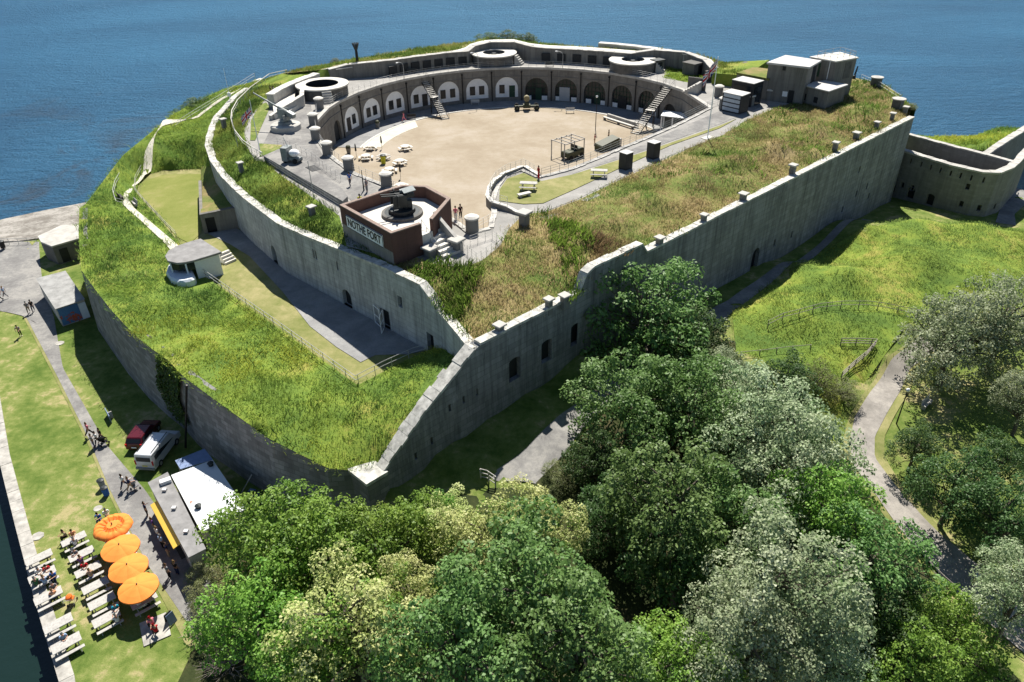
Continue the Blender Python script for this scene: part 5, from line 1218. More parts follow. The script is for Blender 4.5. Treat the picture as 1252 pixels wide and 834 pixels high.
mb = MB(); mb.box((-.9, 0, 2.65), (1.3, 1.4, .08), 0, ('Y', .15)); mb.box((-.3, -.5, 2.4), (.5, .4, .35)); mb.build('sight_platform', M['gun_g'], g, True)
# ---- anti-aircraft gun
c = at(350, 158, ZT); g = thing('anti_aircraft_gun', 'grey anti-aircraft gun on a round concrete base, long barrel pointing seaward', 'gun', c, R(152))
MB().lathe([(2.3, 0), (2.25, .75), (2.05, .85), (.01, .86)], n=36).build('base', M['conc'], g, True)
MB().lathe([(1.1, .86), (1.0, 1.2), (.7, 1.35), (.6, 1.9), (.01, 1.95)], n=20).build('pedestal', M['gun_g'], g, True)
mb = MB(); mb.box((0, .5, 2.4), (1.4, .12, 1.5)).box((0, -.5, 2.4), (1.4, .12, 1.5)).box((-.6, 0, 1.8), (.6, 1.1, .6)); mb.build('cradle', M['gun_g'], g, True, bevel=.03)
mb = MB(); mb.tube((-1.7, 0, 2.3), (.8, 0, 3.2), .33, .28, 12).tube((.8, 0, 3.2), (5.4, 0, 4.85), .15, .1, 12); mb.box((-1.5, 0, 2.4), (1.2, .7, .65), 0, ('Y', -.35)); mb.build('barrel', M['gun_g'], g, True)
mb = MB()
for s in (-1, 1): mb.box((-.7, s*1.05, 1.75), (.9, .7, .08)).box((-1.0, s*1.05, 2.1), (.1, .5, .7))
mb.build('crew_seat', M['gun_g'], g, True); mb = MB(); mb.tube((-.3, -.85, 2.2), (-.3, -1.0, 2.2), .35, n=14); mb.build('handwheel', M['gun'], g, True)
# ---- small gun with box shield on the raised strip
mb = MB(); mb.prism([p[:2] for p in pts(15.2, (322, 190.5), (341, 182), (352, 186), (419, 231), (425, 240), (419, 246))], 13.5, 15.2)
o = mb.build('raised_platform', M['asph']); tag(o, 'long raised dark-sided platform strip left of the brick gun platform', 'platform')
c = at(358, 198, 15.2); g = thing('light_gun', 'small gun with grey box shield and white cover on the raised strip', 'gun', c, R(-20))
mb = MB(); mb.boxz(-.7, 0, .2, 2.0, .9, 1.5); mb.boxz(-1.2, .8, .1, 1.9, .1, .9); mb.build('shield', M['gun_g'], g, True, bevel=.04)
mb = MB(); mb.ball((.45, 0, 1.25), .75, 12, (1.0, .85, .65)); mb.build('cover', M['white'], g, True, smooth=True)
mb = MB(); mb.boxz(.1, 0, .35, .7, 2.4, .9); mb.build('chassis', M['gun_g'], g, True)
for sx in (-.7, .8):
    for sy in (-.62, .62): MB().tube((sx, sy-.09, .34), (sx, sy+.09, .34), .34, n=14).build('wheel', M['tyre'], g, True)
MB().tube((-.4, .1, 1.9), (-1.5, .9, 2.9), .06, .04, 8).build('barrel', M['gun_g'], g, True)
mb = None; q = at(383, 206, 15.2); e = thing('stair_flight', 'few dark steps set into the raised strip near the small gun', 'steps', (q[0], q[1], 15.2), R(-52))
for k in range(5): MB().boxz(-.9+.45*k, 0, .006, .05, .22, 1.3).build('step', M['dark'], e, True)
# ---- field carriage on the parade
c = at(644, 134, ZP); g = thing('gun_carriage', 'dark four-wheeled carriage with a pale round drum, on the parade ground', 'carriage', c, R(2))
mb = MB(); mb.boxz(0, 0, .55, .8, 4.6, .5).boxz(-1.9, 0, .45, .7, .25, 1.9).boxz(1.9, 0, .45, .7, .25, 1.9).boxz(0, 0, .4, 1.0, 1.4, 1.2); mb.build('frame', M['olive'], g, True, bevel=.03)
for sx in (-1.9, 1.9):
    for sy in (-.85, .85):
        wv = MB().tube((sx, sy-.14, .5), (sx, sy+.14, .5), .5, n=18).build('wheel', M['tyre'], g, True); MB().tube((sx, sy-.15, .5), (sx, sy+.15, .5), .22, n=12).build('hub', M['olive'], wv, True)
MB().lathe([(.5, 1.0), (.42, 1.35), (.3, 1.5), (.01, 1.5)], n=14).build('pedestal', M['olive'], g, True)
MB().tube((0, -.35, 2.1), (0, .35, 2.15), .55, n=24).build('drum', M['khaki'], g, True)
# ---- steel staircases
def stair(label, top, mid, bot, w_, rz_n):
    e = thing('staircase', label, 'staircase', bot, 0, 'steel staircases up to the gun floor')
    for (a, b2) in ((mid, bot), (top, mid)):
        a = Vector(a); b2 = Vector(b2); h_ = (b2-a); h2 = Vector((h_.x, h_.y, 0)).normalized(); sd = Vector((-h2.y, h2.x, 0))*w_/2
        n = max(5, int(abs(h_.z)/.24))
        for s in (-1, 1):
            mb = MB(); p, q = a+sd*s, b2+sd*s
            mb.add([p+Vector((0, 0, -.16)), q+Vector((0, 0, -.16)), q+Vector((0, 0, .08)), p+Vector((0, 0, .08))]+[x-sd.normalized()*s*.06 for x in (p+Vector((0, 0, -.16)), q+Vector((0, 0, -.16)), q+Vector((0, 0, .08)), p+Vector((0, 0, .08)))], [(0, 1, 2, 3), (7, 6, 5, 4), (0, 4, 5, 1), (1, 5, 6, 2), (2, 6, 7, 3), (3, 7, 4, 0)])
            mb.build('stringer', M['black'], e)
            mb = MB(); mb.tube(p+Vector((0, 0, 1)), q+Vector((0, 0, 1)), .025, n=5).tube(p+Vector((0, 0, .55)), q+Vector((0, 0, .55)), .02, n=5)
            for t in (0, .25, .5, .75, 1): x = p.lerp(q, t); mb.tube(x, x+Vector((0, 0, 1)), .022, n=5)
            mb.build('handrail', M['black'], e)
        for k in range(n):
            x = a.lerp(b2, (k+.5)/n); mb = MB(); mb.box(x, (.27, w_-.14, .05), math.atan2(h2.y, h2.x)); mb.build('tread', M['conc_l'], e)
    mb = MB(); m_ = Vector(mid); mb.boxz(m_.x, m_.y, m_.z-.06, m_.z+.02, 1.4, w_, rz_n); mb.build('landing', M['conc_l'], e)
    for dx, dy in ((-.6, -.5), (.6, -.5), (.6, .5), (-.6, .5)): mb = MB(); mb.tube((m_.x+dx, m_.y+dy, ZP), (m_.x+dx, m_.y+dy, m_.z-.07), .07); mb.build('leg', M['black'], e)
stair('dark steel staircase against the white arches on the left of the casemates', at(514, 90, ZT), at(530, 118, 11.2), at(545, 146, ZP), 1.5, R(-40))
stair('long steel staircase with pale treads at the right end of the casemates', at(819, 104, ZT), at(796, 134, 11.2), at(776, 164, ZP), 1.7, R(60))
# ---- lamp posts, beacon, flagpoles, masts
def lamp(label, p, h, mat, arm=0, az=0):
    e = thing('lamp_post', label, 'lamp post', p, az); mb = MB(); mb.tube((0, 0, 0), (0, 0, h), .07, .045, 8)
    if arm:
        for k in range(5): a0_, a1_ = PI*k/5*.55, PI*(k+1)/5*.55; mb.tube((arm*(1-math.cos(a0_)), 0, h+arm*math.sin(a0_)*.7), (arm*(1-math.cos(a1_)), 0, h+arm*math.sin(a1_)*.7), .045, .04, 6)
    mb.build('post', mat, e, True)
    x = arm*1.15 if arm else 0
    MB().ball((x+.12 if arm else 0, 0, h+arm*.68+(0 if arm else .15)), .2, 8, (1.4 if arm else 1, .8, .6 if arm else 1)).build('lamp_head', M['white'], e, True); return e
lamp('black lamp post standing on the gravel parade ground', at(728, 158.5, ZP), 5.6, M['black'])
lamp('curved white lamp bracket above the left staircase', pol(RR+.1, 103)+(12.6,), 4.2, M['rail'], 1.0, R(200))
lamp('curved white lamp bracket above the left end of the white arches', pol(RR+.1, 131)+(12.6,), 4.2, M['rail'], 1.0, R(220))
lamp('curved white lamp bracket above the green arched door', pol(RR+.1, 73)+(12.6,), 4.2, M['rail'], 1.0, R(170))
p = ag(1096, 518); lamp('slim black lamp post beside the bend of the park path', p, 3.9, M['black'])
p = at(438, 83, 15.6); e = thing('beacon', 'iron fire basket beacon on a dark pole above the sea', 'beacon', p)
MB().tube((0, 0, 0), (0, 0, 3.4), .3, .24, 10).build('pole', M['black'], e, True)
mb = MB()
for k in range(10):
    a = k*PI/5; mb.tube((.22*math.cos(a), .22*math.sin(a), 3.3), (.62*math.cos(a), .62*math.sin(a), 4.5), .08, n=5)
for r_, z in ((.35, 3.65), (.5, 4.1), (.6, 4.4)):
    for k in range(10): mb.tube((r_*math.cos(k*PI/5), r_*math.sin(k*PI/5), z), (r_*math.cos((k+1)*PI/5), r_*math.sin((k+1)*PI/5), z), .03, n=5)
mb.build('basket', M['gun'], e, True)
mb = MB()
for a in (0, 2.1, 4.2): mb.tube((.9*math.cos(a), .9*math.sin(a), 0), (0, 0, 1.4), .05)
mb.build('stay', M['black'], e, True)
def flagmesh(e, L, H, z, az, droop, label=None):
    """union flag: blue field, white and red crosses as thin raised cloth, hanging folds"""
    nx, ny = 36, 20; V = []; F = []; 
    m_ = {'b': cloth((.015, .03, .2)), 'w': cloth((.75, .75, .75)), 'r': cloth((.5, .015, .03))}
    for i in range(nx+1):
        for j in range(ny+1):
            x = i/nx; y = j/ny; f = math.sin(x*9+y*1.5)*.12*x
            V.append((x*L*math.cos(droop)+.1, f*L*.7, z+y*H-x*L*math.sin(droop)-.08*math.sin(x*7)*x))
    me = bpy.data.meshes.new('flag'); idx = []
    for i in range(nx):
        for j in range(ny):
            k = i*(ny+1)+j; F.append((k, k+ny+1, k+ny+2, k+1))
            x = (i+.5)/nx*2-1; y = ((j+.5)/ny*2-1)*.5
            d1 = min(abs(y-x*.5), abs(y+x*.5))
            c = 'b'
            if d1 < .14: c = 'w'
            if d1 < .05: c = 'r'
            if abs(x) < .2 or abs(y) < .19: c = 'w'
            if abs(x) < .11 or abs(y) < .1: c = 'r'
            idx.append('bwr'.index(c))
    me.from_pydata(V, [], F)
    for c in 'bwr': me.materials.append(m_[c])
    me.polygons.foreach_set('material_index', idx); me.polygons.foreach_set('use_smooth', [True]*len(F)); me.update()
    o = bpy.data.objects.new('flag', me); col.objects.link(o); o.parent = e; o.rotation_euler = (0, 0, az); return o
e = thing('flagpole', 'tall white flagpole flying a union flag beside the right-hand footpath', 'flagpole', at(865, 169, ZT))
MB().tube((0, 0, 0), (0, 0, 11.2), .09, .05, 8).build('pole', M['white'], e, True); MB().boxz(0, 0, -.1, .12, 1.8, 1.0, R(40)).build('base', M['conc_l'], e, True); flagmesh(e, 2.7, 1.5, 9.4, R(200), R(48))
e = thing('flagpole', 'white flagpole with a drooping blue and red flag by the anti-aircraft gun', 'flagpole', at(319, 190, ZT))
MB().tube((0, 0, 0), (0, 0, 7.6), .07, .04, 8).build('pole', M['white'], e, True); flagmesh(e, 1.9, 1.1, 5.6, R(205), R(40))
p = at(282, 124, 13.3); e = thing('mast', 'thin pale mast rising from the far bend of the scarp coping', 'mast', p)
MB().tube((0, 0, 0), (0, 0, 5.6), .06, .02, 6).build('pole', M['white'], e, True); MB().boxz(0, 0, .9, 1.5, .5, .3).build('box', M['white'], e, True)
for px, py, h_, lb in [(384, 243, 4.6, 'thin pole on the bank left of the brick gun platform'), (291, 180, 4.2, 'thin pole behind the curved coping near the flagpole'), (445, 233, 2.6, 'dark post on the terrace left of the gun platform')]:
    p = at(px, py, ZT); e = thing('pole', lb, 'pole', p); MB().tube((0, 0, 0), (0, 0, h_), .05 if 'dark' not in lb else .11, .04, 6).build('shaft', M['rail'] if 'dark' not in lb else M['gun'], e, True); MB().ball((0, 0, h_), .07, 6).build('finial', M['rail'], e, True)
# ---- white canopy, vehicle and clutter at the right edge of the parade
p = at(811, 158, ZP); e = thing('canopy', 'white flat-roofed canopy on posts below the right staircase', 'canopy', p, R(-20))
MB().box((2.2, .3, 2.6), (5.4, 3.4, .14), 0, ('Y', .03)).build('roof', M['roof_w'], e, True, bevel=.02)
for x, y in ((-.3, -1.2), (1.6, -1.2), (4.6, -1.2), (-.3, 1.6), (4.6, 1.6)): MB().boxz(x, y, 0, 2.5, .22, .22).build('post', M['white'], e, True)
MB().boxz(2.2, 1.8, 0, 2.3, 4.8, .1).build('back_panel', M['conc_d'], e, True)
p = at(700, 193, ZP); e = thing('military_vehicle', 'dark green open vehicle under a timber frame at the right edge of the parade', 'vehicle', p, R(40))
mb = MB(); mb.boxz(0, 0, .5, 1.3, 3.6, 1.7).boxz(1.0, 0, 1.3, 1.5, 1.4, 1.6); mb.build('body', M['olive'], e, True, bevel=.06)
for sx in (-1.2, 1.2):
    for sy in (-.85, .85): MB().tube((sx, sy-.11, .4), (sx, sy+.11, .4), .4, n=14).build('wheel', M['tyre'], e, True)
MB().box((.3, 0, 1.85), (.05, 1.5, .6), 0, ('Y', -.2)).build('windscreen', M['glass'], e, True)
p = at(694, 190, ZP); e = thing('stall', 'open timber frame stall over the dark vehicle on the parade', 'stall', p, R(40))
for x in (-2.2, 0, 2.2):
    for y in (-1.5, 1.5): MB().boxz(x, y, 0, 2.5, .12, .12).build('post', M['wood_w'], e, True)
for y in (-1.5, 1.5): MB().boxz(0, y, 2.503, 2.63, 4.6, .12).build('beam', M['wood_w'], e, True)
for x in (-2.2, -1.1, 0, 1.1, 2.2): MB().boxz(x, 0, 2.633, 2.74, .1, 3.2).build('rafter', M['wood_w'], e, True)
p = at(742, 181, ZP); e = thing('tarpaulin_stack', 'dark green sheeted stack on the parade beside the timber frame', 'stack', p, R(40))
mb = MB(); mb.prism([(-2.2, -.9), (2.2, -.9), (2.2, .9), (-2.2, .9)], 0, [.9, 1.5, 1.7, 1.1]); mb.build('sheet', M['olive'], e, True, bevel=.15); MB().boxz(1.6, 0, .1, 1.2, 2.4, 1.5).build('crate', M['wood_w'], e, True, bevel=.03)
a, b2 = at(738, 146, ZP), at(775, 158, ZP)
e = thing('low_bench', 'long low stone bench near the foot of the right staircase', 'bench', a, hd(a, b2)); L = math.dist(a, b2)
MB().boxz(L/2, 0, .4, .55, L, .5).build('seat', M['conc_l'], e, True, bevel=.02); MB().boxz(L/2, 1.0, 0, .9, L, .4).build('back_wall', M['conc'], e, True, bevel=.02)
for x in (.3, L/2, L-.3): MB().boxz(x, 0, 0, .397, .3, .4).build('leg', M['conc_d'], e, True)
BN = None
def bench(px, py, z, rz_, lb, mat, p=None):
    p = p or at(px, py, z); e = thing('bench', lb, 'bench', p, rz_)
    MB().boxz(0, 0, .42, .47, 1.7, .45).build('seat', mat, e, True); MB().box((0, .24, .72), (1.7, .05, .42), 0, ('X', -.15)).build('backrest', mat, e, True)
    for x in (-.7, .7): MB().boxz(x, 0, 0, .417, .07, .42).build('leg', mat, e, True)
    return e
bench(375, 343, ZD+.05, hd(at(360, 330, ZD), at(390, 352, ZD)), 'black bench against the foot of the scarp wall', M['black'])
for px, py, lb in [(581, 128, 'pale bench in front of the sixth white arch'), (503, 146, 'dark bench below the third white arch'), (697, 138, 'pale bench below the gridded arch window')]: bench(px, py, ZP+.06, R(0), lb, M['conc_l'] if 'pale' in lb else M['wood_d'])
for px, py, lb in [(672, 82, 'dark bench on the gun floor above the green door'), (503, 90, 'dark bench on the gun floor above the left staircase')]: bench(px, py, ZT, R(0), lb, M['gun'])
bench(146, 243, 0, R(130), 'dark bench inside the bend of the rampart handrail', M['wood_d'], onf(rz, 148, 243, 9))
bench(164, 250, 0, R(-50), 'pale bench on the lawn side of the rampart path', M['wood_w'], onf(rz, 165, 251, 8))
bench(1132, 495, 0, R(40), 'pale park bench under the silver tree on the right', M['wood_w'], ag(1132, 497))
# ---- gates and walls of the dry ditch
A, B = Vector(mwp[11][:2]), Vector(mwp[15][:2])
s, z = plane_sz(A, B, 462, 395); s2, _ = plane_sz(A, B, 474, 400)
q = wallpoint(A, B, s, ZD+.05, -.12); e = thing('gate', 'white framed mesh gate standing open at the scarp wall doorway', 'gate', tuple(q), hd(A, B))
for x0, rzg in ((-.2, -.2), (1.35, -.9)):
    f = MB()
    for a_, b_ in (((0, 0, .1), (0, 0, 2.2)), ((1.3, 0, .1), (1.3, 0, 2.2)), ((0, 0, .1), (1.3, 0, .1)), ((0, 0, 2.2), (1.3, 0, 2.2)), ((0, 0, 1.1), (1.3, 0, 1.1))): f.tube(a_, b_, .035, n=6)
    o = f.build('frame', M['white'], e, True); o.location = (x0, -.05, 0); o.rotation_euler.z = rzg
    f = MB()
    for k in range(1, 9): f.tube((.145*k, 0, .12), (.145*k, 0, 2.18), .01, n=4)
    m_ = f.build('bars', M['steel'], o, True)
bw_ = [at(250, 286, ZD)[:2], at(293, 279, ZD)[:2]]
o = solidwall('cross_wall', bw_, ZD-.3, [9.7, 9.9], .5, M['conc_w'], holes=[rect(1.1, ZD+.05, 1.2, 2.1)], label='low dark wall with a doorway closing the far end of the dry ditch', cat='wall', cop=.5, coph=.08, copmat=M['conc_d'])
struct(patch('grass_ramp', [(bw_[0][0], bw_[0][1]+.4, 9.75), (bw_[1][0], bw_[1][1]+.4, 9.9), at(272, 232, 10.3), at(259, 203, 10.3), at(246, 203, 7.2), at(246, 240, 9.2)], M['turf_dry'], step=1)[0])
solidwall('side_wall', [at(247, 238, 7)[:2], at(250, 286, ZD)[:2]], ZD-.3, [9.2, 9.7], .4, M['conc_w'], label='low side wall under the grassy ramp beside the striped lawn', cat='wall')
# ---- watch hut
zh = 10.0; rp = [at(a, b, zh)[:2] for a, b in [(271, 307.8), (245.4, 291.6), (230.4, 295.8), (214.8, 301), (206, 306), (201.6, 313), (205, 319), (216, 321.5), (226, 320.6), (237.6, 318)]]
hx = sum(p[0] for p in rp)/10; hy = sum(p[1] for p in rp)/10
e = thing('watch_hut', 'white watch hut with rounded bay and flat grey roof on the rampart', 'hut', (hx, hy, 7.3))
MB().prism(rp, zh-.25, zh).build('roof', M['felt'], e, bevel=.03)
wl = [(hx+(p[0]-hx)*.9, hy+(p[1]-hy)*.9) for p in rp]
MB().prism([wl[0], wl[1], wl[2], ((wl[2][0]+wl[9][0])/2, (wl[2][1]+wl[9][1])/2), wl[9]], 6.8, zh-.253).build('room', M['hut_w'], e)
bay = [wl[9]]+wl[2:9][::1]
bay = wl[2:10]; MB().prism(bay, 8.75, zh-.253).build('window_band', M['glass'], e)
by = [at(a, b, 8.0)[:2] for a, b in [(240, 342), (235, 345.5), (225, 347.5), (217, 347), (209, 344), (203.5, 336), (206, 327), (216, 318), (226, 312)]]
MB().prism(by, 6.8, 8.4).build('base', M['hut_w'], e, bevel=.25)
for i in (2, 4, 6): q = bay[i]; MB().boxz(q[0], q[1], 8.4, zh-.26, .16, .16).build('mullion', M['hut_w'], e)
q = at(276, 318, ZD); st = thing('steps', 'short pale steps with rail behind the watch hut', 'steps', q, R(-38))
for k in range(4): MB().boxz(.35*k, 0, 0, .28*(4-k), .35, 1.5).build('step', M['conc_l'], st, True)
# ---- parade ground tables and litter
def picnic():
    e = thing('picnic_table', '', 'picnic table')
    MB().boxz(0, 0, .7, .76, 1.9, .78).build('tabletop', M['wood_w'], e, True, bevel=.01)
    for s in (-1, 1): MB().boxz(0, s*.68, .41, .46, 1.9, .28).build('bench', M['wood_w'], e, True, bevel=.01)
    for x in (-.65, .65):
        mb = MB(); mb.tube((x, -.72, 0), (x, -.2, .7), .045, n=4).tube((x, .72, 0), (x, .2, .7), .045, n=4).boxz(x, 0, .36, .405, .07, 1.5); mb.build('leg_frame', M['wood_w'], e, True)
    return e
PT = None
def table(px, py, rz_, lb, group, z=.75, base=0.0, sc_=1.0):
    global PT
    p = at(px, py, base+z); p = (p[0], p[1], base)
    if PT is None: PT = e = picnic()
    else: e = copy_tree(PT)
    e.location = p; e.rotation_euler.z = rz_; e['label'] = lb; e['group'] = group; e.scale = (sc_,)*3; return e
G1 = 'picnic tables on the quay lawn'
ra = hd(at(32.5, 689, .75), at(62, 675, .75)); 
TA = [(47.5, 682, 'empty table at the top of the row beside the quay slabs'), (51.5, 703, 'crowded table with several people, second along the quay slabs'), (59, 729, 'table by the quay slabs where a couple sits, next to the orange pushchair'), (71, 763, 'empty table by the quay slabs below the orange pushchair'), (81, 787, 'lowest table by the quay slabs, one person sitting at its far side')]
for px, py, lb in TA: table(px, py, ra, 'white picnic '+lb, G1, sc_=1.03)
TB = [(90, 659, 'topmost table of the middle row, with dark-haired people at its left end'), (99.5, 677.5, 'second table of the middle row, a pair in grey beside it'), (107.5, 696.5, 'third table of the middle row, a bare-armed person in tan leaning there'), (116.5, 716, 'empty table of the middle row left of the third umbrella'), (124.5, 735, 'table of the middle row with only a bag beside it'), (130, 756, 'last table of the middle row, used by a person in teal')]
for px, py, lb in TB: table(px, py, ra, 'white picnic '+lb, G1, sc_=1.0)
# ---- umbrellas
UM = None
US = [(137.7, 643.5, 'orange parasol with dented ring-shaped canopy, farthest up the row'), (147, 669, 'smooth orange parasol, second from the dented one'), (156.6, 693.5, 'smooth orange parasol between the second and the nearest'), (168.8, 718, 'smooth orange parasol nearest the bottom of the picture')]
for k, (px, py, lb) in enumerate(US):
    c = at(px, py, 2.3); c = (c[0], c[1], 0)
    table(*[0, 0], ra, 'white picnic table shaded by the '+['dented orange parasol', 'second smooth parasol counted from the dented one', 'parasol just above the nearest one', 'nearest orange parasol'][k], G1).location = c
    if k < 2:
        e = thing('parasol', lb, 'parasol', c, random.uniform(0, 1), 'orange parasols on the quay')
        MB().tube((0, 0, 0), (0, 0, 2.62), .03, n=8).build('pole', M['wood_w'], e, True); MB().lathe([(.3, 0), (.3, .08), (.05, .1)], n=16).build('foot', M['gun'], e, True)
        mb = MB()
        if k == 0:
            n = 48; pf = [(.02, 2.52), (.42, 2.5), (.55, 2.36), (.7, 2.3), (.95, 2.5), (1.25, 2.48), (1.5, 2.26), (1.52, 2.15)]
            mb.lathe(pf, n=n); mb.v = [(v_[0]*(1+.02*math.sin(7*math.atan2(v_[1], v_[0]))), v_[1]*(1+.02*math.sin(7*math.atan2(v_[1], v_[0]))), v_[2]+(.05*math.sin(16*math.atan2(v_[1], v_[0])) if math.hypot(v_[0], v_[1]) > .5 else 0)) for v_ in mb.v]
        else:
            n = 8*6; pf = [(.02, 2.66), (.5, 2.56), (1.0, 2.42), (1.46, 2.25), (1.47, 2.14)]; mb.lathe(pf, n=n)
            mb.v = [(v_[0]*(.975+.025*abs(math.cos(4*math.atan2(v_[1], v_[0])))), v_[1]*(.975+.025*abs(math.cos(4*math.atan2(v_[1], v_[0])))), v_[2]-.03*(1-abs(math.cos(4*math.atan2(v_[1], v_[0]))))*math.hypot(v_[0], v_[1])) for v_ in mb.v]
        mb.f = [f for f in mb.f if len(f) < 10]
        mb.build('canopy', M['orange'], e, True, smooth=(k == 0)); MB().lathe([(.05, 2.5), (.05, 2.74), (.01, 2.76)], n=8).build('finial', M['wood_d'], e, True)
        mb = MB()
        for q in range(8): a = q*PI/4; mb.tube((.04*math.cos(a), .04*math.sin(a), 2.05), (.8*math.cos(a), .8*math.sin(a), 2.4), .012, n=4)
        mb.build('ribs', M['wood_w'], e, True); UM = e
    else: e = copy_tree(UM); e.location = c; e['label'] = lb; e.rotation_euler.z = random.uniform(0, 1)
# parade and lawn tables
G2 = 'picnic tables on the parade ground'
for px, py, lb in [(452.7, 177.5, 'pale table on the gravel with a chair at its left, farthest left'), (447, 189.5, 'pale table on the gravel closest to the stone pillars'), (495.4, 178, 'lone pale table farthest out on the gravel'), (488.7, 195.5, 'pale table on the gravel right of the yellow bin'), (476, 205.5, 'pale table on the gravel just behind a pillar cap'), (468.5, 189, 'weathered open table directly behind the yellow bin'), (490, 225, 'table on the gravel just beyond the brick gun platform')]:
    e = thing('round_table', lb, 'table', tuple(at(px, py, ZP+.75)[:2])+(ZP,), random.uniform(0, 3), G2)
    tm = M['wood_w'] if 'open' in lb else M['conc_l']
    MB().lathe([(.01, .7), (.72, .7), (.74, .74), (.01, .77)], n=24).build('tabletop', tm, e, True)
    for k in range(4):
        a = k*PI/2; s_o = MB(); s_o.box((1.02*math.cos(a), 1.02*math.sin(a), .43), (.34, 1.15, .06), a); s_o.build('bench', tm, e, True)
        s_o = MB(); s_o.tube((.25*math.cos(a), .25*math.sin(a), .68), (.95*math.cos(a), .95*math.sin(a), 0), .05, n=5).tube((.3*math.cos(a), .3*math.sin(a), .36), (1.05*math.cos(a), 1.05*math.sin(a), .39), .045, n=5); s_o.build('leg', M['wood_d'], e, True)
G3 = 'picnic tables on the right lawn'
rl = hd(at(630, 230, ZT), at(700, 205, ZT))
table(646, 224, rl-.9, 'pale picnic table on the lawn by the passage bend', G3, .75, ZT+.07, 1.1); table(732.5, 208.5, rl-.9, 'pale picnic table on the lawn nearest the black cabinets', G3, .75, ZT+.07, 1.1)
e = thing('low_slab', 'low pale slab bench on the lawn below the picnic table at the bend', 'slab', at(641, 240, ZT+.07), R(30)); MB().boxz(0, 0, .25, .4, 1.7, .6).build('seat', M['conc_l'], e, True); 
for x in (-.6, .6): MB().boxz(x, 0, 0, .247, .25, .5).build('leg', M['conc'], e, True)
def bin_(px, py, z, lb, mat, h=1.0, r_=.3):
    e = thing('litter_bin', lb, 'bin', at(px, py, z)); MB().lathe([(r_*.85, 0), (r_, h*.85)], n=14).build('body', mat, e, True); MB().lathe([(r_*1.08, h*.853), (r_*1.1, h*.92), (r_*.5, h), (.01, h)], n=14).build('lid', M['gun'] if mat.name != 'yellow_awning' else mat, e, True); return e
bin_(469, 200, ZP, 'yellow bin among the tables on the gravel', flat('yellow_green_bin', (.5, .5, .03), .6), 1.5, .42)
bin_(126, 596, .06, 'blue-grey litter bin on the lawn edge, upper of two', M['gun_g']); bin_(130.5, 605, .06, 'blue litter bin on the lawn edge, lower of two', cloth(COL['blue']))
bin_(4, 303, .06, 'black bin by the beach railing at the left edge', M['black'], 1.2, .4)
for px, py, lb in [(426.5, 187, 'stone urn planter on the pale path below the left casemates'), (462, 156, 'small dark planter on the pavement left of the first staircase')]:
    e = thing('planter', lb, 'planter', at(px, py, ZP+.06)); MB().lathe([(.3, 0), (.42, .8), (.46, .85)], n=14).build('tub', M['stone_cap'], e, True); MB().ball((0, 0, 1.0), .42, 8, (1, 1, .8)).build('shrub', M['olive'], e, True)
for px, py, lb in [(467, 182, 'closed dark post between the two farthest gravel tables'), (490, 218, 'closed dark post on the gravel beyond the pillar by the platform'), (436, 192, 'closed dark post at the left of the gravel tables')]:
    e = thing('closed_parasol', lb, 'parasol', at(px, py, ZP)); MB().tube((0, 0, 0), (0, 0, 2.2), .03).build('pole', M['wood_d'], e, True); MB().lathe([(.03, .9), (.16, 1.1), (.1, 2.0), (.02, 2.25)], n=10).build('canopy', M['gun'], e, True)
# A-boards and slab by the quay road
e = thing('signboard', 'dark blue A-board sign beside the quay road near the red caps', 'sign', at(209.5, 760, .06), R(60))
for s in (-1, 1): MB().box((0, s*.2, .5), (.62, .03, 1.0), 0, ('X', s*.2)).build('board', M['blue'] if s < 0 else M['black'], e, True)
e = thing('signboard', 'blue board lying on the shaded verge above the parked cars', 'sign', at(134, 512, .06), R(-52)); MB().boxz(0, 0, .0, .9, 1.8, .06).build('board', M['blue'], e, True); MB().boxz(0, .2, 0, .8, .1, .4).build('stay', M['wood_w'], e, True)
mb = MB(); q = at(190, 770, 0); mb.boxz(q[0], q[1], .045, .1, 1.9, 2.3, R(30)); o = mb.build('paving_slab', M['slab']); tag(o, 'square pale paving slab under the red-capped people', 'slab')
for px, py, lb in [(46, 656, 'worn pale slab set in the grass above the first quay table'), (73, 420, 'small pale patch of paving on the grass left of the road'), (120, 622, 'white round drain cover in the grass above the dented parasol')]:
    q = at(px, py, 0); mb = MB(); k_ = .4 if 'drain' in lb else .55; mb.lathe([(k_, .02), (k_*.93, .07), (.01, .075)], (q[0], q[1], 0), 7 if 'drain' not in lb else 18); o = mb.build('paving_slab', M['slab']); tag(o, lb, 'slab')
# ---- quay kiosk
def quad(*l, z): return [at(a, b, z)[:2] for a, b in l]
def center(q): return (sum(p[0] for p in q)/len(q), sum(p[1] for p in q)/len(q))
def shrink(q, k): c = center(q); return [(c[0]+(p[0]-c[0])*k, c[1]+(p[1]-c[1])*k) for p in q]
qa = quad((180.6, 590), (230.5, 682), (252, 671), (205, 577), z=2.9); c = center(qa)
e = thing('kiosk', 'refreshment kiosk with flat grey felt roof and yellow awning on the quay road', 'kiosk', (*c, 0))
MB().prism(qa, 2.78, 2.92).build('roof', M['felt'], e, bevel=.02); MB().prism(shrink(qa, .93), 0, 2.777).build('wall', M['wood_w'], e)
aw = [at(192, 612, 2.6), at(220.8, 664.5, 2.6), at(212, 671, 2.2), at(183.7, 617.5, 2.2)]
mb = MB(); mb.add([Vector(p) for p in aw]+[Vector(p)-Vector((0, 0, .05)) for p in aw], [(0, 1, 2, 3), (7, 6, 5, 4), (0, 4, 5, 1), (1, 5, 6, 2), (2, 6, 7, 3), (3, 7, 4, 0)])
lo_a, hi_a = aw[3], aw[2]; mb.add([lo_a, hi_a, (hi_a[0], hi_a[1], 1.98), (lo_a[0], lo_a[1], 1.98)], [(0, 1, 2, 3)]); mb.build('awning', M['yellow'], e)
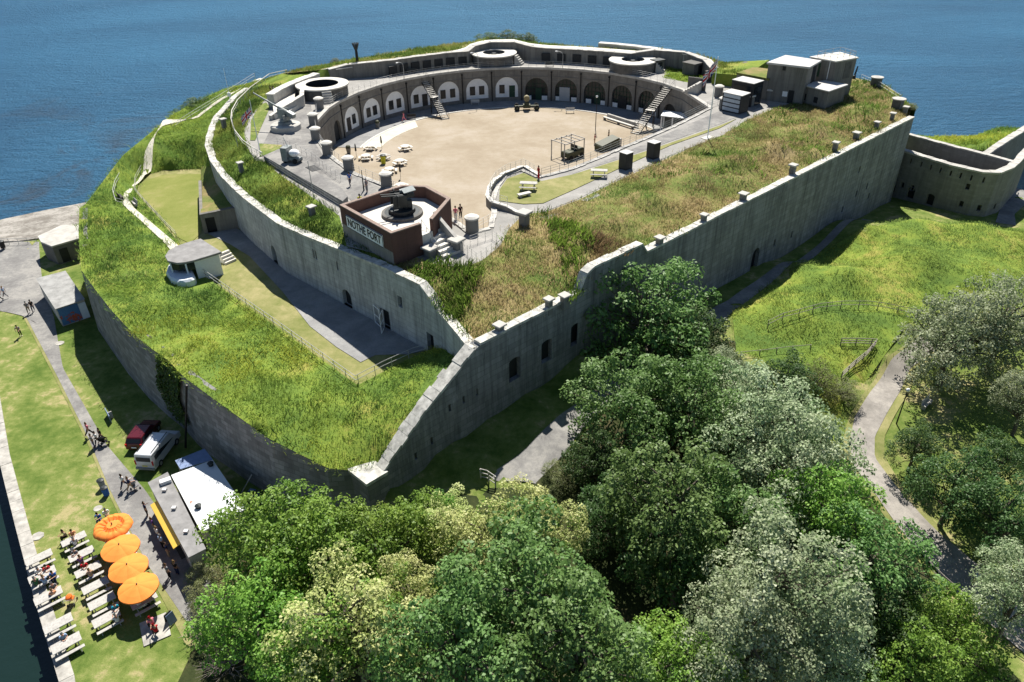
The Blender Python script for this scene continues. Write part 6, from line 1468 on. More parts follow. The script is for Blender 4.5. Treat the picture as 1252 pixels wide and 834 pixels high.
d = Vector((aw[1][0]-aw[0][0], aw[1][1]-aw[0][1])); n_ = Vector((d.y, -d.x)).normalized(); 
if n_.x > 0: n_ = -n_
mm = Vector(aw[0][:2]).lerp(Vector(aw[1][:2]), .5); MB().boxz(mm.x+n_.x*.1, mm.y+n_.y*.1, .95, 1.05, d.length, .5, math.atan2(d.y, d.x)).build('counter', M['wood_d'], e)
for t in (.2, .45, .75): q = Vector(qa[0]).lerp(Vector(qa[1]), t)*.5+Vector(qa[3]).lerp(Vector(qa[2]), t)*.5; MB().boxz(q.x, q.y, 2.923, 3.15, .35, .3).build('roof_vent', M['steel'], e)
MB().boxz(*(at(203, 590, 2.92)[:2]), 2.923, 3.25, .9, .5, R(30)).build('roof_box', M['roof_w'], e)
qb = quad((209, 581), (246, 651), (301, 622), (260, 562), z=2.4); c = center(qb)
e = thing('container', 'white-roofed catering unit behind the grey-roofed kiosk', 'container', (*c, 0))
MB().prism(qb, 2.3, 2.42).build('roof', M['roof_w'], e, bevel=.02); MB().prism(shrink(qb, .96), 0, 2.297).build('wall', M['conc'], e)
for px, py, r_ in ((262, 597, 1.0), (252, 615, 1.3), (243, 600, .8)): q = at(px, py, 2.43); mb = MB(); mb.lathe([(r_, 2.423), (r_*.9, 2.46), (.01, 2.47)], (q[0], q[1], 0), 20); mb.build('roof_panel', M['roof_w'], e)
for px, py in ((243, 621), (258, 569)): q = at(px, py, 2.43); MB().lathe([(.22, 2.423), (.22, 2.7), (.3, 2.72), (.01, 2.85)], (q[0], q[1], 0), 10).build('vent', M['gun'], e)
q = at(240, 612, 2.43); MB().boxz(q[0], q[1], 2.423, 2.435, 1.1, .3, R(25)).build('rust_stain', flat('rust', (.35, .2, .15)), e)
qc = quad((214, 563), (220.5, 573.5), (260, 561.5), (250, 548.5), z=2.5); c = center(qc)
e = thing('lean_to', 'blue tarpaulin lean-to behind the white-roofed catering unit', 'shelter', (*c, 0)); MB().prism(qc, 2.44, 2.5).build('roof', M['blue'], e); 
for q in shrink(qc, .9): MB().boxz(q[0], q[1], 0, 2.437, .1, .1).build('post', M['wood_w'], e)
q = at(308, 610, 0); e = thing('clutter', 'heap of poles and crates in the shade behind the catering unit', 'clutter', q)
for k in range(4): MB().box((random.uniform(-.8, .8), random.uniform(-.8, .8), .25), (.6, .45, .5), random.uniform(0, 3)).build('crate', M['blue'] if k % 2 else M['gun_g'], e, True)
MB().tube((-1.2, 0, .1), (.2, .8, 2.2), .05).build('pole', M['wood_w'], e, True)
# ---- shed with painted front, concrete store
qs = quad((43.5, 340.5), (80, 331), (104, 366), (67.5, 378), z=2.7); c = center(qs)
e = thing('shed', 'grey corrugated-roof shed with blue and orange painted front on the quay', 'shed', (*c, 0))
mb = MB(); a, b2, c3, d4 = [Vector((*p, 0)) for p in qs]; N = 60
for i in range(N):
    t0, t1 = i/N, (i+1)/N; z0 = 2.7+.05*(i % 2); z1 = 2.7+.05*((i+1) % 2)
    p0, p1 = a.lerp(d4, t0), a.lerp(d4, t1); q0, q1 = b2.lerp(c3, t0), b2.lerp(c3, t1)
    mb.add([(p0.x, p0.y, z0), (p1.x, p1.y, z1), (q1.x, q1.y, z1), (q0.x, q0.y, z0)], [(0, 1, 2, 3)])
mb.build('roof', flat('corrugated_sheet', (.3, .3, .29), .7, .1, .3, 1.0), e); w_ = shrink(qs, .95); MB().prism(w_, 0, 2.65).build('wall', M['conc'], e)
A, B = w_[3], w_[2]
fr = MB(); pA, pB = wallpoint(A, B, .1, 1.3, -.04), wallpoint(A, B, math.dist(A, B)-.9, 1.3, -.04); fr.box((pA+pB)/2, ((pB-pA).length, .05, 2.3), hd(A, B)); fp = fr.build('painted_panel', cloth((.09, .19, .36)), e)
fr = MB(); r_ = random.Random(4)
for k in range(46):
    s_ = r_.gauss(.45, .2)*math.dist(A, B); z = min(1.5, max(.2, r_.gauss(.75, .33))); p = wallpoint(A, B, s_, z, -.07-.002*k/46); fr.box(p, (r_.uniform(.2, .55), .012, .1), hd(A, B), ('Y', r_.uniform(-1.6, 1.6)))
fr.build('paint_splash', cloth((.45, .1, .05)), fp)
p = wallpoint(A, B, math.dist(A, B)-.45, 1.2, -.05); MB().box(p, (.85, .08, 2.2), hd(A, B)).build('door', M['hut_w'], e)
qt = [at(a, b, 2.9)[:2] for a, b in [(46, 289), (76, 275), (99, 275), (99, 291), (63, 301.5), (50, 296)]]; c = center(qt)
e = thing('concrete_store', 'low concrete store with pale flat roof between shed and beach', 'store', (*c, 0))
MB().prism(qt, 2.7, 2.95).build('roof', M['conc'], e, bevel=.03); w_ = shrink(qt, .97); MB().prism(w_, -.3, 2.697).build('wall', M['conc_d'], e)
A, B = w_[4], w_[3]; p = wallpoint(A, B, 1.2, 1.1, -.03); MB().box(p, (1.1, .06, 2.1), hd(A, B)).build('door', M['dark'], e)
# ---- parked vehicles
def vehicle(name, label, cat, rear, front, prof, cab, W, paint, wheel_x, wr, trim=None):
    L = max(x for x, z in prof); e = thing(name, label, cat, (rear[0], rear[1], .06), hd(rear, front))
    def loft(pr_, w0, w1, z_split):
        mb = MB(); n = len(pr_); wy = lambda z: w0/2 if z < z_split else w0/2+(w1-w0)/2*(z-z_split)/max(.01, max(q[1] for q in pr_)-z_split)
        mb.add([(x, wy(z), z) for x, z in pr_]+[(x, -wy(z), z) for x, z in pr_], [tuple(range(n))[::-1], tuple(range(n, 2*n))]+[(i, (i+1) % n, (i+1) % n+n, i+n) for i in range(n)]); return mb
    loft(prof, W, W*.86, .95).build('body', paint, e, True, bevel=.05)
    loft(cab, W*1.004, W*.875, .95).build('side_window', M['glass'], e, True)
    for x in wheel_x:
        for s in (-1, 1):
            wv = MB().tube((x, s*(W/2-.2), wr), (x, s*(W/2+.02), wr), wr, n=18).build('wheel', M['tyre'], e, True); MB().tube((x, s*(W/2+.0), wr), (x, s*(W/2+.03), wr), wr*.6, n=12).build('rim', M['steel'], wv, True)
    return e
red = flat('maroon_car_paint', (.09, .006, .012), .25, .2, .05, 3, 0, .6); sil = flat('silver_van_paint', (.6, .62, .64), .3, .2, .04, 3, 0, .6)
e = vehicle('van', 'silver panel van parked rear outwards beside the kiosk', 'van', at(180, 577, .06), at(207, 541, .06), [(0, .35), (5.0, .35), (5.0, .95), (4.2, 1.15), (3.5, 1.92), (.15, 1.98), (0, 1.2)], [(.5, 1.15), (3.75, 1.15), (3.4, 1.75), (.5, 1.75)], 1.95, sil, (.95, 4.05), .34)
MB().box((.05, 0, 1.45), (.04, 1.4, .5), 0, ('Y', .1)).build('rear_window', M['glass'], e, True); MB().box((-.06, 0, .45), (.12, 1.9, .22)).build('bumper', M['gun_g'], e, True)
for s in (-1, 1): MB().box((.02, s*.85, 1.1), (.06, .14, .5)).build('tail_light', cloth((.4, .01, .01)), e, True); MB().box((2.0, s*.7, 2.03), (3.0, .05, .05)).build('roof_rail', M['gun'], e, True)
MB().box((-.025, 0, .75), (.03, .5, .12)).build('number_plate', cloth((.7, .6, .1)), e, True); MB().box((3.9, 0, 1.5), (.04, 1.5, .75), 0, ('Y', -.75)).build('windscreen', M['glass'], e, True)
e = vehicle('car', 'dark maroon hatchback parked in the wall shade beside the silver van', 'car', at(166, 553, .06), at(186, 524, .06), [(0, .3), (4.1, .3), (4.1, .75), (3.1, .95), (2.5, 1.42), (.5, 1.46), (.05, .95)], [(.35, .97), (2.95, .97), (2.45, 1.36), (.6, 1.38)], 1.75, red, (.75, 3.35), .31)
MB().box((.24, 0, 1.2), (.05, 1.35, .42), 0, ('Y', .75)).build('rear_window', M['glass'], e, True)
for s in (-1, 1): MB().box((.03, s*.75, .85), (.08, .2, .28)).build('tail_light', cloth((.5, .02, .02)), e, True)
MB().box((-.03, 0, .6), (.04, .5, .12)).build('number_plate', M['white'], e, True); MB().box((2.8, 0, 1.2), (.04, 1.35, .55), 0, ('Y', -.85)).build('windscreen', M['glass'], e, True)
# ---- pushchairs, stones on the roof
def pushchair(p, rz_, lb, c):
    e = thing('pushchair', lb, 'pushchair', p, rz_)
    for x in (-.3, .35):
        for y in (-.25, .25): MB().tube((x, y-.02, .12), (x, y+.02, .12), .12, n=12).build('wheel', M['tyre'], e, True)
    mb = MB()
    for y in (-.22, .22): mb.tube((-.35, y, .12), (.25, y, .55), .015).tube((.35, y, .12), (-.55, y, 1.02), .015)
    mb.tube((-.55, -.22, 1.02), (-.55, .22, 1.02), .02); mb.build('frame', M['steel'], e, True)
    MB().box((.1, 0, .5), (.5, .42, .12), 0, ('Y', .2)).build('seat', cloth(c), e, True, bevel=.03); MB().ball((-.08, 0, .85), .32, 10, (1, .75, .7)).build('hood', cloth(c), e, True); return e
p = at(124, 542, .06); pushchair((p[0]+.5, p[1]-.3, .06), R(20), 'black pushchair among the group walking up the quay road', COL['black'])
pushchair(at(166, 598, .06), R(-30), 'grey pushchair held by the woman in navy near the van', COL['grey'])
pushchair(at(89, 738, 0), R(100), 'orange and grey pushchair standing between the two table rows', (.7, .15, .03))
p = at(206, 653, 2.92)
for k, (px, py, lb) in enumerate([(1070, 106, 'large round vent drum on the cliff edge behind the tower'), (1097, 130, 'low grey box vent near the far tip of the fort')]):
    e = thing('vent_drum', lb, 'vent', at(px, py, 14.5)); (MB().lathe([(.9, -.3), (.9, 1.5)], n=20) if k == 0 else MB().boxz(0, 0, -.3, 1.1, 1.8, 1.3, R(47))).build('body', M['conc_d'], e, True); MB().lathe([(1.05, 1.503 if k == 0 else 1.103), (1.05, 1.65 if k == 0 else 1.25), (.01, 1.72 if k == 0 else 1.3)], n=20).build('cap', M['conc'], e, True)
e = thing('small_mortar', 'small dark post gun on the cliff edge beside the tower', 'gun', at(1044, 96, 14.8)); MB().lathe([(.3, 0), (.25, .5), (.1, .6)], n=10).build('base', M['gun'], e, True); MB().tube((0, 0, .4), (.35, .3, 2.0), .16, .12, 10).build('barrel', M['gun'], e, True)
# ============================================================ people
G = 'people along the quay'
person(110.5, 533, .06, -40, 'person in a pink top and dark trousers walking up the quay road', 'pink', 'black', 'walk', 1)
person(126, 540, .06, 150, 'person all in black walking beside the group on the quay road', 'black', 'black', 'walk', 0)
person(121, 544, .06, 140, 'person in black and white pushing the black pushchair', 'white', 'black', 'push', 0)
person(116, 547, .06, 130, 'person in grey top at the lawn side of the road group', 'grey', 'denim', 'stand', 1)
person(153.5, 597, .06, -20, 'person in white top and dark trousers walking past the van', 'white', 'navy', 'walk', 0)
person(161, 600, .06, -40, 'person in navy pushing the grey pushchair near the van', 'navy', 'tan', 'push', 1)
person(36, 383, .06, 30, 'man in grey walking on the quay road left of the painted shed', 'grey', 'khaki', 'walk', 3)
person(41.5, 381, .06, 30, 'person in black walking just ahead beside the painted shed', 'black', 'navy', 'walk', 0)
person(7.5, 364, .06, 100, 'person in a pale top walking at the left edge of the road', 'pale blue', 'grey', 'walk', 2)
person(1.5, 368, .06, 100, 'person in navy at the very left edge of the road', 'navy', 'black', 'walk', 0)
person(26, 411, 0, 200, 'person in dark clothes stooping on the grass corner by the road', 'grey', 'black', 'lean', 0)
# at the tables by the quay edge
def seat(px, py, face, lb, sh, tr, hair=None, cap=None): return person(0, 0, 0, face, lb, sh, tr, 'sit', hair, None, cap, loc=tuple(at(px, py, .75)[:2])+(.0,))
fw_ = math.degrees(ra)
seat(47, 698, fw_+180, 'seated person in white at the far side of the crowded table', 'white', 'navy', 3)
seat(56.5, 695, fw_+180, 'seated person in red at the far side of the crowded table', 'red', 'denim', 0)
seat(65.5, 702, fw_+150, 'seated person in bright blue at the right end of the crowded table', 'blue', 'navy', 1)
seat(43.5, 712, fw_, 'seated person in dark green at the near side of the crowded table', 'green', 'khaki', 3)
seat(54, 710, fw_, 'seated person in pale blue at the near side of the crowded table', 'pale blue', 'denim', 2)
seat(64.5, 716.5, fw_+180, 'seated person in grey at the far side of the couple table', 'grey', 'black', 3)
seat(65, 727, fw_, 'seated fair-haired person in peach at the couple table', 'peach', 'denim', 2)
seat(77, 778, fw_+180, 'seated person in pale blue alone at the lowest quay table', 'pale blue', 'navy', 3)
seat(79.5, 652, fw_+100, 'dark-haired seated person in khaki at the topmost middle table', 'khaki', 'black', 0)
seat(88, 652, fw_+180, 'seated person in peach behind the topmost middle table', 'peach', 'navy', 1)
seat(91, 663, fw_, 'seated person in white at the near side of the topmost middle table', 'white', 'grey', 3)
seat(92, 675, fw_+150, 'seated grey-haired person at the second middle table', 'grey', 'navy', 3)
seat(99, 685.5, fw_, 'seated person in purple grey at the near side of the second middle table', 'purple', 'grey', 1)
seat(103, 691, fw_+170, 'seated person in red behind the third middle table', 'red', 'black', 1)
seat(110.5, 702, fw_, 'seated person in tan leaning on the third middle table', 'tan', 'blue', 2)
seat(141, 742, fw_+170, 'seated person in teal at the last middle table', 'teal', 'navy', 2)
seat(143, 757, fw_+10, 'seated person in white at the near side of the last middle table', 'white', 'grey', 3)
seat(120.5, 631, fw_+150, 'seated person in blue left of the dented parasol', 'blue', 'denim', 0)
seat(129, 626, fw_+180, 'seated person in white behind the dented parasol', 'white', 'tan', 3)
seat(153.5, 652, fw_+60, 'seated person in white under the right edge of the dented parasol', 'white', 'grey', 1)
seat(180, 691, fw_+90, 'seated person in khaki at the right of the second nearest parasol', 'khaki', 'black', 0)
seat(186.5, 725, fw_+90, 'seated person in grey at the right of the nearest parasol', 'grey', 'navy', 3)
seat(170, 739, fw_, 'seated person in white below the nearest parasol', 'white', 'white', 1)
person(189, 768, .1, 60, 'person in a red cap and pink top on the paving slab, upper of two', 'pink', 'black', 'sit', cap='red')
person(193.5, 777, .1, 50, 'person in a red cap and red top on the paving slab, lower of two', 'red', 'black', 'sit', cap='red')
for k, (px, py, sh, tr, lb) in enumerate([(181, 631, 'navy', 'black', 'person in navy at the upper end of the kiosk counter'), (190, 650, 'purple', 'grey', 'person in purple queueing second at the kiosk counter'), (196, 661, 'white', 'denim', 'person in white queueing third at the kiosk counter'), (201, 671, 'pale blue', 'black', 'person in pale blue queueing fourth at the kiosk counter'), (207, 681, 'navy', 'tan', 'person in navy at the lower end of the kiosk counter'), (208, 707, 'grey', 'black', 'man in grey standing on the road below the kiosk'), (218, 703, 'black', 'navy', 'person in black standing in shade at the kiosk corner')]):
    person(px, py, .06, -60+k*13 % 40, lb, sh, tr, 'stand' if k % 2 else 'phone', k % 4)
# in the fort
person(441.5, 256, 16.5, 10, 'person in a yellow jacket inside the brick gun platform', 'yellow', 'black', 'stand', 0)
person(428.5, 227, ZT, -160, 'person in blue walking on the left terrace', 'blue', 'navy', 'walk', 1)
person(449, 235, ZT, 60, 'person in grey by the dark post on the left terrace', 'grey', 'grey', 'stand', 3)
person(563.5, 267.5, ZT, 20, 'person in black at the railing of the entrance passage', 'black', 'black', 'stand', 0)
person(557.5, 270, ZT, 0, 'person in red and white at the railing of the entrance passage', 'pink', 'white', 'stand', 1)
person(727, 176, ZP, 70, 'person in red beside the dark vehicle on the parade', 'red', 'tan', 'stand', 1)
person(744, 171, ZP, 70, 'person in black beyond the dark vehicle on the parade', 'black', 'black', 'stand', 0)
person(494, 148.5, ZP+.06, 120, 'person in pink walking in front of the third white arch', 'pink', 'pink', 'walk', 1)
person(332, 117, 14.5, 90, 'person in black on the pale platform left of the first emplacement', 'black', 'black', 'stand', 0)
person(335.5, 117.5, 14.5, 90, 'person in dark grey on the pale platform left of the first emplacement', 'grey', 'black', 'stand', 1)
person(658.5, 219, ZT, -60, 'person in red at the corner of the passage railing', 'red', 'red', 'stand', 0)
person(972, 119.5, ZT, 200, 'person in red and white outside the observation post door', 'red', 'white', 'stand', 1)
person(0, 0, 0, 140, 'person in pale blue walking on the shaded park path', 'pale blue', 'tan', 'walk', 2, loc=ag(1190, 716))
person(0, 0, 0, 140, 'person in white farther down the shaded park path', 'white', 'grey', 'walk', 3, loc=ag(1200, 752))
# ============================================================ trees
PAL = {'sycamore': [(.06, .125, .025), (.11, .2, .05), (.16, .265, .08), (.21, .31, .115)],
       'silver': [(.13, .2, .08), (.23, .3, .15), (.34, .4, .235), (.46, .5, .34)],
       'cream': [(.15, .24, .06), (.33, .39, .12), (.48, .51, .2), (.57, .57, .28)],
       'bright': [(.075, .17, .022), (.13, .25, .033), (.19, .32, .05), (.26, .37, .075)],
       'dark': [(.035, .085, .02), (.065, .125, .035), (.105, .175, .055)],
       'olive': [(.1, .13, .04), (.16, .185, .065), (.23, .235, .11)]}
def crown_mesh(name, kind, seed, Rr=5.0, ncl=46, lpc=270, leaf=.27, flat_=.85, rc=(.17, .29), low=-.6, spiky=0.0, mix=None):
    g = np.random.default_rng(seed); pal = np.array(PAL[kind]); C = []
    k = 0
    while len(C) < ncl:
        d = g.normal(size=3); d /= np.linalg.norm(d)
        if d[2] < low: continue
        lob = .78+.3*math.sin(3*math.atan2(d[1], d[0])+seed)+.16*math.sin(5*math.atan2(d[1], d[0])+2*seed)
        r_ = Rr*(g.uniform(.7, 1.04) if g.random() < .8 else g.uniform(.3, .7))*min(1.08, lob+.12)
        c = np.array([d[0]*r_, d[1]*r_, d[2]*r_*flat_]); q = Rr*g.uniform(*rc)
        k += 1
        if k < 3000 and any(np.linalg.norm(c-c2) < .74*(q+q2) for c2, q2, _ in C): continue
        C.append((c, q, g.uniform(0, 1)))
    V = []; Cc = []
    for c, q, t in C:
        n = int(lpc*(q/(Rr*.23))**2); d = g.normal(size=(n, 3)); d /= np.linalg.norm(d, axis=1)[:, None]
        d = d[d[:, 2] > -.35]; n = len(d)
        rad = q*(.55+.5*g.random(n)**.6)*(1+spiky*g.normal(size=n)*.3)
        p = c+d*rad[:, None]*np.array([1, 1, .85])
        nm = d*.55+np.array([0, .12, .6])+g.normal(size=(n, 3))*.4; nm /= np.linalg.norm(nm, axis=1)[:, None]
        a = np.cross(nm, g.normal(size=(n, 3))); a /= np.linalg.norm(a, axis=1)[:, None]; b = np.cross(nm, a)
        L = leaf*g.uniform(.62, 1.2, n)[:, None]
        v = np.empty((n, 4, 3)); v[:, 0] = p-a*L*.5; v[:, 1] = p+b*L*.34+nm*L*.06; v[:, 2] = p+a*L*.5-nm*L*.1; v[:, 3] = p-b*L*.34+nm*L*.06
        V.append(v)
        x = np.clip(t*.6+g.normal(.2, .13, n), 0, .999)*(len(pal)-1); i = x.astype(int); f = (x-i)[:, None]
        cc = pal[i]*(1-f)+pal[np.minimum(i+1, len(pal)-1)]*f
        if mix is not None and t < mix[1]:
            p2 = np.array(PAL[mix[0]]); cc = p2[g.integers(0, len(p2), n)]
        Cc.append(cc*g.uniform(.88, 1.12, (n, 1)))
    V = np.concatenate(V); n = len(V); F = np.arange(n*4).reshape(n, 4)
    return add_colored(name, V.reshape(-1, 3), F, np.concatenate(Cc), M['leaf'], 4), C
def trunk_mesh(C, H, Rr, seed):
    """tapered trunk from the ground (z=-H) with limbs reaching into the clumps"""
    r_ = random.Random(seed); mb = MB(); pts_ = [Vector((0, 0, -H))]; 
    for k in range(1, 5): pts_.append(Vector((r_.uniform(-.25, .25)*k*.5, r_.uniform(-.25, .25)*k*.5, -H+H*1.15*k/4)))
    rad = [.42, .33, .27, .2, .12]; sc_ = Rr/5
    for i in range(4): mb.tube(pts_[i], pts_[i+1], rad[i]*sc_, rad[i+1]*sc_, 8)
    for c, q, t in C[::3]:
        b = pts_[r_.choice((2, 3, 4))]; c = Vector(c); m_ = b.lerp(c, .5)+Vector((0, 0, r_.uniform(0, .5))); mb.tube(b, m_, .13*sc_, .08*sc_, 5).tube(m_, c, .08*sc_, .025, 5)
    return mb
VAR = {}
def variant(kind, k):
    if (kind, k) in VAR: return VAR[(kind, k)]
    kw = {'sycamore': dict(ncl=92, lpc=250, leaf=.31, rc=(.14, .24)), 'silver': dict(ncl=96, lpc=330, leaf=.25, rc=(.13, .25), spiky=.4), 'cream': dict(ncl=88, lpc=310, leaf=.26, rc=(.13, .23), mix=('bright', .2)),
          'bright': dict(ncl=84, lpc=250, leaf=.31, rc=(.15, .26), spiky=.35), 'dark': dict(ncl=76, lpc=240, leaf=.3, rc=(.16, .27)), 'olive': dict(ncl=56, lpc=250, leaf=.25, rc=(.16, .28), spiky=.4)}[kind]
    me, C = crown_mesh('crown', kind, 11*k+len(kind)*7+3, **kw); VAR[(kind, k)] = (me, C); return VAR[(kind, k)]
TM = {}
def tree(px, py, zc, Rr, kind, k, label, name='tree', hs=1.0, gzf=None, loc=None, group='trees below the flank wall'):
    p = loc or at(px, py, zc); z0 = float((gzf or gz)(p[0], p[1])[0]) if loc is None else loc[2]-2
    e = thing(name, label, 'tree' if name == 'tree' else name.replace('_', ' '), (p[0], p[1], z0), 0, group)
    me, C = variant(kind, k); s = Rr/5.0
    c = bpy.data.objects.new('crown', me); col.objects.link(c); c.parent = e; c.location = (0, 0, p[2]-z0); c.scale = (s, s, s*hs); c.rotation_euler.z = random.uniform(0, 6.28)
    key = (kind, k); H = max(.8, (p[2]-z0)/s+.2)
    t = trunk_mesh(C, H, 5, k+len(kind)).build('trunk', M['bark'], e, True, smooth=True); t.location = c.location; t.scale = c.scale; t.rotation_euler = c.rotation_euler
    return e
T = [(797, 405, 9.0, 6.0, 'sycamore', 0, 'dark green sycamore with clumped crown touching the flank wall, topmost of the wood'),
 (838, 430, 7.5, 3.6, 'dark', 0, 'dark green tree tucked behind the topmost sycamore on its right'),
 (768, 505, 9.0, 4.3, 'sycamore', 1, 'dark green tree overhanging the pale path at the left edge of the dark hollow'),
 (732, 566, 6.0, 2.4, 'dark', 1, 'small dark tree leaning over the end of the pale path'),
 (840, 500, 8.5, 4.2, 'sycamore', 2, 'mid green tree between the overhanging tree and the silver grey ones'),
 (880, 475, 6.5, 3.0, 'silver', 0, 'small silvery tree at the upper edge of the wood below the mound'),
 (925, 530, 8.0, 4.6, 'silver', 1, 'broad silver grey tree left of the half-buried timber rail'),
 (965, 575, 8.0, 4.6, 'silver', 2, 'silver grey tree whose crown borders the park path bend'),
 (960, 470, 4.8, 2.6, 'dark', 0, 'low dark thorn tree at the foot of the grassy mound'),
 (1000, 470, 4.0, 1.9, 'olive', 0, 'low grey-green thorn tree right of the dark thorn at the mound foot'),
 (820, 625, 10.0, 4.3, 'sycamore', 0, 'rounded mid green sycamore in the centre of the wood, beside the dark hollow'),
 (880, 650, 7.5, 3.8, 'sycamore', 1, 'green tree just right of the central rounded sycamore'),
 (1008, 632, 8.0, 3.3, 'bright', 0, 'leafy green tree left of where the park path enters shade'),
 (1062, 692, 8.0, 3.4, 'sycamore', 2, 'green tree overhanging the shaded park path from the left'),
 (612, 662, 7.5, 3.7, 'cream', 0, 'cream-flowered tree below the timber barrier'),
 (548, 645, 6.0, 2.4, 'cream', 1, 'smaller cream-flowered tree left of the large cream one'),
 (668, 655, 7.0, 2.6, 'cream', 1, 'cream-flowered tree at the right flank of the large cream one'),
 (430, 775, 10.0, 4.0, 'cream', 0, 'cream-flowered tree near the bottom edge left of the blue-green sycamores'),
 (500, 740, 10.0, 2.6, 'cream', 1, 'cream-flowered crown between the bright bushes and blue-green sycamore'),
 (640, 735, 11.0, 4.6, 'sycamore', 1, 'big blue-green sycamore below the cream-flowered trees'),
 (700, 800, 11.0, 3.8, 'sycamore', 0, 'blue-green sycamore at the bottom edge right of the biggest one'),
 (560, 800, 11.0, 3.9, 'sycamore', 2, 'blue-green sycamore at the bottom edge left of the biggest one'),
 (330, 670, 6.5, 3.8, 'bright', 1, 'bright green tree beside the catering unit'),
 (395, 690, 7.0, 3.9, 'bright', 0, 'bright green tree right of the one beside the catering unit'),
 (465, 675, 6.5, 3.4, 'bright', 1, 'bright green tree below the corner pier'),
 (505, 650, 5.5, 2.5, 'bright', 0, 'bright green tree between corner pier and cream-flowered trees'),
 (320, 760, 7.0, 3.4, 'bright', 0, 'bright green tree above the bare twigs at the bottom left of the wood'),
 (370, 800, 8.0, 2.8, 'bright', 1, 'bright green tree at the bottom edge left of the lower cream tree'),
 (945, 730, 10.0, 4.4, 'silver', 0, 'large silver-leaved tree near the bottom right of the wood'),
 (900, 790, 9.0, 3.4, 'silver', 1, 'silver-leaved tree at the bottom edge below the largest silver one'),
 (1000, 790, 7.5, 3.2, 'silver', 2, 'silver-leaved tree right of the bottom silver ones'),
 (830, 700, 6.5, 3.2, 'dark', 1, 'dark shaded tree in the hollow below the central sycamore'),
 (1070, 760, 5.0, 3.0, 'dark', 0, 'dark tree in deep shade right of the silver-leaved trees'),
 (748, 640, 5.0, 2.8, 'dark', 1, 'dark low tree in the hollow right of the cream-flowered trees'),
 (1150, 785, 3.5, 3.0, 'bright', 1, 'bright green bushy tree left of the dark path fence'),
 (1110, 812, 5.0, 2.6, 'bright', 0, 'bright green bushy tree at the bottom edge right of the silver trees'),
 (830, 822, 7.5, 2.8, 'bright', 0, 'bright green tree at the bottom edge left of the silver trees'),
 (770, 830, 7.5, 2.2, 'bright', 1, 'bright green low crown at the bottom edge right of the blue-green sycamores'),
 (1165, 425, 8.0, 4.3, 'silver', 1, 'grey-leaved tree standing over the slim black lamp post'),
 (1225, 405, 9.0, 4.6, 'silver', 2, 'tall grey-leaved tree at the right edge beyond the lamp post'),
 (1256, 490, 7.0, 2.3, 'silver', 0, 'grey-leaved tree at the right edge above the dark park trees'),
 (1120, 548, 4.5, 1.9, 'dark', 0, 'dark round-headed tree beside the inner bend of the park path'),
 (1168, 598, 6.0, 2.8, 'dark', 1, 'dark tree shading the park path from the right'),
 (1222, 572, 6.0, 2.3, 'dark', 0, 'dark tree on the park lawn near the right edge'),
 (1228, 635, 6.5, 3.0, 'dark', 1, 'dark tree above the path at the right edge'),
 (1248, 725, 8.5, 2.6, 'silver', 1, 'silver-leaved crown at the right edge over the shaded path')]
for px, py, zc, Rr, kind, k, lb in T: tree(px, py, zc*.82+.3, Rr*1.12, kind, k, lb, hs=1.2)
# shrubs that are not part of the wood
def shrub(px, py, z, Rr, kind, k, label, hs=.7, p=None): return tree(0, 0, 0, Rr, kind, k, label, 'shrub', hs, None, p or at(px, py, z), 'shrubs at the edges')
shrub(596, 51, 16.6, 2.6, 'dark', 0, 'dark shrub on the seaward edge left of the middle emplacement'); shrub(622, 49, 16.6, 2.8, 'dark', 1, 'dark shrub on the seaward edge behind the middle emplacement'); shrub(645, 50, 16.5, 2.3, 'dark', 0, 'dark shrub on the seaward edge right of the middle emplacement')
shrub(240, 131, 11.8, 2.4, 'dark', 0, 'dark green shrub hanging over the sea below the rampart handrail'); shrub(222, 140, 10.8, 2.0, 'dark', 1, 'smaller dark shrub over the sea left of the larger one')
shrub(1114, 131, 13.8, 1.0, 'olive', 0, 'small shrub at the far tip of the flank wall'); shrub(410, 75, 15.6, 1.0, 'olive', 0, 'small tuft of shrub on the skyline left of the beacon')
for k, (px, py, lb) in enumerate([(262, 705, 'straggly olive bush at the kiosk corner'), (255, 745, 'olive bush beside the quay road below the kiosk'), (275, 790, 'olive bush over bare twigs at the bottom left of the wood'), (690, 590, 'low olive bush at the end of the pale path'), (985, 520, 'low bush beside the park path bend'), (1030, 490, 'bushy scrub under the split-rail fence'), (1245, 205, 'dark round bush behind the caponier path')]):
    p = ag(px, py); shrub(0, 0, 0, 1.7, 'olive' if k < 6 else 'dark', 0, lb, .8, (p[0], p[1], p[2]+.9))
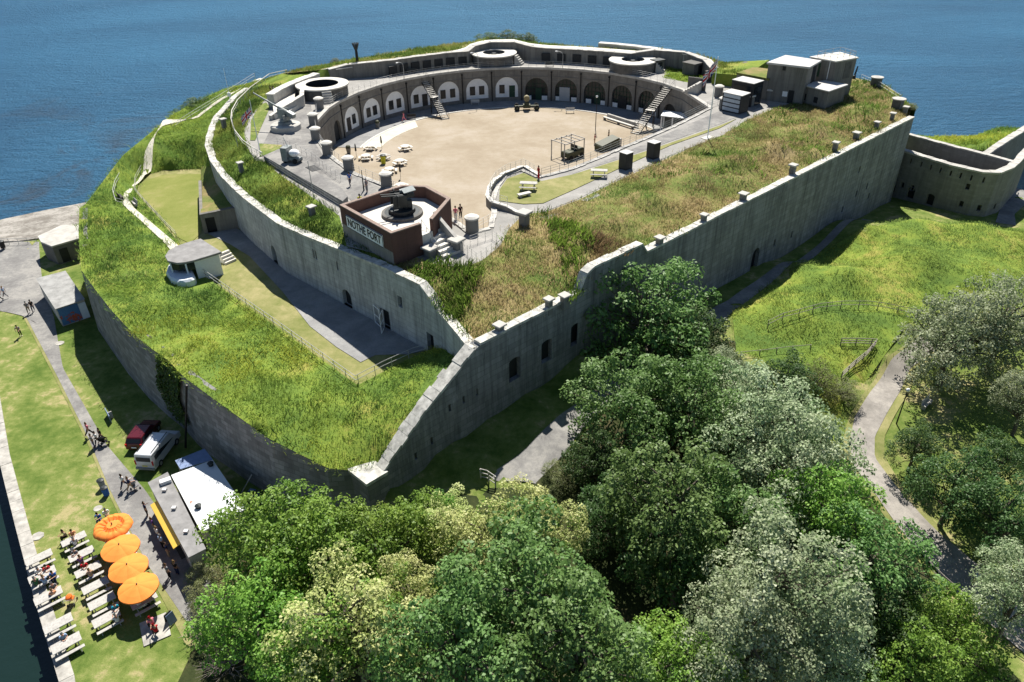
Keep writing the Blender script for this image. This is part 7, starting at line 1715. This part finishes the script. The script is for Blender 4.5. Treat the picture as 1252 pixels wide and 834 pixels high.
for k, (px, py, lb) in enumerate([(264, 770, 'bare grey twigs spreading beside the quay road'), (280, 815, 'bare grey twigs at the bottom edge of the wood')]):
    p = ag(px, py); e = thing('dead_bush', lb, 'bush', p); r_ = random.Random(k+4)
    mb = MB()
    for i in range(70):
        a = r_.uniform(0, 2*PI); el = r_.uniform(.15, 1.2); L = r_.uniform(1, 2.6); d = Vector((math.cos(a)*math.cos(el), math.sin(a)*math.cos(el), math.sin(el))); q = d*L; mb.tube((0, 0, 0), q*.5, .03, .02, 4)
        for j in range(3): d2 = (d+Vector((r_.uniform(-.6, .6), r_.uniform(-.6, .6), r_.uniform(-.2, .4)))).normalized(); mb.tube(q*.5, q*.5+d2*L*.55, .016, .006, 4)
    mb.build('branches', M['twig'], e, True)
# ivy on the dark rampart wall
g = np.random.default_rng(21); n = 5200
A, B = Vector(LW[6][:2]), Vector(LW[8][:2]); L = (B-A).length; d = (B-A)/L; nv = Vector((d.y, -d.x))
t = g.uniform(0, 1, n); z = 8.3*g.random(n)**.7; keep = (np.abs(t-.5-.1*np.sin(z)) < .28+.16*fbm(t*5, z, 2, 3)) & (z > 1.2+2.5*np.abs(t-.5)); t, z = t[keep], z[keep]; n = len(t)
Pv = np.empty((n, 3)); bt = .6*(1-z/8.3)+.15+g.uniform(0, .3, n)
LWp = [Vector(LW[i][:2]) for i in (6, 7, 8)]; dd = [(LWp[1]-LWp[0]).length, (LWp[2]-LWp[1]).length]; tt = t*sum(dd); first = tt < dd[0]
for i in range(n):
    q = LWp[0].lerp(LWp[1], tt[i]/dd[0]) if first[i] else LWp[1].lerp(LWp[2], (tt[i]-dd[0])/dd[1]); Pv[i] = (q.x+nv.x*bt[i], q.y+nv.y*bt[i], z[i])
nm = np.array([nv.x, nv.y, .5])+g.normal(size=(n, 3))*.5; nm /= np.linalg.norm(nm, axis=1)[:, None]; a = np.cross(nm, g.normal(size=(n, 3))); a /= np.linalg.norm(a, axis=1)[:, None]; b = np.cross(nm, a)
V = np.empty((n, 4, 3)); s_ = .3; V[:, 0] = Pv-a*s_*.5; V[:, 1] = Pv+b*s_*.4; V[:, 2] = Pv+a*s_*.5; V[:, 3] = Pv-b*s_*.4
me = add_colored('ivy', V.reshape(-1, 3), np.arange(n*4).reshape(n, 4), np.array([.05, .1, .015])*g.uniform(.5, 1.4, (n, 1)), M['leaf'], 4)
o = bpy.data.objects.new('ivy', me); col.objects.link(o); tag(o, 'sheet of green ivy hanging on the dark rampart wall left of the drainpipe', 'ivy')
